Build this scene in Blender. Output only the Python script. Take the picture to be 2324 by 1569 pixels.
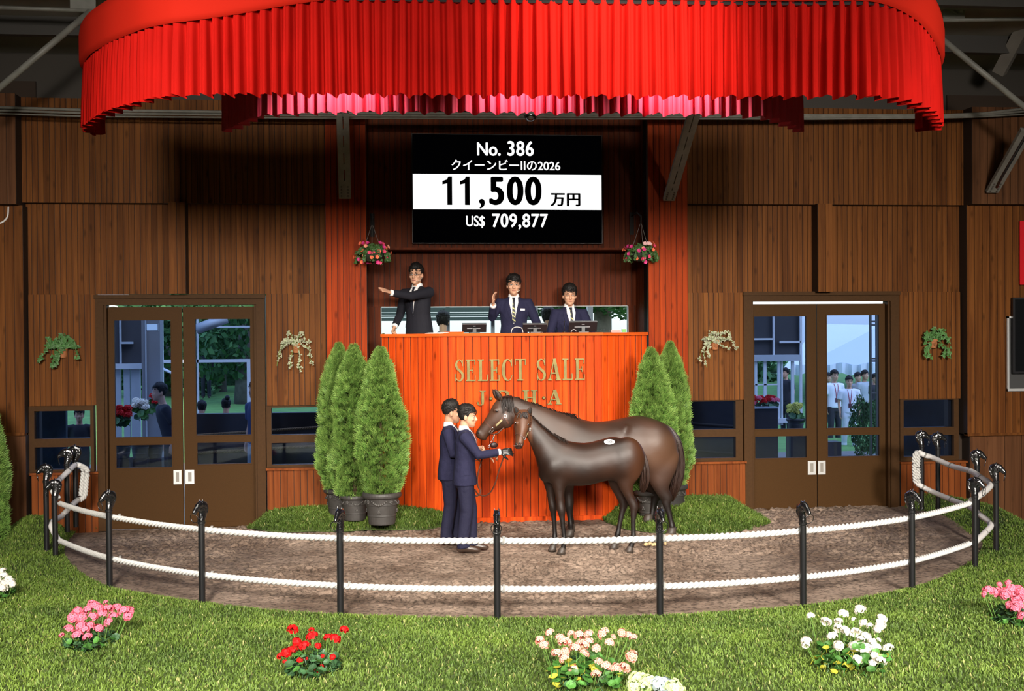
import bpy, bmesh, math, random
import numpy as np
from mathutils import Vector, Matrix
from mathutils.bvhtree import BVHTree
C = bpy.context.scene.collection
SC = bpy.context.scene
for _o in list(bpy.data.objects): bpy.data.objects.remove(_o)
random.seed(7); RNG = np.random.default_rng(7)
PI = math.pi

# ------------------------------------------------------------------ camera
F, CX, YAW, PITCH, ROLL, H = 2703.4, -1.782, 0.1077, 0.0103, 0.0072, 2.6
_r0 = Vector((math.cos(YAW), -math.sin(YAW), 0)); _f0 = Vector((math.sin(YAW), math.cos(YAW), 0)); _z = Vector((0, 0, 1))
FWD = math.cos(PITCH) * _f0 - math.sin(PITCH) * _z
_up = math.sin(PITCH) * _f0 + math.cos(PITCH) * _z
RGT = math.cos(ROLL) * _r0 - math.sin(ROLL) * _up
UPV = math.sin(ROLL) * _r0 + math.cos(ROLL) * _up
CAM = Vector((CX, 0, H))
cam = bpy.data.objects.new('camera', bpy.data.cameras.new('camera')); C.objects.link(cam)
cam.data.sensor_width = 36; cam.data.lens = F / 2324 * 36
cam.data.clip_start = 0.1; cam.data.clip_end = 400
m = Matrix.Identity(4)
for i in range(3):
    m[i][0] = RGT[i]; m[i][1] = UPV[i]; m[i][2] = -FWD[i]; m[i][3] = CAM[i]
cam.matrix_world = m
SC.camera = cam
SC.view_settings.view_transform = 'Standard'; SC.view_settings.look = 'None'
SC.view_settings.exposure = 0.0; SC.view_settings.gamma = 1.0; SC.view_settings.use_curve_mapping = False
SC.cycles.use_adaptive_sampling = True
SC.cycles.max_bounces = 6; SC.cycles.transparent_max_bounces = 12
SC.cycles.sample_clamp_indirect = 6.0
SC.cycles.caustics_reflective = False; SC.cycles.caustics_refractive = False

def ray(u, v): return FWD + RGT * float((u - 1162) / F) - UPV * float((v - 784.5) / F)
def P(u, v, Y):                       # the point of the plane Y that the photograph shows at pixel u, v
    d = ray(u, v); return CAM + d * ((Y - CAM.y) / d.y)
def PZ(u, v, z):                      # the same on the level plane z
    d = ray(u, v); return CAM + d * ((z - CAM.z) / d.z)
def px2m(Y): return Y / F

# ------------------------------------------------------------------ world and lights
w = bpy.data.worlds.new('world'); SC.world = w; w.use_nodes = True
nt = w.node_tree; bg = nt.nodes['Background']
sky = nt.nodes.new('ShaderNodeTexSky'); sky.sky_type = 'NISHITA'
sky.sun_disc = False; sky.sun_elevation = 0.9; sky.sun_rotation = 2.6; sky.air_density = 1.0; sky.dust_density = 3.0
mixs = nt.nodes.new('ShaderNodeMix'); mixs.data_type = 'RGBA'; mixs.inputs[0].default_value = 0.75
nt.links.new(sky.outputs[0], mixs.inputs[6]); mixs.inputs[7].default_value = (1.0, 1.07, 1.15, 1)
nt.links.new(mixs.outputs[2], bg.inputs[0]); bg.inputs[1].default_value = 1.5

def area(name, loc, target, size, power, col=(1, .93, .84), sy=None, spread=180):
    l = bpy.data.lights.new(name, 'AREA'); l.energy = power; l.color = col
    l.shape = 'RECTANGLE'; l.size = size; l.size_y = sy or size; l.spread = math.radians(spread)
    o = bpy.data.objects.new(name, l); C.objects.link(o); o.location = loc
    o.rotation_euler = (Vector(target) - Vector(loc)).to_track_quat('-Z', 'Y').to_euler()
    o.visible_camera = False
    return o
def spot(name, loc, target, power, deg, blend=.4, r=.12, col=(1, .92, .82)):
    l = bpy.data.lights.new(name, 'SPOT'); l.energy = power; l.color = col; l.spot_size = math.radians(deg); l.spot_blend = blend
    l.shadow_soft_size = r
    o = bpy.data.objects.new(name, l); C.objects.link(o); o.location = loc
    o.rotation_euler = (Vector(target) - Vector(loc)).to_track_quat('-Z', 'Y').to_euler()
    return o
#LIGHTS
# floodlights on the truss over the audience, lamps inside the canopy frame, stage lamps close to the velvet
for fx, fp in ((-3.9, 500), (-1.6, 90), (1.6, 90), (3.9, 500)):
    area('flood_light', (fx, -2.0, 5.45), (fx * 1.02, 10.5, 0), 1.6, fp, spread=66)
area('hall_light', (-3.5, 3.5, 8.4), (-2.6, 8.6, 0), 1.4, 150, spread=62)
area('hall_light', (3.0, 3.5, 8.4), (2.6, 8.6, 0), 1.4, 150, spread=62)
spot('stage_lamp', (0.15, 7.5, 5.35), (0.1, 9.6, 4.9), 800, 70, 1.0, col=(1, .86, .66))
spot('stage_lamp', (-4.3, 7.5, 5.4), (-3.2, 9.9, 5.05), 300, 70, .9)
spot('stage_lamp', (4.6, 7.5, 5.4), (3.7, 9.9, 5.05), 300, 70, .9)
for fx in (-2.2, .1, 2.4): spot('ring_lamp', (fx, 11.1, 5.15), (fx * .6, 15.2, .8), 480, 70, .55, .15)
for sx, tx in ((-5.4, -7.2), (5.4, 7.2)): spot('wing_fill', (sx, -1.5, 5.2), (tx, 16.2, 2.0), 1500, 22, 1.0, .4)  # added fill spots that brighten the wing walls, no known fixtures
for u_ in (770, 1190, 1535): spot('valance_lamp', (P(u_, 240, 9.86).x, 9.86, 5.15), (P(u_, 240, 10.25).x, 10.25, 4.5), 120, 100, .8, .06)
# ------------------------------------------------------------------ materials
MATS = {}
def srgb(r, g, b):
    f = lambda c: (c / 255 / 12.92) if c / 255 <= .04045 else ((c / 255 + .055) / 1.055) ** 2.4
    return (f(r), f(g), f(b), 1)
def newmat(name):
    m = bpy.data.materials.new(name); m.use_nodes = True; MATS[name] = m
    return m, m.node_tree, m.node_tree.nodes['Principled BSDF']
def mat(name, col, rough=.5, metal=0.0, spec=.5, nscale=0, namt=.25, bscale=0, bstr=.3, rnd=0.0, sheen=0, coat=0, trans=0, stretch=None, bdist=.01):
    if name in MATS: return MATS[name]
    m, nt, b = newmat(name); N, L = nt.nodes, nt.links
    b.inputs['Roughness'].default_value = rough; b.inputs['Metallic'].default_value = metal
    b.inputs['Specular IOR Level'].default_value = spec
    if sheen: b.inputs['Sheen Weight'].default_value = sheen
    if coat: b.inputs['Coat Weight'].default_value = coat
    if len(col) == 3: col = (*col, 1)
    b.inputs['Base Color'].default_value = col
    last = None
    tc = None
    if nscale or bscale:
        tc = N.new('ShaderNodeTexCoord'); mp = N.new('ShaderNodeMapping'); L.new(tc.outputs['Object'], mp.inputs[0])
        if stretch: mp.inputs['Scale'].default_value = stretch
    val = None
    if nscale:
        n = N.new('ShaderNodeTexNoise'); n.inputs['Scale'].default_value = nscale; n.inputs['Detail'].default_value = 4
        L.new(mp.outputs[0], n.inputs[0])
        mr = N.new('ShaderNodeMapRange'); mr.inputs[1].default_value = .3; mr.inputs[2].default_value = .7
        mr.inputs[3].default_value = 1 - namt; mr.inputs[4].default_value = 1 + namt; L.new(n.outputs[0], mr.inputs[0]); val = mr.outputs[0]
    if rnd:
        oi = N.new('ShaderNodeObjectInfo'); mr2 = N.new('ShaderNodeMapRange'); mr2.inputs[3].default_value = 1 - rnd; mr2.inputs[4].default_value = 1 + rnd
        L.new(oi.outputs['Random'], mr2.inputs[0])
        if val:
            mu = N.new('ShaderNodeMath'); mu.operation = 'MULTIPLY'; L.new(val, mu.inputs[0]); L.new(mr2.outputs[0], mu.inputs[1]); val = mu.outputs[0]
        else: val = mr2.outputs[0]
    if val:
        hs = N.new('ShaderNodeHueSaturation'); hs.inputs['Color'].default_value = col; L.new(val, hs.inputs['Value']); L.new(hs.outputs[0], b.inputs['Base Color'])
    if bscale:
        n2 = N.new('ShaderNodeTexNoise'); n2.inputs['Scale'].default_value = bscale; n2.inputs['Detail'].default_value = 3; L.new(mp.outputs[0], n2.inputs[0])
        bp = N.new('ShaderNodeBump'); bp.inputs['Strength'].default_value = bstr; bp.inputs['Distance'].default_value = bdist
        L.new(n2.outputs[0], bp.inputs['Height']); L.new(bp.outputs[0], b.inputs['Normal'])
    if trans:
        b.inputs['Transmission Weight'].default_value = trans
    return m
def wood(name, light, dark, rough=.45, rnd=.25, knots=.6, sx=14.0, sz=.55):
    m, nt, b = newmat(name); N, L = nt.nodes, nt.links
    b.inputs['Roughness'].default_value = max(rough, .55); b.inputs['Specular IOR Level'].default_value = .07
    tc = N.new('ShaderNodeTexCoord'); oi = N.new('ShaderNodeObjectInfo')
    sc = N.new('ShaderNodeVectorMath'); sc.operation = 'MULTIPLY'; sc.inputs[1].default_value = (sx, sx, sz); L.new(tc.outputs['Object'], sc.inputs[0])
    ra = N.new('ShaderNodeMath'); ra.operation = 'MULTIPLY'; ra.inputs[1].default_value = 60; L.new(oi.outputs['Random'], ra.inputs[0])
    ad = N.new('ShaderNodeVectorMath'); ad.operation = 'ADD'; L.new(sc.outputs[0], ad.inputs[0]); L.new(ra.outputs[0], ad.inputs[1])
    n = N.new('ShaderNodeTexNoise'); n.inputs['Scale'].default_value = 1.0; n.inputs['Detail'].default_value = 6; n.inputs['Roughness'].default_value = .62; n.inputs['Distortion'].default_value = .6
    L.new(ad.outputs[0], n.inputs[0])
    cr = N.new('ShaderNodeValToRGB'); cr.color_ramp.elements[0].position = .34; cr.color_ramp.elements[1].position = .62
    cr.color_ramp.elements[0].color = (*dark, 1); cr.color_ramp.elements[1].color = (*light, 1); L.new(n.outputs[0], cr.inputs[0])
    # knots
    sk = N.new('ShaderNodeVectorMath'); sk.operation = 'MULTIPLY'; sk.inputs[1].default_value = (7, 7, 2.6); L.new(tc.outputs['Object'], sk.inputs[0])
    ak = N.new('ShaderNodeVectorMath'); ak.operation = 'ADD'; L.new(sk.outputs[0], ak.inputs[0]); L.new(ra.outputs[0], ak.inputs[1])
    vo = N.new('ShaderNodeTexVoronoi'); vo.inputs['Scale'].default_value = 1.0; L.new(ak.outputs[0], vo.inputs[0])
    kr = N.new('ShaderNodeMapRange'); kr.inputs[1].default_value = .05; kr.inputs[2].default_value = .19; kr.inputs[3].default_value = 1 - knots; kr.inputs[4].default_value = 1
    L.new(vo.outputs['Distance'], kr.inputs[0])
    mr = N.new('ShaderNodeMapRange'); mr.inputs[3].default_value = 1 - rnd; mr.inputs[4].default_value = 1 + rnd; L.new(oi.outputs['Random'], mr.inputs[0])
    mu = N.new('ShaderNodeMath'); mu.operation = 'MULTIPLY'; L.new(kr.outputs[0], mu.inputs[0]); L.new(mr.outputs[0], mu.inputs[1])
    hs = N.new('ShaderNodeHueSaturation'); L.new(cr.outputs[0], hs.inputs['Color']); L.new(mu.outputs[0], hs.inputs['Value']); L.new(hs.outputs[0], b.inputs['Base Color'])
    bp = N.new('ShaderNodeBump'); bp.inputs['Strength'].default_value = .25; bp.inputs['Distance'].default_value = .004; L.new(n.outputs[0], bp.inputs['Height']); L.new(bp.outputs[0], b.inputs['Normal'])
    return m
def emit(name, col, s):
    if name in MATS: return MATS[name]
    m, nt, b = newmat(name); b.inputs['Base Color'].default_value = (0, 0, 0, 1)
    b.inputs['Emission Color'].default_value = (*col[:3], 1); b.inputs['Emission Strength'].default_value = s; b.inputs['Roughness'].default_value = .9; b.inputs['Specular IOR Level'].default_value = 0
    return m
def glass(name, tint, gl=.09, rough=.03):
    m, nt, b = newmat(name); N, L = nt.nodes, nt.links
    tr = N.new('ShaderNodeBsdfTransparent'); tr.inputs[0].default_value = (*tint, 1)
    g = N.new('ShaderNodeBsdfGlossy'); g.inputs['Roughness'].default_value = rough
    mx = N.new('ShaderNodeMixShader'); mx.inputs[0].default_value = gl
    L.new(tr.outputs[0], mx.inputs[1]); L.new(g.outputs[0], mx.inputs[2]); L.new(mx.outputs[0], N['Material Output'].inputs[0])
    return m
def vmat(name, rough=.5, spec=.5, attr='col', bscale=0, bstr=.2, sheen=0, trans=0):
    m, nt, b = newmat(name); a = nt.nodes.new('ShaderNodeAttribute'); a.attribute_name = attr
    nt.links.new(a.outputs['Color'], b.inputs['Base Color']); b.inputs['Roughness'].default_value = rough; b.inputs['Specular IOR Level'].default_value = spec
    if sheen: b.inputs['Sheen Weight'].default_value = sheen
    if bscale:
        n2 = nt.nodes.new('ShaderNodeTexNoise'); n2.inputs['Scale'].default_value = bscale; n2.inputs['Detail'].default_value = 3
        tc = nt.nodes.new('ShaderNodeTexCoord'); nt.links.new(tc.outputs['Object'], n2.inputs[0])
        bp = nt.nodes.new('ShaderNodeBump'); bp.inputs['Strength'].default_value = bstr; bp.inputs['Distance'].default_value = .01
        nt.links.new(n2.outputs[0], bp.inputs['Height']); nt.links.new(bp.outputs[0], b.inputs['Normal'])
    return m

BROWN = wood('brown_stained_boards', (.17, .060, .014), (.085, .027, .007), rnd=.14, knots=.45)
BROWN_D = wood('dark_brown_boards', (.125, .052, .022), (.07, .028, .012), rnd=.12, knots=.3)
REDWOOD = wood('red_brown_dado_boards', (.22, .06, .014), (.12, .028, .007), rnd=.12, knots=.4)
ORANGE = wood('orange_stained_boards', (.66, .078, .008), (.36, .032, .004), rnd=.16, knots=.55, rough=.38)
ORANGE_T = wood('orange_counter_top_wood', (.66, .11, .014), (.42, .055, .008), rnd=.05, knots=.2, sx=.8, sz=14)
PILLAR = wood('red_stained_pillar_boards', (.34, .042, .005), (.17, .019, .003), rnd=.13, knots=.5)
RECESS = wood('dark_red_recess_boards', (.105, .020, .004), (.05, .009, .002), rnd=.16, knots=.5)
PAINT = mat('brown_door_paint', (.056, .0250, .0065), .6, spec=.1, nscale=60, namt=.08, bscale=300, bstr=.08)
PAINT_F = mat('brown_frame_paint', (.056, .026, .009), .6, spec=.1, nscale=30, namt=.1)
DARK = mat('dark_backing', (.02, .010, .005), .7)
STEEL = mat('grey_painted_steel', (.22, .215, .19), .5, nscale=8, namt=.15)
STEEL_D = mat('shaded_grey_steel', (.20, .19, .165), .6, spec=.2, nscale=8, namt=.15)  # copy of the grey steel, darkened for struts and conduits in shade
IRON = mat('matt_black_iron', (.012, .011, .010), .7, spec=.2)
BLACKM = mat('black_metal', (.012, .012, .013), .25, spec=.7)
CEIL = mat('grey_roof_board', (.17, .155, .135), .8, nscale=3, namt=.12)
ALU = mat('brushed_aluminium', (.75, .75, .74), .35, metal=.6)

# ------------------------------------------------------------------ mesh helpers
class MB:
    def __init__(s): s.v = []; s.f = []
    def add(s, v, f):
        k = len(s.v); s.v += [tuple(p) for p in v]; s.f += [tuple(i + k for i in q) for q in f]; return s
    def box(s, x0, x1, y0, y1, z0, z1):
        return s.add([(x0, y0, z0), (x1, y0, z0), (x1, y1, z0), (x0, y1, z0), (x0, y0, z1), (x1, y0, z1), (x1, y1, z1), (x0, y1, z1)],
                     [(0, 3, 2, 1), (4, 5, 6, 7), (0, 1, 5, 4), (1, 2, 6, 5), (2, 3, 7, 6), (3, 0, 4, 7)])
    def loft(s, rings, caps=True, closed=True):
        n = len(rings[0]); k = len(s.v)
        for r in rings: s.v += [tuple(p) for p in r]
        for i in range(len(rings) - 1):
            for j in range(n if closed else n - 1):
                a = k + i * n + j; b = k + i * n + (j + 1) % n
                s.f.append((a, b, b + n, a + n))
        if caps and closed:
            s.f.append(tuple(k + j for j in range(n))[::-1]); e = k + (len(rings) - 1) * n; s.f.append(tuple(e + j for j in range(n)))
        return s
    def chain(s, pts, rad, n=10, side=None, caps=True, close_tip=False):
        """tube through pts; rad floats or (across, other) with across along the reference direction side"""
        pts = [Vector(p) for p in pts]; rings = []; prev = Vector(side) if side is not None else None
        for i, p in enumerate(pts):
            a = pts[max(i - 1, 0)]; b = pts[min(i + 1, len(pts) - 1)]; t = (b - a)
            if t.length < 1e-9: t = Vector((0, 0, 1))
            t.normalize()
            ref = prev if prev is not None else (Vector((1, 0, 0)) if abs(t.x) < .9 else Vector((0, 1, 0)))
            u = ref - t * ref.dot(t)
            if u.length < 1e-6: u = t.orthogonal()
            u.normalize(); v = t.cross(u)
            if side is None: prev = u
            r = rad[i] if isinstance(rad, (list, tuple)) else rad
            ra, rb = r if isinstance(r, (list, tuple)) else (r, r)
            rings.append([p + u * (ra * math.cos(2 * PI * j / n)) + v * (rb * math.sin(2 * PI * j / n)) for j in range(n)])
        return s.loft(rings, caps)
    def ball(s, c, r, n=10, mrings=7, rot=None):
        c = Vector(c); r = (r, r, r) if not isinstance(r, (tuple, list)) else r; rings = []
        for i in range(mrings + 1):
            th = PI * min(max(i / mrings, .02), .98); rings.append([])
            for j in range(n):
                p = Vector((r[0] * math.sin(th) * math.cos(2 * PI * j / n), r[1] * math.sin(th) * math.sin(2 * PI * j / n), -r[2] * math.cos(th)))
                if rot is not None: p = rot @ p
                rings[-1].append(c + p)
        return s.loft(rings)
    def lathe(s, prof, c=(0, 0, 0), n=24, caps=True):
        return s.loft([[(c[0] + r * math.cos(2 * PI * j / n), c[1] + r * math.sin(2 * PI * j / n), c[2] + z) for j in range(n)] for r, z in prof], caps)
    def mesh(s, name):
        me = bpy.data.meshes.new(name); me.from_pydata(s.v, [], s.f); me.update(); return me

def fast_mesh(name, V, Fq):
    """V (n,3), Fq (m,k) arrays"""
    me = bpy.data.meshes.new(name); V = np.asarray(V, np.float32); Fq = np.asarray(Fq, np.int32); k = Fq.shape[1]
    me.vertices.add(len(V)); me.vertices.foreach_set('co', V.ravel())
    me.loops.add(Fq.size); me.loops.foreach_set('vertex_index', Fq.ravel())
    me.polygons.add(len(Fq)); me.polygons.foreach_set('loop_start', np.arange(0, Fq.size, k, dtype=np.int32))
    me.polygons.foreach_set('loop_total', np.full(len(Fq), k, np.int32))
    me.update(calc_edges=True); return me
def smooth(me, on=True):
    me.polygons.foreach_set('use_smooth', np.full(len(me.polygons), on)); return me
def set_col(me, cols, name='col'):
    a = me.color_attributes.new(name, 'FLOAT_COLOR', 'POINT')
    c = np.ones((len(me.vertices), 4), np.float32); c[:, :3] = cols; a.data.foreach_set('color', c.ravel())
def coords(me):
    a = np.zeros(len(me.vertices) * 3, np.float32); me.vertices.foreach_get('co', a); return a.reshape(-1, 3)

def link(name, me, m=None, parent=None, loc=None, kind=None):
    if isinstance(me, MB): me = me.mesh(name)
    o = bpy.data.objects.new(name, me); C.objects.link(o)
    if m is not None:
        me.materials.clear(); me.materials.append(m)
    if parent is not None: o.parent = parent
    if loc is not None: o.location = loc
    if kind: o['kind'] = kind
    return o
def tag(o, label=None, cat=None, group=None, kind=None):
    if label: o['label'] = label
    if cat: o['category'] = cat
    if group: o['group'] = group
    if kind: o['kind'] = kind
    return o
def thing(name, label, cat, loc=(0, 0, 0), rotz=0, group=None):
    o = bpy.data.objects.new(name, None); C.objects.link(o); o.empty_display_size = .1
    o.location = loc; o.rotation_euler = (0, 0, rotz)
    return tag(o, label, cat, group)
def dup(o, parent=None, **kw):
    c = o.copy(); C.objects.link(c); c.parent = parent
    for k, v in kw.items(): setattr(c, k, v)
    for ch in list(o.children): dup(ch, c)
    return c
def remesh(mb, voxel, sm=3, fac=.5, name='body'):
    me = mb.mesh(name) if isinstance(mb, MB) else mb
    o = bpy.data.objects.new('tmp', me); C.objects.link(o)
    r = o.modifiers.new('r', 'REMESH'); r.mode = 'VOXEL'; r.voxel_size = voxel; r.use_smooth_shade = True
    if sm:
        s = o.modifiers.new('s', 'SMOOTH'); s.iterations = sm; s.factor = fac
    dg = bpy.context.evaluated_depsgraph_get(); dg.update()
    out = bpy.data.meshes.new_from_object(o.evaluated_get(dg)); out.name = name
    bpy.data.objects.remove(o); bpy.data.meshes.remove(me)
    return smooth(out)
def relax(me, w, it=40, fac=.5):
    """smooth a mesh with a weight per vertex"""
    co = coords(me).astype(float); e = np.zeros(len(me.edges) * 2, np.int32); me.edges.foreach_get('vertices', e); e = e.reshape(-1, 2); n = len(co)
    deg = np.bincount(e.ravel(), minlength=n).clip(1)
    for _ in range(it):
        s = np.stack([np.bincount(e[:, 0], co[e[:, 1], k], n) + np.bincount(e[:, 1], co[e[:, 0], k], n) for k in range(3)], 1) / deg[:, None]
        co += (s - co) * (fac * w)[:, None]
    me.vertices.foreach_set('co', co.astype(np.float32).ravel()); me.update(); return me
def catmull(P_, k=6):
    P_ = np.array([[float(c) for c in p] for p in P_]); out = []
    n = len(P_)
    for i in range(n - 1):
        p0, p1, p2, p3 = P_[max(i - 1, 0)], P_[i], P_[i + 1], P_[min(i + 2, n - 1)]
        for t in np.arange(k) / k:
            out.append(.5 * (2 * p1 + (p2 - p0) * t + (2 * p0 - 5 * p1 + 4 * p2 - p3) * t * t + (3 * p1 - p0 - 3 * p2 + p3) * t ** 3))
    out.append(P_[-1]); return np.array(out)
def bvh_of(me): return BVHTree.FromPolygons([v.co.copy() for v in me.vertices], [tuple(p.vertices) for p in me.polygons])
# ================================================================== building
YW = 16.40
def plank_mesh(wd, hh, th=.014, gap=.006, ch=.004):
    x0, x1 = gap / 2, wd - gap / 2
    b = MB(); b.v = []; pr = [(x0, th), (x0, ch), (x0 + ch, 0), (x1 - ch, 0), (x1, ch), (x1, th)]
    b.loft([[(x, y, 0) for x, y in pr], [(x, y, hh) for x, y in pr]])
    return b.mesh('plank')
def boards(name, x0, x1, z0, z1, Y, pitch, m, back=.10, loc=None, rotz=0, label=None, part='plank', backmat=None):
    """a wall section: a backing panel with boards on its front, both in the section's own frame"""
    L_ = x1 - x0; root = link(name, MB().box(0, L_, .012, back, 0, z1 - z0), backmat or DARK, kind='structure')
    root.location = loc if loc is not None else (x0, Y, z0); root.rotation_euler = (0, 0, rotz)
    if label: tag(root, label, 'wall')
    n = max(1, round(L_ / pitch)); wd = L_ / n; me = plank_mesh(wd, z1 - z0); me.materials.append(m)
    for i in range(n):
        o = bpy.data.objects.new(part, me); C.objects.link(o); o.parent = root; o.location = (i * wd, 0, 0)
    return root
def X(u, Y=YW, v=671): return P(u, v, Y).x
def Zp(v, u, Y=YW): return P(u, v, Y).z

SIDE = {
 'left': dict(upper=(50, 739, 250, 463), pa=(58, 383), pil=(383, 422), pb=(422, 739), sa=(63, 217, 921), sb=(603, 739, 920), da=(66, 218, 1078), db=(602, 739, 1067), u=400, top=668),
 'right': dict(upper=(1561, 2194, 250, 466), pa=(1561, 1857), pil=(1857, 1891), pb=(1891, 2186), sa=(1561, 1689, 908), sb=(2041, 2180, 905), da=(1561, 1690, 1053), db=(2043, 2192, 1052), u=1850, top=664)}
ZTOPW = 5.75
for sd, d in SIDE.items():
    u = d['u']; zb = Zp(d['upper'][3], u); zt = Zp(d['top'], u)
    boards('wall_%s_upper' % sd, X(d['upper'][0], YW - .1), X(d['upper'][1], YW - .1), zb, ZTOPW, YW - .10, .0735, BROWN_D if 0 else BROWN, back=.2, label='upper %s wall band of narrow brown boards over the recessed panels' % sd)
    boards('wall_%s_panel' % sd, X(d['pa'][0]), X(d['pa'][1]), zt, zb, YW + .03, .0735, BROWN, back=.1, label='recessed brown board panel above the %s door, on its %s half' % (sd, 'outer' if sd == 'left' else 'inner'))
    boards('wall_%s_panel' % sd, X(d['pb'][0]), X(d['pb'][1]), zt, zb, YW + .03, .0735, BROWN, back=.1, label='recessed brown board panel above the %s door, on its %s half' % (sd, 'inner' if sd == 'left' else 'outer'))
    boards('wall_%s_pilaster' % sd, X(d['pil'][0], YW - .22), X(d['pil'][1], YW - .22), zt - .0, zb, YW - .22, .12, BROWN, back=.3, label='brown boxed pilaster hanging over the middle of the %s door' % sd)
    for k in ('sa', 'sb'):
        a, b_, vb = d[k]; uu = (a + b_) / 2
        boards('wall_%s_side' % sd, X(a, YW - .04), X(b_, YW - .04), Zp(vb, uu), zt, YW - .04, .0735, BROWN, back=.12, label='brown board wall with a hanging ivy pot, %s of the %s door' % ('left' if k == 'sa' else 'right', sd))
    for k in ('da', 'db'):
        a, b_, vt = d[k]; uu = (a + b_) / 2
        r = boards('wall_%s_dado' % sd, X(a, YW - .07), X(b_, YW - .07), -.05, Zp(vt, uu, YW - .07), YW - .07, .09, REDWOOD, back=.15, label='red-brown board dado under the window %s of the %s door' % ('left' if k == 'da' else 'right', sd))
        ht = Zp(vt, uu, YW - .07) + .05; L_ = X(b_, YW - .07) - X(a, YW - .07)
        link('cap_rail', MB().box(-.01, L_ + .01, -.03, .12, ht, ht + .03), REDWOOD, r)

GLASS = glass('blue_tinted_glass', (.52, .63, .82), .06)
GLASS_C = glass('clear_glass', (.86, .92, .92), .05)
def window(n, u0, u1, v0, v1, panes, label):
    uu = (u0 + u1) / 2; Y = YW - .02
    z1, z0 = Zp(v0, uu, Y), Zp(v1, uu, Y); x0, x1 = X(u0, Y, 990), X(u1, Y, 990)
    ps = [(X(a, Y, 990), X(b_, Y, 990), Zp(d_, uu, Y), Zp(c_, uu, Y)) for a, b_, c_, d_ in panes]
    t = MB(); (a, b_, zl1, zh1), (_, _, zl2, zh2) = ps
    t.box(x0, a, Y, Y + .12, z0, z1).box(b_, x1, Y, Y + .12, z0, z1).box(a, b_, Y, Y + .12, zh1, z1).box(a, b_, Y, Y + .12, zh2, zl1).box(a, b_, Y, Y + .12, z0, zl2)
    t.box(x0, x1, Y - .035, Y, z0 - .0, z0 + .028)
    r = link('window_%d' % n, t, PAINT_F); tag(r, label, 'window', kind='structure')
    for a, b_, zl, zh in ps: link('pane', MB().box(a, b_, Y + .055, Y + .063, zl, zh), GLASS, r)
window(1, 64, 213, 921, 1076, [(78, 205, 933, 996), (78, 205, 1015, 1066)], 'two-pane low window at the outer edge of the left door wall')
window(2, 605, 739, 920, 1065, [(616, 734, 925, 987), (616, 734, 1005, 1055)], 'two-pane low window between the left door and the thujas')
window(3, 1561, 1686, 908, 1051, [(1563, 1670, 911, 975), (1563, 1670, 992, 1040)], 'two-pane low window between the thujas and the right door')
window(4, 2043, 2176, 905, 1050, [(2051, 2165, 908, 970), (2051, 2165, 988, 1036)], 'two-pane low window at the outer edge of the right door wall')

def door(n, fr, leaves, top, bot, label):
    uu = (fr[0] + fr[3]) / 2; Yf = YW - .06; Yd = YW + .07
    zt = Zp(fr[4], uu, Yf); zi = Zp(fr[5], uu, Yf); x0, x1, x2, x3 = (X(k, Yf, 900) for k in fr[:4])
    t = MB(); t.box(x0, x1, Yf, Yf + .2, 0, zt).box(x2, x3, Yf, Yf + .2, 0, zt).box(x1, x2, Yf, Yf + .2, zi, zt)
    t.box(x1, x1 + .03, Yf + .03, Yf + .2, 0, zi).box(x2 - .03, x2, Yf + .03, Yf + .2, 0, zi)
    t.box(x0 - .012, x3 + .012, Yf - .03, Yf, zt - .04, zt + .012)
    r = link('door_%d' % n, t, PAINT_F); tag(r, label, 'door', kind='structure')
    zb = max(0.0, Zp(bot, uu, Yd)) ; zh = Zp(top, uu, Yd)
    for (l0, l1, pn, hd) in leaves:
        a, b_ = X(l0, Yd, 900), X(l1, Yd, 900)
        ps = [(X(p0, Yd, 900), X(p1, Yd, 900), Zp(q1, uu, Yd), Zp(q0, uu, Yd)) for p0, p1, q0, q1 in pn]
        (pa, pb, zl1, zh1), (pc, pd, zl2, zh2) = ps
        t = MB(); y0, y1 = Yd, Yd + .045
        t.box(a, pa, y0, y1, zb, zh).box(pb, b_, y0, y1, zb, zh).box(pa, pb, y0, y1, zh1, zh).box(pa, pb, y0, y1, zh2, zl1).box(pa, pb, y0, y1, zb, zl2)
        t.box(a + .01, b_ - .01, y0 - .012, y0, zb + .01, zb + .075)
        for (qa, qb, ql, qh) in ps:        # glazing beads
            t.box(qa - .012, qb + .012, y0 - .008, y0, qh, qh + .012).box(qa - .012, qb + .012, y0 - .008, y0, ql - .012, ql).box(qa - .012, qa, y0 - .008, y0, ql, qh).box(qb, qb + .012, y0 - .008, y0, ql, qh)
        lf = link('leaf', t, PAINT, r)
        for qa, qb, ql, qh in ps: link('pane', MB().box(qa, qb, y0 + .018, y0 + .026, ql, qh), GLASS, lf)
        h0, h1, hv0, hv1 = hd; ha, hb, hz1, hz0 = X(h0, Yd, 1070), X(h1, Yd, 1070), Zp(hv0, uu, Yd), Zp(hv1, uu, Yd)
        t = MB(); e = (hb - ha) * .3
        t.box(ha, ha + e, y0 - .012, y0, hz0, hz1).box(hb - e, hb, y0 - .012, y0, hz0, hz1).box(ha + e, hb - e, y0 - .012, y0, hz1 - e, hz1).box(ha + e, hb - e, y0 - .012, y0, hz0, hz0 + e)
        hh = link('pull_handle', t, ALU, lf)
        link('recess', MB().box(ha + e, hb - e, y0 - .004, y0 + .002, hz0 + e, hz1 - e), mat('handle_recess', (.25, .23, .2), .5), hh)
door(1, (218, 237, 583, 602, 671, 692), [(238, 414, [(261, 389, 727, 991), (263, 391, 1009, 1060)], (394, 412, 1067, 1099)), (417, 582, [(445, 569, 725, 989), (447, 569, 1006, 1055)], (421, 441, 1067, 1099))], 697, 1204, 'brown double door with tall blue panes, dark-suited man on the lawn behind')
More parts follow.
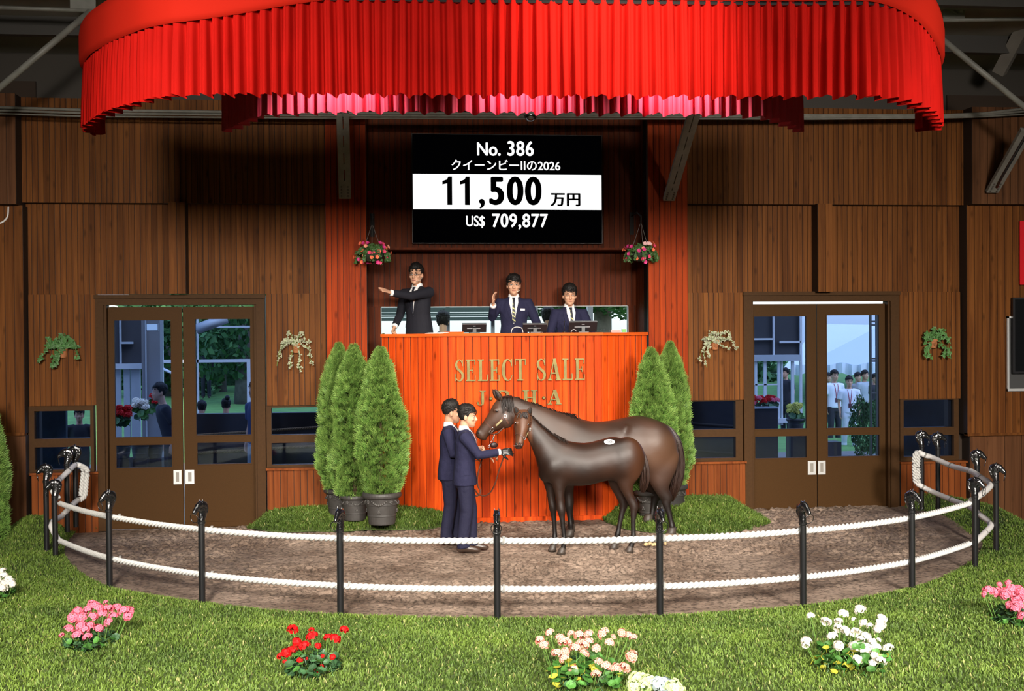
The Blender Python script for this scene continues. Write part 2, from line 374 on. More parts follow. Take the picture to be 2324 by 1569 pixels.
door(2, (1689, 1707, 2022, 2041, 664, 684), [(1708, 1853, [(1712, 1830, 718, 972), (1713, 1830, 989, 1038)], (1833, 1851, 1046, 1077)), (1855, 2021, [(1877, 1995, 716, 972), (1878, 1995, 989, 1037)], (1856, 1873, 1046, 1077))], 690, 1178, 'brown double door with a white tent and white-shirted man behind')

# centre bay
YP, YC, YB = YW - .12, 16.75, 17.12
for a, b_, s in ((740, 833, 'left'), (1472, 1562, 'right')):
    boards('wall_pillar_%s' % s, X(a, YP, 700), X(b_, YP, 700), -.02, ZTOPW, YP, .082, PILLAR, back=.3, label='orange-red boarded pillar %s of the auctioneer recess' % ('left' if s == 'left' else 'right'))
zs = Zp(563, 1150, YC)
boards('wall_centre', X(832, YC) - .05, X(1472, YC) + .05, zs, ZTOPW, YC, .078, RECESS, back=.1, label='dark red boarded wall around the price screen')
t = MB().box(X(832, YC) - .04, X(1472, YC) + .04, YC - .05, YB, zs - .03, zs); tag(link('trim_1', t, RECESS), 'thin wooden ledge under the price screen', 'ledge', kind='structure')
zw1 = Zp(695, 1150, YB); zw0 = 2.35
x0, x1 = X(832, YB) - .06, X(1472, YB) + .06; wx0, wx1 = X(864, YB, 720), X(1426, YB, 720)
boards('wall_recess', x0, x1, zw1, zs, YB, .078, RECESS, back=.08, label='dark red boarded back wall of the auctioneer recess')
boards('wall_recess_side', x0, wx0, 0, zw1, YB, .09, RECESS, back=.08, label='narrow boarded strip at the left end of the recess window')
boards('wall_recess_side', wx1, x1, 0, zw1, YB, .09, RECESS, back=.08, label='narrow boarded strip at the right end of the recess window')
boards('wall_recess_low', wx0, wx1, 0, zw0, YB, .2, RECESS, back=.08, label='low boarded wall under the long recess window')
for a, s in ((X(832, YP, 700), -1), (X(1472, YP, 700), 1)):
    L_ = YB - YP - .1
    if s < 0: boards('wall_recess_return', 0, L_, 0, ZTOPW, 0, .08, RECESS, back=.06, loc=(a, YP + .1, 0), rotz=PI / 2, label='boarded side return of the recess next to the left pillar')
    else: boards('wall_recess_return', 0, L_, 0, ZTOPW, 0, .08, RECESS, back=.06, loc=(a, YB, 0), rotz=-PI / 2, label='boarded side return of the recess next to the right pillar')
t = MB(); fw = .012
t.box(wx0, wx1, YB - .01, YB + .06, zw1 - fw, zw1).box(wx0, wx1, YB - .01, YB + .06, zw0, zw0 + fw).box(wx0, wx0 + fw, YB - .01, YB + .06, zw0, zw1).box(wx1 - fw, wx1, YB - .01, YB + .06, zw0, zw1)
wr = link('window_5', t, mat('dull_window_metal', (.25, .26, .26), .5)); tag(wr, 'long low daylight window behind the auctioneers', 'window', kind='structure')
us = [864, 1018, 1120, 1226, 1330, 1426]
for a, b_ in zip(us, us[1:]): link('pane', MB().box(X(a, YB, 720), X(b_, YB, 720), YB + .03, YB + .038, zw0, zw1), GLASS_C, wr)
tag(link('floor_platform', MB().box(X(864, 16.6) - .1, X(1468, 16.6) + .1, 16.42, YB, 0, 1.69), DARK), 'raised floor behind the counter', 'floor', kind='structure')

# wing walls at both ends, standing a little forward of the door walls
YG = YW - .20
AL, AR = (X(53, YG), YG), (X(2195, YG), YG)
for sd, xa, xb, u in (('left', -8.9, AL[0], 20), ('right', AR[0], 8.9, 2260)):
    zj, zu = Zp(986, u, YG), Zp(466, u, YG)
    boards('wall_wing_%s' % sd, xa, xb, zj, zu, YG, .115, BROWN, back=.3, label='brown boarded wing wall at the %s end, above its plain skirting' % sd)
    boards('wall_wing_%s_low' % sd, xa + (.05 if sd == 'right' else 0), xb, -1.0, zj - .02, YG + .03, .27, BROWN_D, back=.3, label='plain brown boarded lower wing wall at the %s end' % sd)
    link('trim_ledge', MB().box(xa, xb, YG - .015, YG + .1, zj - .02, zj + .02), BROWN, None, kind='structure')
    boards('wall_wing_%s_upper' % sd, xa, xb - (.03 if sd == 'left' else 0), zu, ZTOPW, YG - .16, .115, BROWN_D, back=.45, label='dark upper boarded wing wall at the %s end' % sd)
# rest of the hall shell: it closes the room off from the daylight
def shell(name, b, m, label, cat): return tag(link(name, b, m), label, cat, kind='structure')
DKW = mat('hall_wall_paint', (.032, .017, .008), .8)
shell('wall_back_rear', MB().box(-9, 9, -9.2, -9.0, -1, 11), DKW, 'hall wall behind the audience', 'wall')
for s, nm in ((-1, 'left'), (1, 'right')):
    shell('wall_%s_hall' % nm, MB().box(s * 9 - .1, s * 9 + .1, -9, 16.8, -1, 11), DKW, 'dark outer hall wall on the %s' % nm, 'wall')
    a = s * 6.7
    shell('wall_%s_gable' % nm, MB().box(min(a - s * .35, s * 9.1), max(a - s * .35, s * 9.1), 16.47, 16.6, -1, 6.0), DKW, 'end wall piece beyond the %s wing' % nm, 'wall')
# roof: boards sloping up towards the audience on dark purlins
zr0, zr1 = 6.0, 9.6
bm = MB()
shell('wall_clerestory', MB().box(-9, 9, 16.5, 16.7, 5.70, 7.2), mat('dark_upper_boards', (.05, .042, .034), .8), 'dark upper gable strip above the board wall', 'wall')
t = MB().add([(-9.2, 16.7, 6.35), (9.2, 16.7, 6.35), (9.2, -9.2, 10.6), (-9.2, -9.2, 10.6), (-9.2, 16.7, 6.5), (9.2, 16.7, 6.5), (9.2, -9.2, 10.75), (-9.2, -9.2, 10.75)], [(0, 1, 2, 3), (7, 6, 5, 4), (0, 4, 5, 1), (1, 5, 6, 2), (2, 6, 7, 3), (3, 7, 4, 0)])
rf = shell('ceiling', t, CEIL, 'grey boarded roof lining sloping over the hall', 'ceiling')
def roofz(y): return 6.35 + (16.7 - y) * (4.25 / 25.9)
for y in (15.4, 14.0, 12.4, 10.4, 8.2): link('purlin', MB().box(-9, 9, y - .06, y + .06, roofz(y) - .22, roofz(y) + .01), mat('dark_purlin', (.05, .045, .04), .7), rf)
# ================================================================== ground
def sstep(a, b, x): t = np.clip((x - a) / (b - a), 0, 1); return t * t * (3 - 2 * t)
def vnoise(x, y, s, seed):
    r = np.random.default_rng(seed); G = r.random((256, 256)); xs, ys = x / s, y / s
    i, j = np.floor(xs).astype(int), np.floor(ys).astype(int); fx, fy = xs - i, ys - j
    fx = fx * fx * (3 - 2 * fx); fy = fy * fy * (3 - 2 * fy); g = lambda a, b: G[a % 256, b % 256]
    return (g(i, j) * (1 - fx) + g(i + 1, j) * fx) * (1 - fy) + (g(i, j + 1) * (1 - fx) + g(i + 1, j + 1) * fx) * fy
def sand_z(x, y): return .085 * sstep(14.2, 15.8, y) * sstep(-4.5, -1.5, x)
edge_px = [(232, 1204), (205, 1190), (178, 1203), (152, 1230), (147, 1256), (168, 1286), (212, 1316), (262, 1336), (350, 1353), (459, 1369), (620, 1388), (773, 1398), (950, 1404), (1129, 1406), (1300, 1405), (1498, 1400), (1660, 1391), (1823, 1377), (1950, 1359), (2070, 1334), (2150, 1305), (2208, 1270), (2232, 1238), (2220, 1214), (2180, 1193), (2125, 1175), (2085, 1166)]
EDGE = [PZ(u, v, .0 if u < 1800 or v > 1220 else .05) for u, v in edge_px]
EDGE = np.array([(p.x, p.y) for p in EDGE])
POLY = np.vstack([EDGE, [(5.6, 16.3), (5.6, 17.5), (-5.6, 17.5), (-5.6, 16.3)]])
POLYS = np.vstack([catmull(EDGE, 4), POLY[len(EDGE):]])
def inside(x, y):
    r = np.zeros(x.shape, bool); n = len(POLYS)
    for i in range(n):
        x0, y0 = POLYS[i]; x1, y1 = POLYS[(i + 1) % n]
        if y0 == y1: continue
        c = ((y0 > y) != (y1 > y)) & (x < (x1 - x0) * (y - y0) / (y1 - y0) + x0); r ^= c
    return r
def edist(x, y):
    d = np.full(x.shape, 1e9); S = catmull(EDGE, 4)
    for (x0, y0), (x1, y1) in zip(S, S[1:]):
        dx, dy = x1 - x0, y1 - y0; t = np.clip(((x - x0) * dx + (y - y0) * dy) / (dx * dx + dy * dy + 1e-12), 0, 1)
        d = np.minimum(d, (x - x0 - t * dx) ** 2 + (y - y0 - t * dy) ** 2)
    return np.sqrt(d)
def grass_z(x, y, d):
    side = sstep(12.6, 15.4, y) * sstep(4.2, 6.2, np.abs(x))
    lip = .05 * sstep(0, .18, d)
    bank = .10 * sstep(.25, 1.6, d) * (1 - side)
    return .0 + sand_z(x, y) * (1 - side) + lip + bank + side * (.34 * sstep(0, .8, d) - 1.7 * sstep(.42, 1.7, d) * sstep(5.3, 6.2, np.abs(x))) + .02 * (vnoise(x, y, .6, 3) - .5) * sstep(0.1, .4, d)
SAND = None
def build_ground():
    # sand
    xs = np.arange(-6.2, 6.5, .021); ys = np.arange(9.9, 16.62, .021)
    Xg, Yg = np.meshgrid(xs, ys); x, y = Xg.ravel(), Yg.ravel()
    d = edist(x, y); ins = inside(x, y)
    churn = sstep(.15, .9, d) * (.35 + .65 * sstep(.35, .6, vnoise(x, y, 1.3, 5)))
    clod = -np.maximum(0, vnoise(x + .03 * vnoise(x, y, .1, 2), y * 1.5, .062, 11) - .60) * .10 + np.maximum(0, vnoise(x, y * 1.4, .05, 17) - .62) * .09 + np.maximum(0, vnoise(x, y, .17, 12) - .56) * .03 + (vnoise(x, y, .04, 13) - .5) * .022
    z = sand_z(x, y) + (vnoise(x, y, .5, 14) - .5) * .012 * churn + clod * churn * 1.0 + (vnoise(x, y, .05, 16) - .5) * .004 - .012
    nx, ny = len(xs), len(ys); idx = np.arange(nx * ny).reshape(ny, nx)
    q = np.stack([idx[:-1, :-1], idx[:-1, 1:], idx[1:, 1:], idx[1:, :-1]], -1).reshape(-1, 4)
    keep = (ins | (d < .15))[q].any(1); q = q[keep]
    used = np.unique(q); rm = -np.ones(nx * ny, int); rm[used] = np.arange(len(used))
    me = smooth(fast_mesh('sand', np.stack([x, y, z], 1)[used], rm[q]))
    m, nt, b = newmat('arena_sand'); N, L = nt.nodes, nt.links
    tc = N.new('ShaderNodeTexCoord'); n1 = N.new('ShaderNodeTexNoise'); n1.inputs['Scale'].default_value = 1.1; n1.inputs['Detail'].default_value = 6; n1.inputs['Roughness'].default_value = .7
    L.new(tc.outputs['Object'], n1.inputs[0]); cr = N.new('ShaderNodeValToRGB'); cr.color_ramp.elements[0].position = .38; cr.color_ramp.elements[1].position = .64
    cr.color_ramp.elements[0].color = (.145, .098, .071, 1); cr.color_ramp.elements[1].color = (.31, .230, .176, 1); L.new(n1.outputs[0], cr.inputs[0])
    n3 = N.new('ShaderNodeTexNoise'); n3.inputs['Scale'].default_value = 26; n3.inputs['Detail'].default_value = 5; L.new(tc.outputs['Object'], n3.inputs[0])
    mr = N.new('ShaderNodeMapRange'); mr.inputs[1].default_value = .36; mr.inputs[2].default_value = .52; mr.inputs[3].default_value = .42; mr.inputs[4].default_value = 1.1; L.new(n3.outputs[0], mr.inputs[0])
    hs = N.new('ShaderNodeHueSaturation'); L.new(cr.outputs[0], hs.inputs['Color']); L.new(mr.outputs[0], hs.inputs['Value']); L.new(hs.outputs[0], b.inputs['Base Color'])
    b.inputs['Roughness'].default_value = .85; b.inputs['Specular IOR Level'].default_value = .25
    bp = N.new('ShaderNodeBump'); bp.inputs['Strength'].default_value = .6; bp.inputs['Distance'].default_value = .012
    n4 = N.new('ShaderNodeTexNoise'); n4.inputs['Scale'].default_value = 55; n4.inputs['Detail'].default_value = 5; L.new(tc.outputs['Object'], n4.inputs[0]); L.new(n4.outputs[0], bp.inputs['Height']); L.new(bp.outputs[0], b.inputs['Normal'])
    tag(link('floor', me, m), 'brown raked sand floor of the sale ring', 'floor', kind='structure')
    # turf base around the ring
    xs = np.arange(-8.9, 8.9, .07); ys = np.arange(6.2, 16.6, .07)
    Xg, Yg = np.meshgrid(xs, ys); x, y = Xg.ravel(), Yg.ravel(); d = edist(x, y); ins = inside(x, y)
    z = grass_z(x, y, d) - .012; z = np.where(ins, -.06, z)
    nx, ny = len(xs), len(ys); idx = np.arange(nx * ny).reshape(ny, nx)
    q = np.stack([idx[:-1, :-1], idx[:-1, 1:], idx[1:, 1:], idx[1:, :-1]], -1).reshape(-1, 4)
    q = q[(~ins | (d < .1))[q].any(1)]
    me = smooth(fast_mesh('turf', np.stack([x, y, z], 1), q))
    tag(link('floor_turf', me, mat('turf_soil', (.055, .085, .016), .9, nscale=5, namt=.3)), 'turf bank ground around the sand ring', 'turf', kind='structure')
    tag(link('floor_hall', MB().box(-9, 9, -9, 6.3, -.5, -.05), mat('hall_floor', (.10, .09, .08), .7)), 'hall floor in front of the turf bank', 'floor', kind='structure')
GRASSM = None
def blades(name, x, y, z, hgt, seed, label, wid=.0045, lean=.9, group=None):
    r = np.random.default_rng(seed); n = len(x); a = r.random(n) * 2 * PI; h = hgt * (.6 + .8 * r.random(n)); w_ = wid * (.7 + .6 * r.random(n))
    dx, dy = np.cos(a), np.sin(a); l = (r.random(n) * lean + .25 * lean) * h
    la = a + PI / 2 + r.normal(0, .6, n); lx, ly = np.cos(la) * l, np.sin(la) * l
    B = np.stack([x, y, z], 1); S = np.stack([dx * w_, dy * w_, 0 * w_], 1)
    mid = B + np.stack([lx * .35, ly * .35, h * .6], 1); tip = B + np.stack([lx, ly, h * (1 - .25 * (l / h) ** 2)], 1)
    V = np.stack([B - S, B + S, mid + S * .8, mid - S * .8, tip], 1).reshape(-1, 3); k = np.arange(n)[:, None] * 5
    T = np.concatenate([k + [0, 1, 2], k + [0, 2, 3], k + [3, 2, 4]], 0)
    me = fast_mesh(name, V, T)
    t = r.random(n); big = vnoise(x, y, .55, 21) * .6 + vnoise(x, y, .18, 22) * .4
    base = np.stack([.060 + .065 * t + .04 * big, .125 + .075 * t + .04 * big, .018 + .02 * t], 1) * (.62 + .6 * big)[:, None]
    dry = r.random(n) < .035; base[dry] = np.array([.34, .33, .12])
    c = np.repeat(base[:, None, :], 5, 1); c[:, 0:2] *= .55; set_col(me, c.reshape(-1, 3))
    return tag(link(name, me, GRASSM), label, 'grass', group, kind='stuff')
def build_grass():
    global GRASSM
    GRASSM = vmat('grass_blades', .6, .3)
    r = np.random.default_rng(31); N = 520000
    x = r.uniform(-7.4, 7.4, N); y = r.uniform(7.35, 16.4, N)
    d = edist(x, y); ins = inside(x, y)
    # only the turf the frame takes in
    dep = FWD.x * (x - CX) + FWD.y * y; lat = RGT.x * (x - CX) + RGT.y * y; uu = 1162 + lat / dep * F; vv = 757 + (2.6 - .1) / dep * F
    k = ~ins & (d > .0) & (uu > -60) & (uu < 2390) & (vv < 1640) & (y < 16.35)
    k &= (y < YG - .03) | (np.abs(x) < 6.3)
    x, y, d = x[k], y[k], d[k]
    # thin out with distance from the camera
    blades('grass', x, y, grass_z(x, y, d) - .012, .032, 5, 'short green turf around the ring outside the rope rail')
    return len(x)
MOUNDS = {}
def mound(key, px, hmax, label, n=26000):
    """a turf mound against the back wall: foot outline from pixels (front foot line), rising to hmax at the wall"""
    foot = [PZ(u, v, .05) for u, v in px]; fx = np.array([p.x for p in foot]); fy = np.array([p.y for p in foot])
    def hz(x, y):
        yf = np.interp(x, fx, fy); t = (y - yf) / np.maximum(.25, 16.3 - yf); e = np.minimum(x - fx[0], fx[-1] - x)
        return np.where((t < 0) | (e < 0), -.3, sand_z(x, y) - .01 + hmax * np.sqrt(np.clip(t, 0, 1)) * sstep(0, .35, e) + .02 * (vnoise(x, y, .25, 9) - .5) + .015)
    MOUNDS[key] = hz
    xs = np.linspace(fx[0], fx[-1], 60); me_v = []; rows = 16
    for x in xs:
        yf = np.interp(x, fx, fy)
        for t in np.linspace(0.001, 1, rows): y = yf + t * (16.33 - yf); me_v.append((x, y, float(hz(np.array([x]), np.array([y]))[0]) - .01))
    idx = np.arange(60 * rows).reshape(60, rows); q = np.stack([idx[:-1, :-1], idx[1:, :-1], idx[1:, 1:], idx[:-1, 1:]], -1).reshape(-1, 4)
    t = smooth(fast_mesh('turf_mound', me_v, q)); o = tag(link('turf_mound', t, MATS['turf_soil']), label, 'turf', kind='structure')
    r = np.random.default_rng(hash(key) % 1000 if 0 else len(key)); x = r.uniform(fx[0], fx[-1], n); y = r.uniform(fy.min(), 16.3, n); z = hz(x, y); k = z > -.2
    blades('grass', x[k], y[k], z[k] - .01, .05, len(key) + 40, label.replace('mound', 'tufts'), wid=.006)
build_ground(); build_grass()
mound('l', [(560, 1193), (600, 1203), (660, 1208), (760, 1209), (860, 1208), (960, 1207), (1040, 1198), (1100, 1188)], .20, 'low turf mound under the thuja pots beside the left door')
mound('right', [(1375, 1190), (1420, 1203), (1480, 1208), (1560, 1209), (1640, 1207), (1700, 1201), (1750, 1190)], .20, 'low turf mound under the thuja pots beside the right door')
def gz(x, y):
    z = float(sand_z(np.array([x]), np.array([y]))[0]); a = [float(f(np.array([x]), np.array([y]))[0]) for f in MOUNDS.values()]
    return max([z] + a)

# ================================================================== counter
YF, YBK = 15.84, 16.27
c_l, c_r = P(998, 757, YF).x, P(1366, 757, YF).x; b_l, b_r = P(865, 757, YBK).x, P(1468, 757, YBK).x
ZC = P(1180, 757, YF).z
ct = thing('auction_counter', 'tall orange boarded counter with angled ends carrying the raised lettering', 'counter', ((c_l + c_r) / 2, YF, 0)); O = ct.location
seg = [((b_l, YBK), (c_l, YF)), ((c_l, YF), (c_r, YF)), ((c_r, YF), (b_r, YBK))]
zlo, zhi = .0, ZC - .035
for (xa, ya), (xb, yb) in seg:
    L_ = math.hypot(xb - xa, yb - ya); n = max(1, round(L_ / .108)); me = plank_mesh(L_ / n, zhi - zlo, th=.02, gap=.007, ch=.006); me.materials.append(ORANGE)
    for i in range(n):
        o = bpy.data.objects.new('plank', me); C.objects.link(o); o.parent = ct; t = i / n
        o.location = (xa + (xb - xa) * t - O.x, ya + (yb - ya) * t - O.y, zlo); o.rotation_euler = (0, 0, math.atan2(yb - ya, xb - xa))
def slab(pts, z0, z1):
    n = len(pts); return MB().add([(x - O.x, y - O.y, z0) for x, y in pts] + [(x - O.x, y - O.y, z1) for x, y in pts], [tuple(range(n))[::-1], tuple(range(n, 2 * n))] + [(i, (i + 1) % n, n + (i + 1) % n, n + i) for i in range(n)])
link('carcass', slab([(b_l, YBK), (c_l, YF + .022), (c_r, YF + .022), (b_r, YBK)], zlo, zhi), DARK, ct)
e = .03
link('counter_top', slab([(b_l - .01, YBK + .12), (b_l - .01, YBK - e), (c_l - .012, YF - e)] + [(c_l - .012, YF + .5)], zhi, ZC + .004), ORANGE_T, ct)
link('counter_top', slab([(c_l - .012, YF + .5), (c_l - .012, YF - e), (c_r + .012, YF - e), (c_r + .012, YF + .5)], zhi, ZC + .006), ORANGE_T, ct)
link('counter_top', slab([(c_r + .012, YF + .5), (c_r + .012, YF - e), (b_r + .01, YBK - e), (b_r + .01, YBK + .12)], zhi, ZC + .004), ORANGE_T, ct)
zb0 = gz((c_l + c_r) / 2, YF - .02)
for (xa, ya), (xb, yb) in seg:
    dx, dy = xb - xa, yb - ya; L_ = math.hypot(dx, dy); nx, ny = dy / L_ * .016, -dx / L_ * .016
    link('skirting_board', slab([(xa, ya), (xa + nx, ya + ny), (xb + nx, yb + ny), (xb, yb)], 0, P(1200, 1173, YF).z), ORANGE, ct)

# raised serif lettering
BRASS = mat('aged_brass_letters', (.13, .105, .032), .4, metal=.6, nscale=9, namt=.3)
def stroke(b, pts, wid, th, k=8):
    """flat ribbon of varying width along a 2-D spline, extruded"""
    p = catmull(np.array([(x, y, w_) for (x, y), w_ in zip(pts, wid)]), k); L_, R_ = [], []
    for i in range(len(p)):
        a, c = p[max(i - 1, 0)], p[min(i + 1, len(p) - 1)]; t = np.array([c[0] - a[0], c[1] - a[1]]); t /= np.linalg.norm(t) + 1e-9; n = np.array([-t[1], t[0]]) * p[i][2] / 2
        L_.append((p[i][0] + n[0], p[i][1] + n[1])); R_.append((p[i][0] - n[0], p[i][1] - n[1]))
    b.loft([[(l[0], 0, l[1]), (r[0], 0, r[1]), (r[0], -th, r[1]), (l[0], -th, l[1])] for l, r in zip(L_, R_)])
def letter(ch, W, Ht, th):
    b = MB(); S = .21 * W if ch not in 'T' else .24 * W; t = .055 * Ht; sx = .07 * W
    lv = [0]
    def up(): lv[0] += 1; return th + .0009 * lv[0]
    bx = lambda x0, x1, y0, y1: b.box(x0 * W, x1 * W, -up(), 0, y0 * Ht, y1 * Ht)
    st = lambda pts, w_: stroke(b, [(x * W, y * Ht) for x, y in pts], [q * W for q in w_], up())
    if ch == 'E': bx(.12, .36, 0, 1); bx(0, .92, 0, .06); bx(0, .9, .94, 1); bx(.3, .7, .47, .53); bx(.84, .92, 0, .27); bx(.82, .9, .75, 1); bx(.64, .7, .37, .63)
    if ch == 'L': bx(.14, .40, 0, 1); bx(0, .95, 0, .06); bx(0, .56, .94, 1); bx(.86, .95, 0, .3)
    if ch == 'T': bx(.38, .62, 0, 1); bx(.22, .78, 0, .06); bx(0, 1, .94, 1); bx(0, .08, .72, 1); bx(.92, 1, .72, 1)
    if ch == 'H': bx(.1, .32, 0, 1); bx(.68, .9, 0, 1); bx(0, .43, 0, .06); bx(.57, 1, 0, .06); bx(0, .43, .94, 1); bx(.57, 1, .94, 1); bx(.3, .7, .46, .53)
    if ch == 'A': st([(.14, .02), (.5, 1)], [.09, .09]); st([(.5, 1), (.82, .02)], [.24, .24]); bx(.27, .68, .3, .36); bx(0, .32, 0, .06); bx(.6, 1, 0, .06)
    if ch == 'R': bx(.12, .34, 0, 1); bx(0, .46, 0, .06); bx(0, .5, .94, 1); st([(.3, .97), (.55, .96), (.8, .86), (.84, .73), (.78, .6), (.55, .51), (.3, .5)], [.07, .1, .2, .22, .2, .1, .07]); st([(.45, .5), (.65, .32), (.88, .03), (1, .03)], [.2, .2, .2, .06])
    if ch == 'J': bx(.55, .82, .2, 1); bx(.36, 1, .94, 1); st([(.685, .3), (.66, .1), (.45, .02), (.2, .06), (.14, .18)], [.27, .22, .1, .16, .2]); b.ball((.16 * W, -th / 2, .17 * Ht), (.16 * W, th / 2, .09 * Ht))
    if ch == 'C': st([(.9, .74), (.78, .9), (.55, .98), (.28, .88), (.14, .5), (.28, .12), (.55, .02), (.78, .08), (.93, .26)], [.05, .1, .1, .22, .28, .22, .1, .08, .05]); bx(.85, .93, .66, 1)
    if ch == 'S': st([(.84, .74), (.72, .92), (.48, .98), (.22, .88), (.16, .73), (.3, .58), (.55, .48), (.8, .36), (.84, .2), (.7, .06), (.45, .01), (.2, .1), (.1, .28)], [.06, .1, .1, .2, .24, .25, .26, .25, .24, .18, .1, .1, .06]); bx(.80, .88, .68, 1); bx(.06, .14, 0, .34)
    if ch == '.': b.lathe([(.5 * W, 0), (.5 * W, th * .8), (.3 * W, th)], n=16); b.v = [(x + .5 * W, -z, y + .45 * Ht) for x, y, z in b.v]
    return b
def sign(name, label, items, v0, v1):
    u0, u1 = items[0][1], items[-1][2]; Yl = YF - .002; z0, z1 = P((u0 + u1) / 2, v1, Yl).z, P((u0 + u1) / 2, v0, Yl).z
    r = thing(name, label, 'sign', (P(u0, v1, Yl).x, Yl, z0))
    for ch, a, b_ in items:
        xa, xb = P(a, v1, Yl).x, P(b_, v1, Yl).x
        link('letter' if ch != '.' else 'raised_dot', letter(ch, xb - xa, z1 - z0, .028), BRASS, r, (xa - r.location.x, 0, 0))
sign('raised_sign', 'brass serif letters SELECT SALE, upper line on the orange counter', [('S', 1032, 1053), ('E', 1057, 1081), ('L', 1084, 1108), ('E', 1111, 1135), ('C', 1138, 1164), ('T', 1168, 1193), ('S', 1217, 1239), ('A', 1243, 1272), ('L', 1276, 1300), ('E', 1304, 1328)], 815, 864)
sign('raised_sign', 'brass serif letters J R H A with dots, lower line behind the mare', [('J', 1081, 1102), ('.', 1110, 1118), ('R', 1126, 1157), ('.', 1169, 1177), ('H', 1186, 1219), ('.', 1230, 1238), ('A', 1242, 1274)], 886, 919)

# ================================================================== price screen
Ys = YC - .11
sx0, sx1, sz0, sz1 = P(935, 430, Ys).x, P(1367, 430, Ys).x, P(1150, 553, Ys).z, P(1150, 305, Ys).z
scr = thing('price_screen', 'black price board screen showing No. 386 above the auctioneers', 'screen', (sx0, Ys, sz0)); W_, H_ = sx1 - sx0, sz1 - sz0
link('housing', MB().box(0, W_, .004, .10, 0, H_), mat('screen_housing', (.004, .004, .004), .5), scr)
link('screen_face', MB().box(.01, W_ - .01, 0, .006, .01, H_ - .01), emit('screen_black', (0.0004, .0004, .0006), 1), scr)
WHITE_E = emit('screen_white', (1, 1, 1), 1.15); BLK_E = mat('screen_print_black', (.0, .0, .0), .9, spec=0)
zz = lambda v: P(1150, v, Ys).z - sz0; xx = lambda u: P(u, 430, Ys).x - sx0
link('white_band', MB().box(.012, W_ - .012, -.003, .001, zz(476), zz(396)), WHITE_E, scr)
def text(body, u0, u1, v0, v1, mtl, bold=.0, y=-.004, gap=0):
    c = bpy.data.curves.new('lettering', 'FONT'); c.body = body; c.size = 1; c.space_character = 1 + gap; c.dimensions = '2D'
    o = bpy.data.objects.new('tmp', c); C.objects.link(o); dg = bpy.context.evaluated_depsgraph_get(); dg.update()
    me = bpy.data.meshes.new_from_object(o.evaluated_get(dg)); bpy.data.objects.remove(o)
    a = coords(me); lo, hi = a.min(0), a.max(0); X0, X1, Z0, Z1 = xx(u0), xx(u1), zz(v1), zz(v0)
    bd = bold * (Z1 - Z0)
    b = np.zeros_like(a); b[:, 0] = X0 + bd + (a[:, 0] - lo[0]) / (hi[0] - lo[0]) * (X1 - X0 - 2 * bd); b[:, 2] = Z0 + bd * .6 + (a[:, 1] - lo[1]) / (hi[1] - lo[1]) * (Z1 - Z0 - 1.2 * bd)
    fs = [tuple(p.vertices) for p in me.polygons]; B = MB(); sh = [(0, 0)] if not bold else [(-1, 0), (1, 0), (0, .6), (0, -.6), (0, 0), (.7, .4), (-.7, .4), (.7, -.4), (-.7, -.4)]
    for k, (dx, dz) in enumerate(sh): B.add([(p[0] + dx * bd, y - k * .0001, p[2] + dz * bd) for p in b], fs)
    bpy.data.meshes.remove(me)
    return link('lettering', B, mtl, scr)
text('No.', 1083, 1137, 324, 354, WHITE_E, .035); text('386', 1152, 1212, 320, 354, WHITE_E, .035, gap=.10)
text('クイーンビーⅡの2026', 1025, 1272, 363, 387, WHITE_E, .022)

def one(u0, u1, v0, v1):
    x0, w_, z0, h_ = xx(u0), xx(u1) - xx(u0), zz(v1), zz(v0) - zz(v1)
    V = [(.50, 0), (1, 0), (1, 1), (.62, 1), (.46, .90), (0, .84), (0, .72), (.50, .76)]
    link('lettering', MB().add([(x0 + a * w_, -.0065, z0 + c * h_) for a, c in V], [tuple(range(8))]), BLK_E, scr)
one(1004, 1026, 402, 466); one(1044, 1066, 402, 466)
text(',', 1087, 1100, 452, 474, BLK_E, .06, -.006); text('500', 1110, 1229, 401, 466, BLK_E, .05, -.006, gap=.16); text('万', 1249, 1282, 438, 468, BLK_E, .045, -.006); text('円', 1286, 1317, 438, 468, BLK_E, .045, -.006)
text('US$', 1057, 1100, 490, 518, WHITE_E, .02); text('709,877', 1116, 1243, 485, 521, WHITE_E, .03, gap=.10)

# ================================================================== red canopy
RED_V = mat('red_velvet', (.32, .005, .003), .8, spec=.05, nscale=2.2, namt=.12)
PINK_V = mat('rose_satin', (.70, .055, .11), .5, spec=.3, nscale=3, namt=.1)
RED_P = mat('red_pelmet_cloth', (.36, .012, .005), .8, spec=.05)
hem_o = [(233, 304), (216, 305), (203, 301), (197, 293), (202, 284), (215, 272), (236, 261), (262, 250), (300, 238), (340, 227), (385, 220), (430, 217), (560, 215), (750, 215), (1000, 217), (1162, 218), (1400, 219), (1600, 220), (1800, 221), (1900, 220), (1970, 220), (2020, 225), (2062, 234), (2092, 246), (2115, 262), (2127, 278), (2128, 288), (2120, 296), (2100, 297), (2078, 293)]
hem_i = [(512, 300), (516, 296), (535, 290), (560, 276), (590, 265), (640, 261), (720, 257), (850, 255), (1000, 256), (1162, 257), (1300, 258), (1500, 260), (1620, 262), (1700, 265), (1745, 270), (1775, 278), (1798, 288), (1812, 296), (1816, 300)]
ZH = 4.50
def path(px, z, step): 
    q = catmull(np.array([(PZ(u, v, z).x, PZ(u, v, z).y) for u, v in px]), 12)
    s = np.concatenate([[0], np.cumsum(np.linalg.norm(np.diff(q, axis=0), axis=1))]); t = np.arange(0, s[-1], step)
    return np.stack([np.interp(t, s, q[:, 0]), np.interp(t, s, q[:, 1])], 1), t
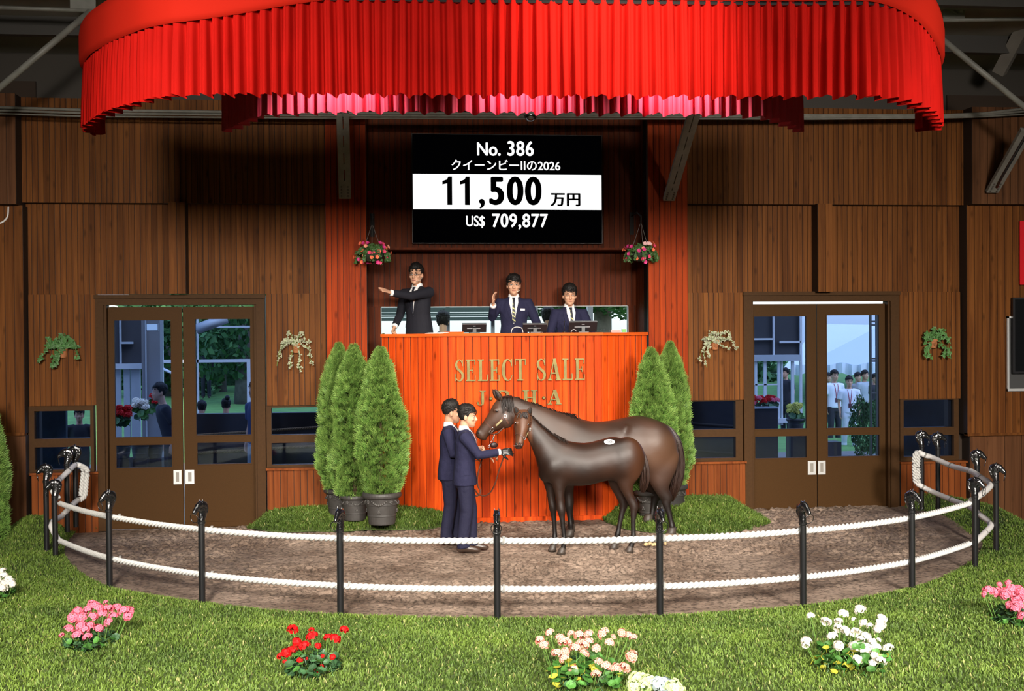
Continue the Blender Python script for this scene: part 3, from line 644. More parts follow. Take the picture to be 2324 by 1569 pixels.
def drape(name, px, ztop, pleat, amp, m, seed, parent, thick=.004):
    q, s = path(px, ZH, .011); r = np.random.default_rng(seed); n = len(q)
    T = np.gradient(q, axis=0); T /= np.linalg.norm(T, axis=1)[:, None]; Nn = np.stack([T[:, 1], -T[:, 0]], 1)   # outward
    ph = np.cumsum(2 * PI * .011 / (pleat * (1 + .45 * (np.interp(s, np.arange(0, s[-1] + .3, .14), r.random(int(s[-1] / .14) + 4)[:len(np.arange(0, s[-1] + .3, .14))]) - .5))))
    am = amp * (.65 + .7 * np.interp(s, np.arange(0, s[-1] + .5, .19), r.random(len(np.arange(0, s[-1] + .5, .19)))))
    rows = 14; V = []
    ph2 = ph + .5 * np.sin(s * 7.3 + seed)
    for k in range(rows + 1):
        t = k / rows; zt = ztop(q[:, 0]) ; z = zt + (ZH - zt) * t
        p_ = ph * (1 - t) + ph2 * t
        f = np.sin(p_) ; f = np.sign(f) * np.abs(f) ** .55 + .35 * np.sin(2 * p_ + 1.1)
        off = am * f * (.45 + .6 * t ** .6)
        zz_ = z + (t ** 6) * .012 * np.sin(ph * .5 + 2)
        V.append(np.stack([q[:, 0] + Nn[:, 0] * off, q[:, 1] + Nn[:, 1] * off, zz_], 1))
    V = np.array(V); idx = np.arange(n * (rows + 1)).reshape(rows + 1, n)
    F_ = np.stack([idx[:-1, :-1], idx[:-1, 1:], idx[1:, 1:], idx[1:, :-1]], -1).reshape(-1, 4)
    me = smooth(fast_mesh(name, V.reshape(-1, 3) - np.array(parent.location), F_)); o = link(name, me, m, parent); return o, q, Nn
can = thing('stage_canopy', 'round-cornered red velvet canopy hanging over the ring', 'canopy', (0, 10.4, 4.5))
def zt_o(x): return 5.30 - .20 * sstep(1.9, 3.6, np.abs(x - .10)) 
co, qo, No = drape('outer_curtain', hem_o, zt_o, .100, .056, RED_V, 3, can)
ci, qi, Ni = drape('inner_curtain', hem_i, lambda x: 5.25 + 0 * x, .1, .05, PINK_V, 8, can); tag(ci, 'rose satin inner valance')
# pelmet band above the curtain heading, with its rolled lower edge
n = len(qo); V = []; prof = [(.030, -.03), (.055, -.012), (.062, .02), (.062, .12), (.062, .24), (.05, .32), (.03, .33), (.03, .0)]
for off, dz in prof: V.append(np.stack([qo[:, 0] + No[:, 0] * off, qo[:, 1] + No[:, 1] * off, zt_o(qo[:, 0]) + dz], 1))
V = np.array(V); kk = len(prof); idx = np.arange(n * kk).reshape(kk, n)
F_ = np.stack([idx[:-1, :-1], idx[:-1, 1:], idx[1:, 1:], idx[1:, :-1]], -1).reshape(-1, 4)
link('pelmet', smooth(fast_mesh('pelmet', V.reshape(-1, 3) - np.array(can.location), F_)), RED_P, can)
b = MB()
b.chain([(q_[0] - can.location.x, q_[1] - can.location.y, .76 + .0) for q_ in qo[::12]], .02, 6)
link('curtain_rail', b, BLACKM, can)

# ================================================================== roof steel
def bar(name, p, q, w_, t, label, cat='beam', m=None, holes=0, grp=None):
    p, q = Vector(p), Vector(q); r = thing(name, label, cat, p, group=grp)
    b = MB(); d = (q - p); n = d.normalized(); sx = n.cross(Vector((0, 0, 1))).normalized() if abs(n.z) < .95 else Vector((1, 0, 0)); up = sx.cross(n)
    return r, d, n, sx, up
def tube(name, pts, rad, label, m=STEEL, cat='pipe', n=8, grp=None):
    o = link(name, smooth(MB().chain(pts, rad, n).mesh(name)), m); return tag(o, label, cat, grp)
def beam(name, p, q, w_, h_, label, m=STEEL, cat='beam', side=None):
    return tag(link(name, MB().chain([p, q], [(w_ / 2 * 1.414, h_ / 2 * 1.414)] * 2, 4, side=side or (1, 0, 0)), m), label, cat)
Yt = 14.6
tube('truss_chord', [P(-160, 12, Yt), P(262, 26, Yt)], .026, 'grey steel truss tube at the upper left, running behind the canopy', cat='beam')
link('gusset_plate', MB().box(P(160, 10, Yt).x, P(218, 10, Yt).x, Yt - .02, Yt, P(190, 22, Yt).z, P(190, -30, Yt).z), STEEL, None); tag(bpy.data.objects['gusset_plate'], 'square gusset plate on the upper left truss tube', 'plate')
tube('truss_brace', [P(-40, 232, Yt), P(205, 26, Yt)], .040, 'diagonal grey truss brace at the upper left', cat='beam')
tube('truss_chord', [P(2060, 47, Yt), P(2480, 41, Yt)], .026, 'grey steel truss tube at the upper right, running behind the canopy', cat='beam')
g = link('gusset_plate', MB().box(P(2139, 30, Yt).x, P(2188, 30, Yt).x, Yt - .02, Yt, P(2160, 44, Yt).z, P(2160, 12, Yt).z), STEEL); tag(g, 'square gusset plate on the upper right truss tube', 'plate')
tube('truss_brace', [P(2110, 66, Yt), P(2400, 305, Yt)], .040, 'diagonal grey truss brace at the upper right', cat='beam')
tube('truss_brace', [P(2115, -5, Yt), P(2172, 32, Yt)], .028, 'short truss brace meeting the right gusset plate', cat='beam')
tube('truss_brace', [P(2185, -30, Yt), P(2180, 30, Yt)], .03, 'short upright truss tube above the right gusset plate', cat='beam')
beam('roof_strut', P(2268, 165, 15.6), P(2345, 20, 15.0), .16, .16, 'wide dark roof strut at the far upper right', m=CEIL)
for k, (du, dr) in enumerate(((0, .02), (7, .016), (14, .012))):
    tube('conduit', [P(-30, 243 + du, 15.9), P(190, 250 + du, 15.9), P(700, 257 + du * .8, 15.9), P(1200, 258 + du * .8, 15.9), P(1850, 262 + du * .6, 15.9), P(2140, 262 + du * .4, 15.9), P(2230, 258 + du * .5, 15.9), P(2350, 244 + du, 15.9)], dr, ['thick grey conduit along the top of the board wall', 'middle grey conduit along the top of the board wall', 'thin lowest conduit along the top of the board wall'][k], cat='conduit', m=STEEL_D)
def strut(u0, v0, u1, v1, uw, Y0, label):
    """grey perforated steel brace: foot on the wall at (u0,v0), leaving it towards the hall"""
    a = P(u0, v0, Y0); x = a.x
    d = ray(u1, v1); t = (x - CAM.x) / d.x if abs(d.x) > .02 else 0
    b_ = CAM + d * t
    if not (Y0 - 3.2 < b_.y < Y0 - .3): b_ = P(u1, v1, Y0 - 1.6)
    n = (b_ - a).normalized(); L_ = (b_ - a).length; wd = uw * px2m(Y0); r = thing('wall_strut', label, 'beam', a)
    up = Vector((1, 0, 0)).cross(n).normalized(); 
    if up.y > 0: up = -up
    f = lambda x_, t_, d_: Vector((x_, 0, 0)) + n * t_ + up * d_
    bx = lambda B, x0, x1, t0, t1, d0, d1: B.add([f(x0, t0, d0), f(x1, t0, d0), f(x1, t1, d0), f(x0, t1, d0), f(x0, t0, d1), f(x1, t0, d1), f(x1, t1, d1), f(x0, t1, d1)], [(0, 3, 2, 1), (4, 5, 6, 7), (0, 1, 5, 4), (1, 2, 6, 5), (2, 3, 7, 6), (3, 0, 4, 7)])
    B = MB(); g_ = .006
    bx(B, -wd / 2, -g_, 0, L_, 0, .05); bx(B, g_, wd / 2, 0, L_, 0, .05); bx(B, -g_, g_, 0, .22, 0, .05)
    for k in range(1, 5): bx(B, -g_, g_, L_ * k / 5 - .06, L_ * k / 5 + .02, 0, .05)
    link('channel', B, STEEL_D, r)
    for i in (-1, 1):
        for k in range(4): link('bolt', MB().chain([f(i * wd * .27, .04 + .045 * k, .045), f(i * wd * .27, .04 + .045 * k, .062)], .012, 6), mat('dark_bolt', (.08, .08, .07), .4), r)
    return r
strut(783, 448, 778, 255, 27, 16.25, 'grey slotted steel strut on the left orange pillar')
strut(1517, 450, 1574, 255, 27, 16.25, 'grey slotted steel strut leaning out from the right orange pillar')
strut(2250, 432, 2330, 290, 30, 16.0, 'grey steel strut with cables at the right wing wall')
t = thing('dome_camera', 'round clear dome fitting hanging under the conduit above the screen', 'camera', P(1204, 262, 15.87))
link('dome', smooth(MB().ball((0, 0, 0), .085, 14, 8).mesh('dome')), glass('dome_plastic', (.25, .24, .22), .25, .1), t); link('mount_ring', MB().lathe([(.09, 0), (.09, .03), (.05, .05)], n=16), STEEL, t)
# ================================================================== rail posts and ropes
GLOSS = mat('glossy_black_iron', (.006, .006, .007), .16, spec=.9, coat=.6, bscale=60, bstr=.35)
GLOSS_P = mat('black_post_paint', (.008, .008, .009), .32, spec=.6)
posts = [  # head top v, foot u, v, depth guess by height .99 m; facing outwards
 ('a', 107, 1050, 106, 1243), ('b', 127, 1085, 126, 1280), ('c', 153, 1015, 153, 1197), ('d', 172, 1008, 172, 1186),
 ('e', 247, 1117, 249, 1330), ('f', 458, 1140, 459, 1370), ('g', 772, 1155, 773, 1398), ('h', 1128, 1160, 1129, 1406), ('i', 1499, 1157, 1498, 1400),
 ('j', 1821, 1137, 1823, 1377), ('k', 2067, 1113, 2070, 1338), ('l', 2211, 1082, 2213, 1290), ('m', 2261, 1049, 2261, 1246), ('n', 2217, 1018, 2218, 1203), ('o', 2130, 990, 2129, 1150), ('p', 2092, 980, 2092, 1146)]
PLAB = {'a': 'black horse-head rail post, outermost on the left side', 'b': 'black horse-head rail post at the left bend of the front rope', 'c': 'black horse-head rail post by the left low window, front of the pair', 'd': 'black horse-head rail post by the left low window, holding the rope loop',
 'e': 'black horse-head rail post before the left edge of the left door', 'f': 'black horse-head rail post before the right leaf of the left door', 'g': 'black horse-head rail post before the left thuja pots', 'h': 'middle black horse-head rail post between handlers and foal',
 'i': 'black horse-head rail post before the mare\'s hind hooves', 'j': 'black horse-head rail post before the left leaf of the right door', 'k': 'black horse-head rail post before the right edge of the right door', 'l': 'black horse-head rail post at the right bend of the front rope',
 'm': 'black horse-head rail post, outermost on the right side', 'n': 'black horse-head rail post by the right wing wall, behind the bend', 'o': 'black horse-head rail post by the right low window, right of the pair', 'p': 'black horse-head rail post by the right low window, holding the rope loop'}
def finial():
    """horse head looking along -Y, neck foot at z=0"""
    b = MB(); s = (1, 0, 0)
    b.chain([(0, .0, -.01), (0, .004, .02), (0, .016, .055), (0, .026, .095), (0, .020, .135), (0, -.002, .165)], [(.034, .034), (.032, .037), (.029, .048), (.028, .055), (.028, .053), (.024, .036)], 14, side=s)
    b.chain([(0, .018, .166), (0, -.008, .160), (0, -.038, .142), (0, -.066, .118), (0, -.091, .096), (0, -.103, .084)], [(.018, .024), (.027, .040), (.028, .042), (.022, .031), (.019, .024), (.014, .016)], 14, side=s)
    b.ball((0, -.026, .118), (.030, .026, .028), 10, 7)
    for e in (-1, 1):
        b.chain([(e * .017, .004, .178), (e * .021, .0, .196), (e * .020, -.004, .212)], [.009, .0075, .002], 6)
        b.ball((e * .026, -.036, .150), .0075, 6, 4); b.ball((e * .015, -.094, .100), .006, 6, 4)
    r = random.Random(4)
    for k in range(26):   # locks of the mane along the crest
        t = k / 25; a = -.35 + 2.3 * t; y, z = .018 + .058 * math.sin(a), .122 + .064 * math.cos(a); e = r.choice((-1, 1))
        b.chain([(e * .006, y, z), (e * .020, y - .008, z - .010), (e * .029, y - .018 - .006 * r.random(), z - .028 - .01 * r.random())], [.0085, .0075, .003], 5)
    me = remesh(b, .0042, 1, .4, 'horse_head'); return me
FIN = finial(); PR = .031; PH_ = .79
b = MB(); b.lathe([(PR, -.06), (PR, PH_ - .03), (PR + .006, PH_ - .025), (PR + .006, PH_ - .005), (PR, PH_)], n=18); POSTM = smooth(b.mesh('pole'), False); FIN.materials.append(GLOSS); POSTM.materials.append(GLOSS_P)
b = MB(); rr = [(0 + .047 * math.cos(a), 0, .047 * math.sin(a)) for a in np.linspace(0, 2 * PI, 25)]; b.chain(rr, .0035, 6, caps=False); RINGM = smooth(b.mesh('mouth_ring')); RINGM.materials.append(GLOSS)
ringc = Vector((.1, 16.6, 0)); POST = {}
for key, hu, hv, fu, fv in posts:
    dep = 1.0 / ((fv - hv) / F); 
    if key in 'op': dep = 15.75
    if key == 'd': dep = 15.2
    hor = 757 - ROLL * (fu - 1162); Yp = CAM.y + ray(fu, fv).y * dep / ray(fu, fv).dot(FWD) * 1.0
    p = P(fu, fv, Yp)
    if key in 'efghijkl':
        p = PZ(fu, fv, .03)
    POST[key] = p
    d = p - ringc; rot = math.atan2(d.x, -d.y)
    r = thing('rail_post', PLAB[key], 'post', p, rot, 'horse-head posts of the ring rail')
    link('pole', POSTM, None, r).data = POSTM
    o = bpy.data.objects.new('horse_head', FIN); C.objects.link(o); o.parent = r; o.location = (0, 0, PH_)
    o = bpy.data.objects.new('mouth_ring', RINGM); C.objects.link(o); o.parent = r; o.location = (0, -.094, PH_ + .042); o.rotation_euler = (math.radians(12), 0, 0)
ROPE = mat('white_twisted_rope', (.58, .57, .545), .75, nscale=30, namt=.08, bscale=260, bstr=.3, stretch=(1, 1, 1))
SLEEVE = mat('white_rope_sleeve', (.68, .655, .635), .6, bscale=90, bstr=.15)
def rope_path(px, sag, k=10):
    """points hung between posts; px holds world points"""
    out = []
    for a, b_ in zip(px, px[1:]):
        a, b_ = Vector(a), Vector(b_); L_ = (b_ - a).length
        for i in range(k): t = i / k; q = a.lerp(b_, t); q.z -= sag * L_ * 4 * t * (1 - t); out.append(q)
    out.append(Vector(px[-1])); return out
def twisted(mbs, pts, R=.031, pitch=.155, step=.011, n=7):
    pts = np.array([tuple(p) for p in pts]); s = np.concatenate([[0], np.cumsum(np.linalg.norm(np.diff(pts, axis=0), axis=1))]); t = np.arange(0, s[-1], step)
    q = np.stack([np.interp(t, s, pts[:, i]) for i in range(3)], 1); T = np.gradient(q, axis=0); T /= np.linalg.norm(T, axis=1)[:, None]
    up = np.array([0, 0, 1.0]); A = np.cross(T, up); A /= np.linalg.norm(A, axis=1)[:, None] + 1e-9; B = np.cross(A, T)
    V, Q = [], []; base = 0
    for j in range(3):
        ph = 2 * PI * (t / pitch + j / 3); c = q + (A * np.cos(ph)[:, None] + B * np.sin(ph)[:, None]) * R * .5
        ang = 2 * PI * np.arange(n) / n
        ring = c[:, None, :] + (A[:, None, :] * np.cos(ang)[None, :, None] + B[:, None, :] * np.sin(ang)[None, :, None]) * R * .53
        V.append(ring.reshape(-1, 3)); m_ = len(t); idx = base + np.arange(m_ * n).reshape(m_, n); nx = np.roll(idx, -1, 1)
        Q.append(np.stack([idx[:-1], nx[:-1], nx[1:], idx[1:]], -1).reshape(-1, 4)); base += m_ * n
    mbs.append((np.concatenate(V), np.concatenate(Q)))
def post_pt(key, dz, inward=.055):
    p = POST[key]; d = (ringc - p); d.z = 0; d.normalize(); q = p + d * inward; q.z = p.z + dz; return q
def rope_at(u, v, near): # a point seen at u, v at the depth of a post
    return P(u, v, POST[near].y)
front = ['b', 'e', 'f', 'g', 'h', 'i', 'j', 'k', 'l']
for lev, dz, nm in (('upper', .698, 'upper'), ('lower', .262, 'lower')):
    pts = [post_pt(k, dz) for k in front]
    mbs = []; twisted(mbs, rope_path(pts, .008)); Vv, Qq = mbs[0]
    r = thing('rail_rope', 'thick white twisted rope along the front posts, %s of the two' % nm, 'rope', (0, pts[4].y, 0), group='white ropes of the ring rail')
    link('strands', smooth(fast_mesh('strands', Vv - np.array(r.location), Qq)), ROPE, r)
    for k in front[1:-1]:      # whipping where it is tied to the post
        c = post_pt(k, dz) - r.location; b = MB()
        for i in range(3): b.chain([c + Vector((.033 * math.cos(a) * .2 + .045 + .008 * i, .036 * math.sin(a), .036 * math.cos(a))) for a in np.linspace(0, 2 * PI, 13)], .004, 5, caps=False)
        b.chain([c + Vector((0, -.005, 0)), POST[k] + Vector((0, .0, dz)) - r.location], .006, 5)
        link('tie', smooth(b.mesh('tie')), mat('grey_tie_cord', (.35, .34, .32), .6), r)
def side_rope(name, label, pix, loop=False):
    pts = [P(u, v, POST[k].y + dy) for u, v, k, dy in pix]; r = thing(name, label, 'rope', pts[0], group='white sleeved side ropes'); q = [p - r.location for p in pts]
    link('sleeve', smooth(MB().chain([Vector(x) for x in catmull([tuple(p) for p in q], 8)], .034, 12).mesh('sleeve')), SLEEVE, r)
    for p, p2 in zip(q[1:-1], q[2:]):
        d = (p2 - p).normalized(); link('clamp', smooth(MB().chain([p - d * .012, p + d * .012], .037, 12).mesh('clamp')), STEEL, r)
side_rope('side_rope', 'white sleeved side rope on the left, upper run', [(133, 1133, 'b', .06), (117, 1107, 'a', .0), (133, 1091, 'a', .5), (155, 1070, 'c', -.05), (170, 1056, 'd', -.1), (183, 1057, 'd', -.05)])
side_rope('side_rope', 'white sleeved side rope on the left, lower run', [(136, 1233, 'b', .06), (116, 1190, 'a', .05), (140, 1172, 'a', .8), (160, 1150, 'c', -.05), (176, 1136, 'd', -.1), (185, 1134, 'd', -.05)])
side_rope('side_rope', 'white sleeved side rope on the right, upper run', [(2205, 1136, 'l', .06), (2230, 1120, 'l', .4), (2248, 1100, 'm', .08), (2227, 1085, 'm', .4), (2203, 1070, 'n', -.06), (2160, 1058, 'n', .6), (2116, 1039, 'o', -.06), (2100, 1034, 'p', -.1), (2084, 1026, 'p', -.06)])
side_rope('side_rope', 'white sleeved side rope on the right, lower run', [(2211, 1232, 'l', .06), (2235, 1210, 'l', .5), (2249, 1190, 'm', .08), (2225, 1170, 'm', .4), (2203, 1152, 'n', -.06), (2160, 1135, 'n', .6), (2113, 1115, 'o', -.06), (2095, 1106, 'p', -.1), (2081, 1098, 'p', -.06)])
for key, us, lab in (('d', [(183, 1057), (189, 1068), (187, 1095), (184, 1124), (185, 1134)], 'left'), ('p', [(2084, 1026), (2076, 1034), (2075, 1062), (2077, 1090), (2081, 1098)], 'right')):
    r = thing('rope_hank', 'hank of white twisted rope hanging between the %s side ropes' % lab, 'rope', P(*us[0], POST[key].y - .05)); mbs = []
    for du, dy in ((0, 0), (9 if lab == 'left' else 8, .02)):
        pts = [P(u + (du if 0 < i < 4 else 0), v, POST[key].y - .06 - dy) - r.location for i, (u, v) in enumerate(us)]
        mbs = []; twisted(mbs, [Vector(x) for x in catmull([tuple(p) for p in pts], 8)], R=.033, pitch=.12); link('rope_turn', smooth(fast_mesh('rope_turn', *mbs[0])), ROPE, r)

# ================================================================== potted thujas
POTM = mat('dark_grey_planter', (.045, .041, .038), .55, nscale=12, namt=.15)
def pot_mesh(R=.245, Hh=.40):
    b = MB(); b.lathe([(0.02, 0), (R * .66, 0), (R * .68, .012), (R * .72, .10), (R * .745, .105), (R * .745, .12), (R * .735, .125), (R * .80, .24), (R * .83, .245), (R * .83, .262), (R * .82, .267), (R * .86, .325), (R * .93, .33), (R * 1.0, .345), (R * 1.02, .365), (R * 1.0, .39), (R * .95, Hh), (R * .88, Hh), (R * .86, Hh - .05), (.02, Hh - .05)], n=40)
    return smooth(b.mesh('pot'), False)
POT = pot_mesh(); POT.materials.append(POTM)
def relief():
    b = MB(); R = .245
    for k in range(4):     # garlands, rosettes between them, small shells below
        a0 = k * PI / 2 + .3
        for i in range(9):
            t = i / 8; a = a0 + t * .9; z = .30 - .045 * math.sin(PI * t); r = R * (.845 + .05 * (z - .27))
            b.ball((r * math.cos(a), r * math.sin(a), z), (.012 + .006 * math.sin(PI * t),) * 3, 6, 4)
        a = a0 - .33; r = R * .84
        for i in range(7): q = 2 * PI * i / 7; b.ball((r * math.cos(a + .09 * math.cos(q)), r * math.sin(a + .09 * math.cos(q)), .292 + .02 * math.sin(q)), .011, 6, 4)
        b.ball((r * math.cos(a), r * math.sin(a), .292), .014, 6, 4)
        for i in range(6):
            q = PI * i / 5; aa = a0 + .45 + .12 * math.cos(q); r = R * .78; b.chain([(r * math.cos(a0 + .45), r * math.sin(a0 + .45), .15), (r * 1.015 * math.cos(aa), r * 1.015 * math.sin(aa), .155 + .04 * math.sin(q))], [.004, .008], 5)
    return smooth(b.mesh('relief'))
REL = relief(); REL.materials.append(mat('planter_relief', (.07, .065, .06), .5))
SOIL = mat('potting_soil', (.03, .02, .012), .95, bscale=60, bstr=.6)
SOILM = MB().lathe([(.01, .33), (.21, .345), (.01, .36)], n=20).mesh('soil'); SOILM.materials.append(SOIL)
THUJA = vmat('thuja_sprays', .55, .35, bscale=0)
def thuja_mesh(seed, Hh, R, n=7200):
    r = np.random.default_rng(seed); V = []; Fq = []; cols = []
    # a flat fan spray: seven scale-leaf fingers, each a kite of two triangles
    fing = [(-1.05, .50), (-.7, .72), (-.36, .9), (0, 1.0), (.36, .9), (.7, .72), (1.05, .5)]
    base = 0
    for i in range(n):
        t = r.random() ** .85; z = t * Hh; prof = R * (min(1, .62 + 2.2 * t) if t < .18 else 1) * (1 - max(0, (t - .22) / .78) ** 2.1) ** .78
        a = r.random() * 2 * PI; prof *= 1 + .13 * math.sin(3 * a + seed + 5 * t) + .10 * math.sin(11 * t + 2 * a + seed); rad = prof * (1 - .42 * r.random() ** 1.7)
        p = np.array([rad * math.cos(a), rad * math.sin(a), z]); out = np.array([math.cos(a), math.sin(a), 0.0])
        d = out * (.75 + .3 * r.random()) + np.array([0, 0, .55 + .6 * r.random()]) + r.normal(0, .28, 3); d /= np.linalg.norm(d)
        sd = np.cross(d, r.normal(0, 1, 3)); sd /= np.linalg.norm(sd) + 1e-9; L_ = (.060 + .040 * r.random()) * (1.0 if t < .9 else .8)
        depth = (rad / max(prof, 1e-3)); lum = .22 + .78 * depth ** 2.6; hue = r.random()  # inner sprays darker: shade in the gaps is put into the colour
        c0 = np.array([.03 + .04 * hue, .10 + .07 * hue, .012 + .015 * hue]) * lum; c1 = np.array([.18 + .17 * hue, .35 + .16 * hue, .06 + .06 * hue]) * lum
        for q, l in fing:
            dd = d * math.cos(q) + sd * math.sin(q); nn = np.cross(dd, np.cross(d, sd)); w_ = .0042
            b0 = p + d * L_ * .25 * abs(math.cos(q)) * (1 - l * .5); tip = p + dd * L_ * l; md = p + dd * L_ * l * .6
            V += [b0, md + nn * w_, tip, md - nn * w_]; Fq.append((base, base + 1, base + 2, base + 3)); base += 4; cols += [c0, (c0 + c1) / 2, c1, (c0 + c1) / 2]
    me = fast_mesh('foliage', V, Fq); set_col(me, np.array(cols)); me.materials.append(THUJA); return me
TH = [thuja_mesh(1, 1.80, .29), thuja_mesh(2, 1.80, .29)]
TRUNK = MB().chain([(0, 0, .3), (.01, 0, .8), (0, .01, 1.6)], [.025, .022, .01], 8).mesh('trunk'); TRUNK.materials.append(mat('thuja_bark', (.08, .045, .025), .9))
def thuja(u, vbase, uw, vtop, Y, k, label, rot=0, sc_h=1.0):
    c = P(u, vbase, Y); z = gz(c.x, Y); c = P(u, vbase, Y); z0 = c.z
    r = thing('potted_thuja', label, 'potted tree', (c.x, Y, z0 - .01), rot, 'potted thujas beside the counter')
    s = uw * px2m(Y) / .50
    o = bpy.data.objects.new('pot', POT); C.objects.link(o); o.parent = r; o.scale = (s, s, s)
    q = bpy.data.objects.new('relief', REL); C.objects.link(q); q.parent = o
    q = bpy.data.objects.new('soil', SOILM); C.objects.link(q); q.parent = o
    q = bpy.data.objects.new('trunk', TRUNK); C.objects.link(q); q.parent = r
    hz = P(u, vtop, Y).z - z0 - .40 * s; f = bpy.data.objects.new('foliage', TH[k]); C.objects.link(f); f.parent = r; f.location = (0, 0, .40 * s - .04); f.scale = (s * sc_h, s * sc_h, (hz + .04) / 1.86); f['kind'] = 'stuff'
    return r
thuja(867, 1187, 90, 781, 15.25, 0, 'bushy potted thuja nearest the counter on the left, front pot of three', 2.2)
thuja(806, 1178, 72, 775, 15.62, 1, 'potted thuja in the middle of the three left pots', 1.0, 1.2)
thuja(772, 1166, 74, 772, 15.95, 0, 'potted thuja at the back of the three left pots, beside the low window', 4.0, 1.05)
thuja(1480, 1178, 88, 783, 15.35, 1, 'potted thuja on the right of the counter, front one behind the mare', 3.1, 1.0)
thuja(1523, 1160, 80, 769, 15.85, 0, 'potted thuja on the right of the counter, rear one by the pillar', .4, .95)
c = P(-34, 1250, 14.9); r = thing('potted_thuja', 'bright green thuja cut off by the frame at the left wing wall', 'potted tree', (c.x, 14.9, -.28))
f = bpy.data.objects.new('foliage', TH[1]); C.objects.link(f); f.parent = r; f.scale = (.95, .95, 1.02); f.location = (0, 0, .34); f['kind'] = 'stuff'
o = bpy.data.objects.new('pot', POT); C.objects.link(o); o.parent = r; q = bpy.data.objects.new('trunk', TRUNK); C.objects.link(q); q.parent = r

# ================================================================== flower clumps in the turf
LEAFV = {}
def leaf_mesh(name, col, rr=.03):
    """round scalloped geranium leaf, slightly cupped"""
    n = 12; V = [(0, 0, 0)] + [(rr * (1 + .10 * math.cos(5 * 2 * PI * j / n)) * math.cos(2 * PI * j / n), rr * (1 + .10 * math.cos(5 * 2 * PI * j / n)) * math.sin(2 * PI * j / n), rr * .28 + rr * .06 * math.cos(4 * PI * j / n)) for j in range(n)]
    b = MB().add(V, [(0, j + 1, (j + 1) % n + 1) for j in range(n)]); b.chain([(0, 0, 0), (0, 0, -.05)], .0025, 4)
    me = b.mesh('leaf'); me.materials.append(col); return me
LG = [leaf_mesh('leaf', mat('geranium_leaf_%s' % k, c, .5, rnd=.35)) for k, c in (('green', (.055, .17, .028)), ('dark_green', (.035, .095, .035)), ('yellow', (.42, .40, .04)))]
def bloom_mesh(name, c1, c2, R=.034, n=26, seed=0):
    """domed head of five-petalled florets"""
    r = np.random.default_rng(seed); V = []; Fq = []; col = []; k = 0
    for i in range(n):
        a = 2 * PI * ((i * .618) % 1); cz = 1 - (i + .5) / n * 1.25; s = math.sqrt(max(0, 1 - cz * cz)); d = np.array([s * math.cos(a), s * math.sin(a), cz]); c = d * R * np.array([1, 1, .8]) * (1 + .12 * r.normal())
        t = np.cross(d, [0, 0, 1.0]) if abs(d[2]) < .95 else np.array([1.0, 0, 0]); t /= np.linalg.norm(t); b_ = np.cross(d, t); ps = .0125; o = r.random() * 6
        for j in range(5):
            q = o + j * 2 * PI / 5; e = t * math.cos(q) + b_ * math.sin(q); f = t * math.cos(q + PI / 2) + b_ * math.sin(q + PI / 2)
            V += [c, c + e * ps * .7 + f * ps * .55 + d * .004, c + e * ps * 1.25 + d * .002, c + e * ps * .7 - f * ps * .55 + d * .004]; Fq.append((k, k + 1, k + 2, k + 3)); k += 4
            lit = .85 + .3 * r.random(); col += [np.array(c2), np.array(c1) * lit, np.array(c1) * lit, np.array(c1) * lit]
    me = fast_mesh(name, V, Fq); set_col(me, np.clip(np.array(col), 0, 1)); return me
PET = vmat('flower_petals', .6, .2)
def blooms(c1, c2, seed):
    out = []
    for k in range(3):
        me = bloom_mesh('flower_head', c1, c2, seed=seed + k, R=.036); me.materials.append(PET); out.append(me)
    return out
STEMM = mat('flower_stem', (.13, .26, .05), .6)
def clump(name, label, cat, heads, u, v, wpx, hpx, bl, seed, leafk=(0, 0, 0, 1), nleaf=46, headscale=1.0):
    """heads: pixel positions of flower heads; foliage mounded under them"""
    c = PZ(u, v, .12); r = random.Random(seed); Y = c.y; s = px2m(Y)
    root = thing(name, label, cat, (c.x, c.y, c.z - .03), group='flower clumps in the front turf')
    W_ = wpx * s / 2; Hh = hpx * s
    for i in range(int(nleaf * 1.7)):
        a = r.random() * 2 * PI; q = math.sqrt(r.random()); z = Hh * (.22 + .62 * (1 - q * .5) * r.random()); o = bpy.data.objects.new('leaf', LG[r.choice(leafk)]); C.objects.link(o); o.parent = root
        o.location = (W_ * .88 * q * math.cos(a), .27 * q * math.sin(a) - .10, z); o.rotation_euler = (r.uniform(-.7, .9), r.uniform(-.7, .7), a); o.scale = (r.uniform(.7, 1.25),) * 3
    stems = MB()
    for k, (hu, hv, *sc) in enumerate(heads):
        vs = [h_[1] for h_ in heads]; yy = .14 - .40 * (hv - min(vs)) / max(1, max(vs) - min(vs)) + r.uniform(-.05, .05)
        p = P(hu, hv, Y + yy) - root.location; o = bpy.data.objects.new('flower_head', bl[k % 3]); C.objects.link(o); o.parent = root; o.location = p
        o.scale = (headscale * (sc[0] if sc else r.uniform(.85, 1.15)),) * 3; o.rotation_euler = (r.uniform(.2, .9), r.uniform(-.4, .4), r.random() * 6)
        stems.chain([(p.x * .55, p.y * .6, .0), (p.x * .85, p.y * .9, p.z * .6), (p.x, p.y, p.z)], .003, 4)
    link('stems', stems, STEMM, root)
    return root
def hd(s, x0, y0, pts, n=2): return [(x0 + x / s, y0 + y / s, *k) for x, y, *k in pts]
pinkb = blooms((.86, .19, .27), (.62, .05, .10), 1); redb = blooms((.62, .006, .008), (.35, .0, .0), 4); salb = blooms((.92, .50, .40), (.80, .10, .06), 7); whb = blooms((.88, .87, .80), (.75, .62, .40), 10)
s2 = 2.7023
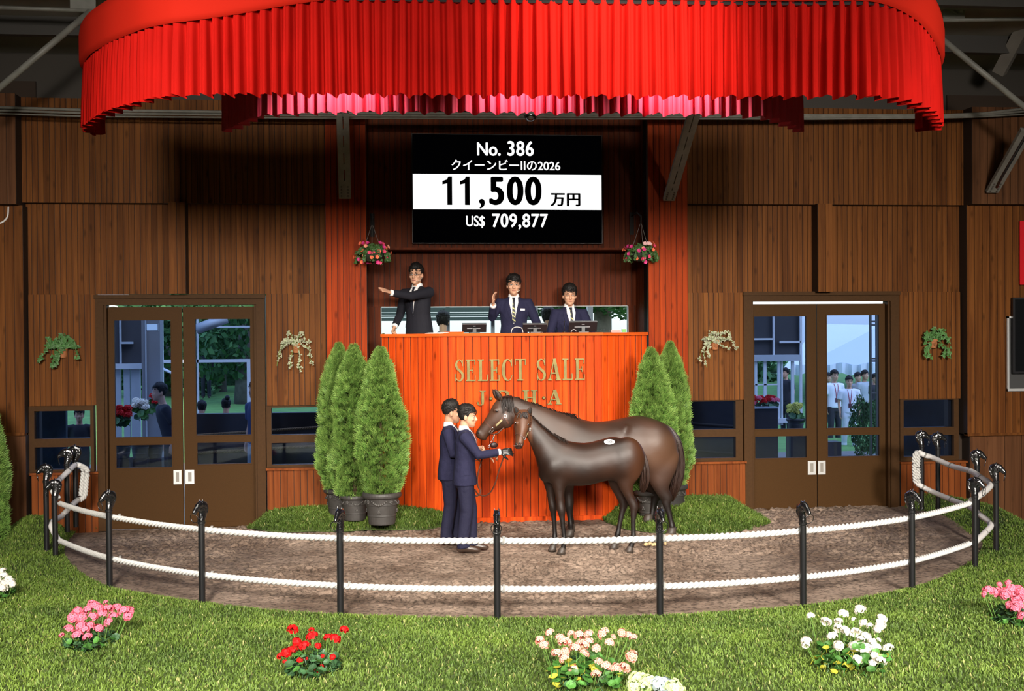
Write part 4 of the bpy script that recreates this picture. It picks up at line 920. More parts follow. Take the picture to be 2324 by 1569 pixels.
clump('pink_geranium', 'pink geranium clump with many heads on the turf at lower left', 'flower', hd(s2, 0, 1260, [(575, 310), (648, 290, .5), (475, 345), (540, 340), (605, 325), (665, 335), (720, 325), (760, 345), (785, 370), (445, 385), (500, 385), (570, 380), (630, 355), (695, 375), (665, 410), (425, 455), (378, 493, .5), (495, 435), (545, 440), (605, 450), (475, 490), (535, 505), (520, 460), (560, 300), (790, 350)]), 215, 1462, 118, 55, pinkb, 1, (1, 1, 0), 60, 1.0)
clump('red_geranium', 'deep red geranium clump with dark leaves on the turf', 'flower', hd(s2, 0, 1260, [(1795, 458), (1915, 500, 1.2), (1910, 460, .6), (2010, 505, .8), (2055, 515, 1.15), (2110, 460), (1820, 535), (1865, 560, 1.2), (1790, 590, 1.1), (1755, 600), (1725, 620), (1950, 560, .7), (1840, 645, .6), (1878, 640, .6), (1945, 725, .9), (2040, 625, .6), (1975, 680, .4), (1978, 620, .4), (1748, 655, .5)]), 713, 1520, 135, 78, redb, 2, (1, 1, 1, 0), 75, .92)
s3 = 5.0522
clump('salmon_geranium', 'salmon and cream geranium clump, tallest in the front turf', 'flower', hd(s3, 1160, 1300, [(445, 690), (330, 780), (375, 830), (565, 755), (590, 800), (640, 800), (620, 905), (525, 930), (610, 990), (690, 705, .8), (775, 715), (835, 740), (890, 705), (890, 800), (835, 830), (790, 830), (740, 870), (845, 925), (975, 870), (1060, 700, 1.2), (1175, 740, .55), (1125, 805), (1270, 695, .9), (1345, 725, .9), (1400, 745, .8), (1380, 960, 1.2), (1000, 1025), (1085, 1070), (1130, 1095), (1215, 1100), (1300, 1095, 1.1), (710, 1115), (975, 1165, .9)]), 1325, 1555, 190, 118, salb, 3, (0, 0, 0, 1, 0, 2), 105, .92)
s4 = 4.1206
clump('white_geranium', 'white geranium clump on the turf at lower right', 'flower', hd(s4, 1760, 1280, [(328, 490, .9), (475, 545, 1.1), (635, 470, 1.1), (790, 435, 1.3), (590, 540, .9), (820, 555), (880, 580, .7), (995, 515, 1.1), (985, 570, 1.1), (955, 610, .9), (595, 610, 1.1), (650, 630, 1.2), (745, 645, 1.1), (845, 680), (530, 680, 1.1), (285, 725, 1.1), (285, 765, .8), (590, 765, 1.1), (730, 770, 1.1), (755, 800), (845, 790, 1.2), (905, 740, 1.1), (940, 785), (815, 830, .7), (925, 860), (1055, 790, 1.1), (765, 895, 1.1), (980, 910), (905, 930, .8), (730, 520, .5), (965, 712, .5), (795, 715, .9)]), 1918, 1518, 190, 108, whb, 4, (0, 0, 0, 2), 85, .88)
clump('pink_geranium', 'pink geranium clump at the right edge by the wing wall', 'flower', hd(s4, 1760, 1280, [(1955, 285, .7), (1985, 245), (2040, 265), (2095, 195, .6), (2175, 180, .7), (2095, 265), (2150, 270), (2200, 245, 1.2), (2150, 295), (2230, 290), (2270, 250), (2300, 270), (2300, 310), (2250, 345), (2200, 395, 1.1), (2250, 390), (2290, 380), (2240, 430), (2310, 500)]), 2296, 1412, 130, 68, pinkb, 5, (1, 1, 0), 60, 1.05)
clump('white_geranium', 'white geranium clump cut off at the left edge', 'flower', hd(s2, 0, 1260, [(15, 100), (20, 130), (50, 145), (70, 165), (30, 165), (55, 185), (15, 180), (30, 210), (5, 200), (75, 180), (-20, 150), (-25, 190)]), 2, 1352, 70, 40, whb, 6, (0, 0, 1), 36, 1.0)
hyb = blooms((.62, .72, .35), (.40, .55, .20), 13); hyb2 = blooms((.52, .62, .68), (.4, .5, .4), 16)
clump('hydrangea', 'pale green and blue hydrangea at the bottom edge of the turf', 'flower', [(1447, 1545, 1.4), (1474, 1552, 1.2), (1440, 1560, 1.0), (1530, 1563, 1.2), (1460, 1562, 1.0)], 1488, 1585, 110, 40, hyb, 7, (0, 0, 0, 2), 30, 1.3)

# ================================================================== ivy pots and hanging baskets
TERRA = mat('terracotta', (.42, .155, .055), .7, nscale=14, namt=.25)
def ivy_mesh(strands, seed, c_in, c_edge, size, n_per=26, crown=90, R=.2):
    """leaves along trailing stems (offsets in metres from the pot) plus a crown above it; one joined mass"""
    r = np.random.default_rng(seed); V = []; Fq = []; col = []; k = 0
    shp = [(0, -.1), (.5, -.45), (.62, -.02), (.38, .28), (0, 1.0), (-.38, .28), (-.62, -.02), (-.5, -.45)]
    def leaf(p, sz):
        nonlocal k
        d = np.array([r.normal(0, .5), -1 - r.random(), r.normal(.2, .5)]); d /= np.linalg.norm(d); t = np.cross(d, r.normal(0, 1, 3)); t /= np.linalg.norm(t); b_ = np.cross(d, t); j = .75 + .5 * r.random()
        V.append(p + d * .006); col.append(np.array(c_in) * j); c0 = k; k += 1
        for a, b2 in shp: V.append(p + (t * a + b_ * b2) * sz - d * abs(a) * sz * .25); col.append(np.array(c_edge) * j); k += 1
        for q in range(8): Fq.append((c0, c0 + 1 + q, c0 + 1 + (q + 1) % 8))
    st = MB()
    for pts in strands:
        q = catmull(np.array(pts), 8); st.chain([Vector(p) for p in q], .003, 4)
        for i in range(n_per): p = q[int(r.random() * (len(q) - 1))] + r.normal(0, .012, 3) + np.array([0, -.015, 0]); leaf(p, size * (.7 + .6 * r.random()))
    for i in range(crown):
        a = r.random() * PI; p = np.array([R * math.cos(a) * r.random() ** .5, -.10 * r.random() - .02, .02 + .10 * math.sin(a) * r.random()]); leaf(p, size * (.7 + .6 * r.random()))
    me = fast_mesh('ivy', V, Fq); set_col(me, np.array(col)); me.materials.append(IVYM); return me, st.mesh('stems')
IVYM = vmat('ivy_leaves', .5, .35)
def wall_pot(u, v, label, strands, c_in, c_edge, seed, size=.028, crown=90, potw=.13, R=.2):
    Y = YW - .045; c = P(u, v, Y); r = thing('wall_pot', label, 'potted ivy', (c.x, Y - .005, c.z)); b = MB()
    w2 = potw / 2; prof = [(.62, -.10), (.72, -.09), (.92, .0), (1.08, .005), (1.1, .035), (1.0, .04)]
    b.loft([[(w2 * k * math.cos(a), -w2 * 1.2 * k * math.sin(a), z) for a in np.linspace(0, PI, 14)] for k, z in prof]); link('pot', b, TERRA, r)
    q = MB(); 
    for rr_, yy in ((.024, 0), (.012, .004)): q.chain([(rr_ * math.cos(a), -w2 * 1.12 - yy + abs(math.cos(a)) * .006, -.035 + rr_ * math.sin(a)) for a in np.linspace(0, 2 * PI, 13)], .0045, 5, caps=False)
    link('relief_scroll', smooth(q.mesh('relief_scroll')), TERRA, r)
    s = px2m(Y); st = [[((x) * s, -.06 - .02 * i, -(y) * s) for i, (x, y) in enumerate(S)] for S in strands]
    me, sm = ivy_mesh(st, seed, c_in, c_edge, size, crown=crown, R=R); o = link('ivy', me, None, r, (0, 0, .02)); o.data = me; o['kind'] = 'stuff'; link('stems', sm, STEMM, r, (0, 0, .02))
    return r
dg_, lg = (.05, .14, .035), (.07, .17, .05); wg, we = (.12, .19, .07), (.48, .48, .34)
wall_pot(143, 795, 'dark green ivy in a terracotta wall pot, left of the left door', [[(0, 0), (-20, -8), (-38, 15), (-44, 28)], [(0, 0), (22, -10), (34, 8), (38, 20)], [(0, 0), (-12, 10), (-16, 28), (-14, 40)], [(0, 0), (5, -28), (-14, -18)], [(0, 0), (14, -26), (26, -8)], [(0, 0), (-26, -22), (-30, -2)], [(0, 0), (-8, 20), (-10, 34)]], dg_, lg, 1, .034, 190)
wall_pot(673, 785, 'trailing variegated ivy in a terracotta wall pot, right of the left door', [[(0, 0), (-20, -12), (-36, 12), (-42, 48)], [(-5, 0), (-10, 25), (-12, 40), (-15, 54)], [(5, 0), (8, 30), (6, 52), (12, 58)], [(12, 0), (28, 10), (30, 30), (37, 45)], [(0, 0), (-25, 0), (-38, 30)], [(0, 0), (12, -25), (22, -10)], [(0, 0), (-15, -28), (-20, -10)]], wg, we, 2, .022, 50)
wall_pot(1622, 778, 'trailing variegated ivy in a terracotta wall pot, left of the right door', [[(0, 0), (-18, -10), (-28, 10), (-31, 35), (-25, 62)], [(-8, 0), (-22, 15), (-16, 40)], [(8, 0), (30, -8), (42, 12), (47, 18)], [(0, 0), (22, -22), (32, -14)], [(0, 0), (-22, 5), (-36, 24), (-42, 45)], [(0, 0), (10, 8), (30, 18)], [(0, 0), (-12, -22), (12, -18)]], wg, we, 3, .024, 80)
wall_pot(2117, 775, 'green ivy in a bright terracotta scroll pot, right of the right door', [[(-10, 0), (-24, 0), (-28, 22), (-27, 42)], [(10, 0), (26, -4), (30, 18), (28, 40)], [(-5, -5), (-20, -18), (-26, -4)], [(5, -5), (16, -24), (26, -8)], [(0, -5), (-4, -28), (8, -22)], [(12, 10), (24, 22), (16, 40)], [(-12, 10), (-20, 25), (-8, 48)]], (.06, .17, .04), (.09, .22, .06), 4, .032, 80)
FLM = {}
def petunia(col):
    V = [(0, 0, 0)] + [(.026 * (1 + .14 * math.cos(5 * a)) * math.cos(a), .026 * (1 + .14 * math.cos(5 * a)) * math.sin(a), .010) for a in np.linspace(0, 2 * PI, 15, endpoint=False)]
    b = MB().add(V, [(0, j + 1, (j + 1) % 15 + 1) for j in range(15)]); b.chain([(0, 0, 0), (0, 0, -.03)], [.006, .003], 5); me = b.mesh('flower'); me.materials.append(col); return me
FLM = [petunia(mat('petunia_%s' % n_, c, .6)) for n_, c in (('magenta', (.62, .03, .20)), ('coral', (.85, .16, .07)), ('rose', (.70, .05, .13)), ('salmon', (.9, .35, .22)), ('blush', (.85, .5, .5)))]
def basket(u, v, vh, label, seed, blush=False):
    Y = 16.12; c = P(u, v, Y); s = px2m(Y); r = thing('hanging_basket', label, 'flower basket', (c.x, Y, c.z)); rr_ = random.Random(seed)
    link('bowl', smooth(MB().lathe([(.02, -.12), (.10, -.11), (.155, -.04), (.16, .0), (.02, .0)], n=20).mesh('bowl')), mat('basket_bowl', (.02, .03, .015), .8), r)
    me, sm = ivy_mesh([[(.0, 0, .02), (.12 * math.cos(a), .12 * math.sin(a), .05), (.21 * math.cos(a), .17 * math.sin(a), -.02), (.22 * math.cos(a), .18 * math.sin(a), -.12)] for a in np.linspace(0, 2 * PI, 13)], seed, (.035, .085, .018), (.045, .11, .022), .030, 26, 160, .17)
    o = link('foliage', me, None, r); o.data = me; o['kind'] = 'stuff'; bpy.data.meshes.remove(sm)
    for k in range(30):
        a = -PI * rr_.random() if k < 24 else rr_.random() * 2 * PI; q = .16 + .08 * rr_.random(); z = rr_.uniform(-.14, .13); o = bpy.data.objects.new('flower', FLM[rr_.choice([0, 0, 1, 1, 2, 2, 3])] if not (blush and k < 6) else FLM[4]); C.objects.link(o); o.parent = r
        if blush and k < 6: a = -1.5 + .12 * k; z = .11 + .01 * (k % 2)
        q *= math.sqrt(max(.2, 1 - (z / .17) ** 2 * .6)); p = Vector((q * 1.08 * math.cos(a), q * math.sin(a) * .9, z)); o.location = p; o.rotation_euler = Vector((p.x, p.y * 1.4 - .05, p.z * .6 + .05)).to_track_quat('Z', 'Y').to_euler()
    top = P(u, vh, Y).z - c.z; b = MB()
    for k in range(3): a = k * 2.094 + .5; b.chain([(.155 * math.cos(a), .155 * math.sin(a), 0), (.01 * math.cos(a), .01 * math.sin(a), top)], .003, 5)
    link('hanger_wire', b, mat('grey_wire', (.18, .16, .14), .5), r)
    t = thing('wall_bracket', 'black iron hook bracket holding the ' + ('left' if u < 1000 else 'right') + ' hanging basket', 'bracket', (c.x, YC - .01, c.z + top))
    d = Y - (YC - .01); q = MB(); q.box(-.03, .03, -.02, 0, -.10, .22); link('plate', q, IRON, t)
    link('hook_arm', smooth(MB().chain([(0, -.01, .16), (0, d * .6, .18), (0, d - .02, .10), (0, d, .01), (0, d + .02, .0)], .011, 8).mesh('hook_arm')), IRON, t)
    return r
basket(845, 574, 512, 'hanging basket of magenta and coral flowers by the left pillar', 5)
basket(1455, 574, 508, 'hanging basket with a pale pink patch on top by the right pillar', 6, True)

hyd = [o_ for o_ in bpy.data.objects if o_.name.startswith('hydrangea')][0]
for u_, v_ in ((1500, 1556), (1512, 1562)):
    o = bpy.data.objects.new('flower_head', hyb2[0]); C.objects.link(o); o.parent = hyd; o.location = P(u_, v_, hyd.location.y - .1) - hyd.location; o.scale = (1.6,) * 3
# ================================================================== people
SKIN = mat('skin', (.58, .315, .20), .5, spec=.35, nscale=6, namt=.05)
SKIN_L = mat('lip_skin', (.38, .12, .10), .5)
HAIRM = mat('black_hair', (.010, .008, .007), .55, spec=.35, bscale=90, bstr=.8, stretch=(1, 1, .3))
EYEW = mat('eye_white', (.7, .68, .64), .3); EYEB = mat('dark_eye', (.012, .008, .006), .2)
NAVY = mat('navy_suit_cloth', (.017, .017, .044), .85, spec=.2, nscale=220, namt=.2, bscale=9, bstr=.5, bdist=.04)
NAVY_T = mat('navy_trouser_cloth', (.012, .012, .032), .8, spec=.25, nscale=220, namt=.2, bscale=8, bstr=.5, bdist=.04)
CHAR = mat('charcoal_suit_cloth', (.012, .012, .018), .8, spec=.25, nscale=220, namt=.2, bscale=8, bstr=.25, bdist=.03)
SHIRT = mat('white_shirt_cloth', (.80, .79, .78), .8); LEATH = mat('brown_shoe_leather', (.045, .028, .020), .3, spec=.6); GLOVE = mat('black_leather_glove', (.012, .012, .012), .35, spec=.6, bscale=60, bstr=.2)
TIE_D = mat('dark_tie', (.012, .013, .022), .55); TIE_Y = mat('pale_yellow_tie_stripe', (.55, .54, .20), .55)
HEADL = [(-.012, .082, -.05, .016), (0.0, .092, -.035, .028), (.015, .098, -.012, .046), (.04, .098, .022, .060), (.065, .096, .052, .068), (.09, .093, .076, .072), (.115, .088, .089, .074), (.14, .093, .097, .076), (.17, .091, .100, .077), (.20, .077, .094, .070), (.22, .055, .075, .055), (.236, .02, .04, .026)]
HL = np.array(HEADL)
def head_pt(th, z, off=0.0):
    f, b, w_ = (np.interp(z, HL[:, 0], HL[:, k]) for k in (1, 2, 3)); mid, half = (f - b) / 2, (f + b) / 2
    return Vector(((w_ + off) * math.sin(th), -(mid + (half + off) * math.cos(th)), z))
def head_parts(b):
    """head into a mesh builder, head-local: chin at z 0, face towards -Y"""
    zs = [l[0] for l in HEADL]
    b.loft([[head_pt(2 * PI * j / 24, z) for j in range(24)] for z in zs])
    b.chain([(0, -.088, .13), (0, -.104, .10), (0, -.117, .078), (0, -.098, .066)], [.009, .012, .0155, .011], 10)
    for s in (-1, 1):
        b.ball((s * .012, -.101, .074), (.010, .010, .008), 8, 5); b.ball((s * .080, .008, .10), (.010, .021, .033), 10, 7)
        b.ball((s * .03, -.087, .137), (.026, .013, .009), 8, 5); b.ball((s * .042, -.07, .085), (.026, .024, .022), 8, 6)
    b.ball((0, -.097, .048), (.023, .010, .007), 8, 5); b.ball((0, -.095, .036), (.018, .010, .008), 8, 5); b.ball((0, -.088, .012), (.022, .014, .014), 8, 5)
def hair_mesh(seed, front=.172, side=.105, back=.03, vol=.016, top=.022, part=0.0, fringe=0.0):
    r = np.random.default_rng(seed); n, k = 48, 12; V = []
    for i in range(k + 1):
        for j in range(n):
            th = 2 * PI * j / n; c = math.cos(th); t = i / k
            lo = front - fringe * max(0, math.sin(th + part)) if c > .55 else (side + (front - side) * sstep(.12, .55, c) if c > .0 else back + (side - back) * (1 + c) ** 1.4)
            u = min(1, t / .55); z = lo + (.198 - lo) * u; o = vol * (.55 + .45 * u) + .0045 * r.normal()
            if i == 0: o = -.004
            p = head_pt(th, z, o)
            if t > .55:
                q = (t - .55) / .45 * PI / 2; ctr = Vector((0, -.002, 0)); rim = head_pt(th, .198, o); k2 = math.cos(q * .985)
                p = Vector((rim.x * k2, ctr.y + (rim.y - ctr.y) * k2, .198 + (.045 + top + .006 * r.normal()) * math.sin(q)))
            V.append(p)
    idx = np.arange(n * (k + 1)).reshape(k + 1, n); nx = np.roll(idx, -1, 1); b = MB()
    b.add(V, [tuple(q) for q in np.stack([idx[:-1], nx[:-1], nx[1:], idx[1:]], -1).reshape(-1, 4)] + [tuple(idx[-1])])
    # short locks breaking the outline
    for q in range(90):
        th = r.random() * 2 * PI; z = .15 + .06 * r.random(); p = head_pt(th, min(z, .232), vol + .004); d = head_pt(th + .3, min(z, .232), vol + .006) - p; d = d.normalized() * .022 + Vector((0, -.006, .010 * (r.random() - .3)))
        b.chain([p - d * .6, p, p + d], [.002, .005, .001], 4)
    return smooth(b.mesh('hair'))
def hand_parts(b, wrist, d, pn, thumb, curl=.25, spread=.06, s=1.0, tilt=0):
    """palm and five fingers: d along the fingers, pn out of the palm, thumb = +-1 the side on which it sits"""
    d = Vector(d).normalized(); pn = Vector(pn); pn = (pn - d * pn.dot(d)).normalized(); lat = d.cross(pn) * thumb; w_ = Vector(wrist)
    b.chain([w_ - d * .02, w_ + d * .01, w_ + d * .05 * s, w_ + d * .092 * s], [(.026 * s, .019 * s), (.029 * s, .018 * s), (.040 * s, .016 * s), (.040 * s, .013 * s)], 12, side=lat)
    for k, (o, L_) in enumerate(((.031, .072), (.0105, .082), (-.0105, .076), (-.031, .058))):
        p = w_ + d * .082 * s + lat * o * s; dd = (d + lat * o / .03 * spread).normalized(); pts = [p, p + dd * .02 * s]; a = 0
        for L2 in (.40, .34, .28): a += curl * (1 if k < 2 else 1.15); pts.append(pts[-1] + (dd * math.cos(a) + pn * math.sin(a)) * L_ * L2 * s)
        b.chain(pts, [.0105 * s, .0102 * s, .0095 * s, .0088 * s, .0066 * s], 8)
    t0 = w_ + d * .028 * s + lat * .026 * s; td = (d * .55 + lat * .75 + pn * .25).normalized(); t1 = t0 + td * .04 * s; td2 = (d * .85 + lat * .35 + pn * (.25 + curl)).normalized(); t2 = t1 + td2 * .032 * s; t3 = t2 + (td2 + pn * curl).normalized() * .024 * s
    b.chain([t0, t1, t2, t3], [.0165 * s, .0125 * s, .0108 * s, .008 * s], 8)
def project(bvh, rows, off=.004, cols=9, axis=Vector((0, 1, 0)), thick=.006):
    """a cloth piece lying on a surface: rows (z, x_left, x_right) are cast along the axis onto it; gets its own thickness"""
    V = []; n = 0
    for z, xa, xb in rows:
        for j in range(cols):
            x = xa + (xb - xa) * j / (cols - 1); o = Vector((x, 0, z)) if abs(axis.y) > .5 else Vector((0, x, z)); o -= axis * 1.2
            h = bvh.ray_cast(o, axis); p = h[0] if h[0] is not None else (V[-1] if V else o + axis * 1.1); V.append(Vector(p) - axis * off)
    R_ = len(rows); b = MB(); idx = lambda i, j, k=0: i * cols + j + k * R_ * cols
    Fq = [(idx(i, j), idx(i, j + 1), idx(i + 1, j + 1), idx(i + 1, j)) for i in range(R_ - 1) for j in range(cols - 1)]
    Fb = [tuple(q + R_ * cols for q in f[::-1]) for f in Fq]
    rim = [(i, 0) for i in range(R_)] + [(R_ - 1, j) for j in range(1, cols)] + [(i, cols - 1) for i in range(R_ - 2, -1, -1)] + [(0, j) for j in range(cols - 2, 0, -1)]
    Fr = [(idx(*rim[k]), idx(*rim[(k + 1) % len(rim)]), idx(*rim[(k + 1) % len(rim)], 1), idx(*rim[k], 1)) for k in range(len(rim))]
    return b.add(V + [v + axis * thick for v in V], Fq + Fb + Fr)
def lerp_rows(key, n=14):
    zs = np.linspace(key[0][0], key[-1][0], n); k = np.array(sorted(key)); return [(z, np.interp(z, k[:, 0], k[:, 1]), np.interp(z, k[:, 0], k[:, 2])) for z in zs]

def person(label, loc, rot, s=1.0, arms=None, headyaw=0, headpitch=0, hs=1.0, suit=NAVY, pants=NAVY_T, feet=((.10, 0), (-.10, 0)), glove=(), tie=None, shirt=SHIRT, top='jacket', hair=None, glasses=False, mic=False, badge=False, lean=(0, 0), voxel=.0062, knees=True, group=None, shoes=LEATH, detail=True, handmat=None, lanyard=False):
    r = thing('person', label, 'person', loc, rot, group); r.scale = (s, s, s)
    lx, ly = lean
    L = lambda x, y, z: Vector((x + lx * max(0, z - .9), y + ly * max(0, z - .9), z))
    hc = L(0, -.012, 1.505); HR = Matrix.Rotation(headyaw, 3, 'Z') @ Matrix.Rotation(headpitch, 3, 'X')
    HM = lambda p: hc + HR @ (Vector(p) * hs)
    arms = arms or {}
    A = {}
    for sd in (-1, 1):
        sh = L(sd * .185, .0, 1.395)
        a = arms.get(sd) or dict(e=(sd * .235, .03, 1.12), w=(sd * .225, -.04, .87), d=(0, -.12, -1), pn=(-sd, .1, 0), curl=.45)
        A[sd] = dict(sh=sh, e=Vector(a['e']), w=Vector(a['w']), d=Vector(a['d']), pn=Vector(a['pn']), curl=a.get('curl', .3), spread=a.get('spread', .06), th=a.get('th', 1 if sd > 0 else -1))
    # body: one continuous skin
    b = MB(); hb = MB(); head_parts(hb); b.add([HM(p) for p in hb.v], hb.f)
    b.chain([L(0, .022, 1.38), L(0, .012, 1.46), HM((0, .02, .03)), HM((0, .012, .09))], [.062, .056, .054 * hs, .05 * hs], 14)
    b.chain([L(0, .01, .84), L(0, .01, .95), L(0, .005, 1.10), L(0, 0, 1.25), L(0, .0, 1.36), L(0, .01, 1.43)], [(.150, .10), (.150, .10), (.14, .09), (.155, .10), (.165, .09), (.08, .06)], 16, side=(1, 0, 0))
    for sd in (-1, 1):
        a = A[sd]; b.chain([L(sd * .12, .0, 1.39), a['sh'], (a['sh'] + a['e']) / 2, a['e'], (a['e'] * .6 + a['w'] * .4), a['w']], [.05, .05, .043, .037, .036, .026], 10)
        if not (sd in glove): hand_parts(b, a['w'], a['d'], a['pn'], a['th'], a['curl'], a['spread'], hs)
        fx, fy = feet[0 if sd > 0 else 1]; b.chain([(sd * .085, .01, .90), (sd * .09 + (fx - sd * .09) * .5, fy * .5 - .015, .49), (fx, fy + .02, .09), (fx, fy - .05, .05)], [.08, .052, .04, .035], 10)
    link('body', remesh(b, voxel, 2, .4, 'body'), handmat or SKIN, r)
    # clothes
    if top == 'jacket':
        b = MB(); b.chain([L(0, .012, .80), L(0, .012, .88), L(0, .010, 1.0), L(0, .004, 1.10), L(0, 0, 1.22), L(0, .0, 1.32), L(0, .006, 1.39), L(0, .016, 1.44), L(0, .026, 1.468)], [(.195, .148), (.195, .145), (.183, .132), (.170, .122), (.182, .130), (.192, .128), (.180, .106), (.120, .078), (.076, .060)], 20, side=(1, 0, 0))
    else:
        b = MB(); b.chain([L(0, .012, .86), L(0, .010, 1.0), L(0, .004, 1.10), L(0, 0, 1.22), L(0, .0, 1.32), L(0, .006, 1.39), L(0, .014, 1.44)], [(.185, .13), (.178, .126), (.168, .118), (.176, .122), (.182, .118), (.17, .10), (.085, .07)], 20, side=(1, 0, 0))
    tq = MB(); tq.add(b.v, b.f); tm = remesh(tq, .0105, 3, .5, 'tmp'); bv = bvh_of(tm); bpy.data.meshes.remove(tm)
    for sd in (-1, 1):
        a = A[sd]; el, w_ = a['e'], a['w']
        if top == 'tshirt': b.chain([L(sd * .10, .005, 1.385), a['sh'] + Vector((0, 0, -.005)), a['sh'].lerp(el, .75)], [.075, .078, .07], 12)
        else:
            q = w_ - (w_ - el).normalized() * .022
            b.chain([L(sd * .10, .005, 1.38), a['sh'] + Vector((0, 0, -.005)), a['sh'].lerp(el, .5), el, el.lerp(q, .5), q], [.072, .076, .064, .057, .051, .046], 12)
    jm = remesh(b, max(.0105, voxel * 1.3), 3, .5, 'jacket'); jo = link('jacket' if top == 'jacket' else 'shirt', jm, suit, r)
    b = MB(); b.chain([(0, .012, .78), (0, .012, .90), (0, .01, 1.03)], [(.165, .118), (.172, .118), (.160, .108)], 18, side=(1, 0, 0))
    for sd in (-1, 1):
        fx, fy = feet[0 if sd > 0 else 1]; kx, ky = (sd * .09 + (fx - sd * .09) * .5), fy * .5 - .02
        b.chain([(sd * .085, .012, .90), (sd * .088, .0, .78), (kx, ky, .49), (fx, fy + .015, .16), (fx, fy + .005, .055)], [(.098, .105), (.092, .098), (.073, .078), (.066, .074), (.070, .085)], 12, side=(1, 0, 0))
        sb = MB(); sb.chain([(fx, fy + .085, .035), (fx, fy + .06, .05), (fx, fy - .01, .058), (fx, fy - .09, .044), (fx, fy - .16, .032), (fx, fy - .195, .022)], [(.022, .028), (.038, .042), (.040, .050), (.044, .040), (.040, .030), (.018, .014)], 12, side=(1, 0, 0))
        sb.v = [(x, y, max(z, .002)) for x, y, z in sb.v]; so = link('shoe', smooth(sb.mesh('shoe')), shoes, r)
    link('trousers', remesh(b, max(.011, voxel * 1.3), 3, .5, 'trousers'), pants, r)
    if hair is not None:
        hm = hair_mesh(**hair); hm.transform(Matrix.Translation(hc) @ HR.to_4x4() @ Matrix.Scale(hs, 4)); link('hair', hm, HAIRM, r)
    if not detail: return r
    for sd in (-1, 1):      # eyes, brows
        e = MB().ball((sd * .0315, -.0865, .113), (.0145, .008, .0062), 10, 6); e.v = [HM(p) for p in e.v]; eo = link('eye', smooth(e.mesh('eye')), EYEW, r)
        i = MB().ball((sd * .0315, -.0925, .113), (.0062, .004, .0060), 8, 5); i.chain([(sd * .014, -.0925, .115), (sd * .031, -.0965, .1205), (sd * .049, -.086, .117)], [.0012, .0026, .0012], 5); i.v = [HM(p) for p in i.v]; link('iris', smooth(i.mesh('iris')), EYEB, eo)
        w_ = MB().chain([(sd * .013, -.102, .134), (sd * .033, -.1005, .142), (sd * .054, -.083, .137)], [.0025, .0042, .0018], 6); w_.v = [HM(p) for p in w_.v]; link('eyebrow', smooth(w_.mesh('eyebrow')), HAIRM, r)
    mo = MB().ball((0, -.1025, .0425), (.023, .006, .0045), 10, 5); mo.chain([(-.023, -.099, .042), (0, -.109, .0425), (.023, -.099, .042)], [.001, .002, .001], 5); mo.v = [HM(p) for p in mo.v]; link('mouth', smooth(mo.mesh('mouth')), SKIN_L, r)
    if top == 'jacket':
        c = MB(); n = 40     # shirt collar
        for rr_ in ((.0, 1), ):
            ring = lambda k, z, dz: [L(k * (.064) * math.sin(2 * PI * j / n), .010 - k * .062 * math.cos(2 * PI * j / n), z - dz * max(0, math.cos(2 * PI * j / n)) ** 5) for j in range(n)]
            c.loft([ring(1.0, 1.512, .058), ring(1.20, 1.462, .030), ring(1.10, 1.445, .030), ring(.94, 1.505, .058)], caps=False)
        link('collar', smooth(c.mesh('collar')), shirt, r)
        V_ = lerp_rows([(1.475, lx * .5 - .058, lx * .5 + .058), (1.40, lx * .48 - .060, lx * .48 + .060), (1.25, lx * .33 - .028, lx * .33 + .028), (1.12, lx * .2 - .003, lx * .2 + .003)])
        sf = link('shirt_front', project(bv, V_, .004), shirt, r); 
        if tie:
            T_ = lerp_rows([(1.462, lx * .5 - .021, lx * .5 + .021), (1.425, lx * .5 - .013, lx * .5 + .013), (1.25, lx * .33 - .022, lx * .33 + .022), (1.13, lx * .2 - .005, lx * .2 + .005)], 12)
            to = link('tie', project(bv, T_, .017, 5), TIE_D, r)
            if tie == 'stripe':
                for k in range(6):
                    z = 1.42 - k * .05; x0 = lx * (z - .9); rows = [(z + .016 - .002 * q, x0 - .016 - .0008 * k + q * .0 , x0 + .016 + .0008 * k) for q in range(0, 9)]
                    b = project(bv, rows, .020, 5); b.v = [Vector((v[0], v[1], v[2] - .7 * (v[0] - x0) - .012)) for v in b.v]; link('stripe', b, TIE_Y, to)
        for sd in (-1, 1):   # lapels
            L2 = lerp_rows([(1.455, lx * .5 + sd * .064 - .008, lx * .5 + sd * .064 + .010), (1.36, lx * .45 + sd * .086 - .024, lx * .45 + sd * .086 + .024), (1.24, lx * .33 + sd * .050 - .020, lx * .33 + sd * .050 + .020), (1.11, lx * .2 + sd * .008 - .006, lx * .2 + sd * .008 + .006)], 12)
            link('lapel', project(bv, L2, .008, 5, thick=.007), suit, r)
        bt = MB().ball(L(.006, -.128, 1.09), (.009, .006, .009), 8, 5); link('button', smooth(bt.mesh('button')), TIE_D, r)
        for sd in (-1, 1):   # pocket flaps on the sides
            fl = project(bv, lerp_rows([(.985, -.095, .015), (.935, -.095, .015)], 4), .006, 5, axis=Vector((-sd, 0, 0)), thick=.007); link('pocket_flap', fl, suit, r)
        if badge: link('name_badge', project(bv, [(1.315, lx * .4 + .085, lx * .4 + .145), (1.29, lx * .4 + .085, lx * .4 + .145)], .008, 4), SHIRT, r)
        for sd in (-1, 1):
            a = A[sd]; dr = (a['w'] - a['e']).normalized(); link('shirt_cuff', smooth(MB().chain([a['w'] - dr * .04, a['w'] + dr * .004], [.040, .040], 12).mesh('shirt_cuff')), shirt, r)
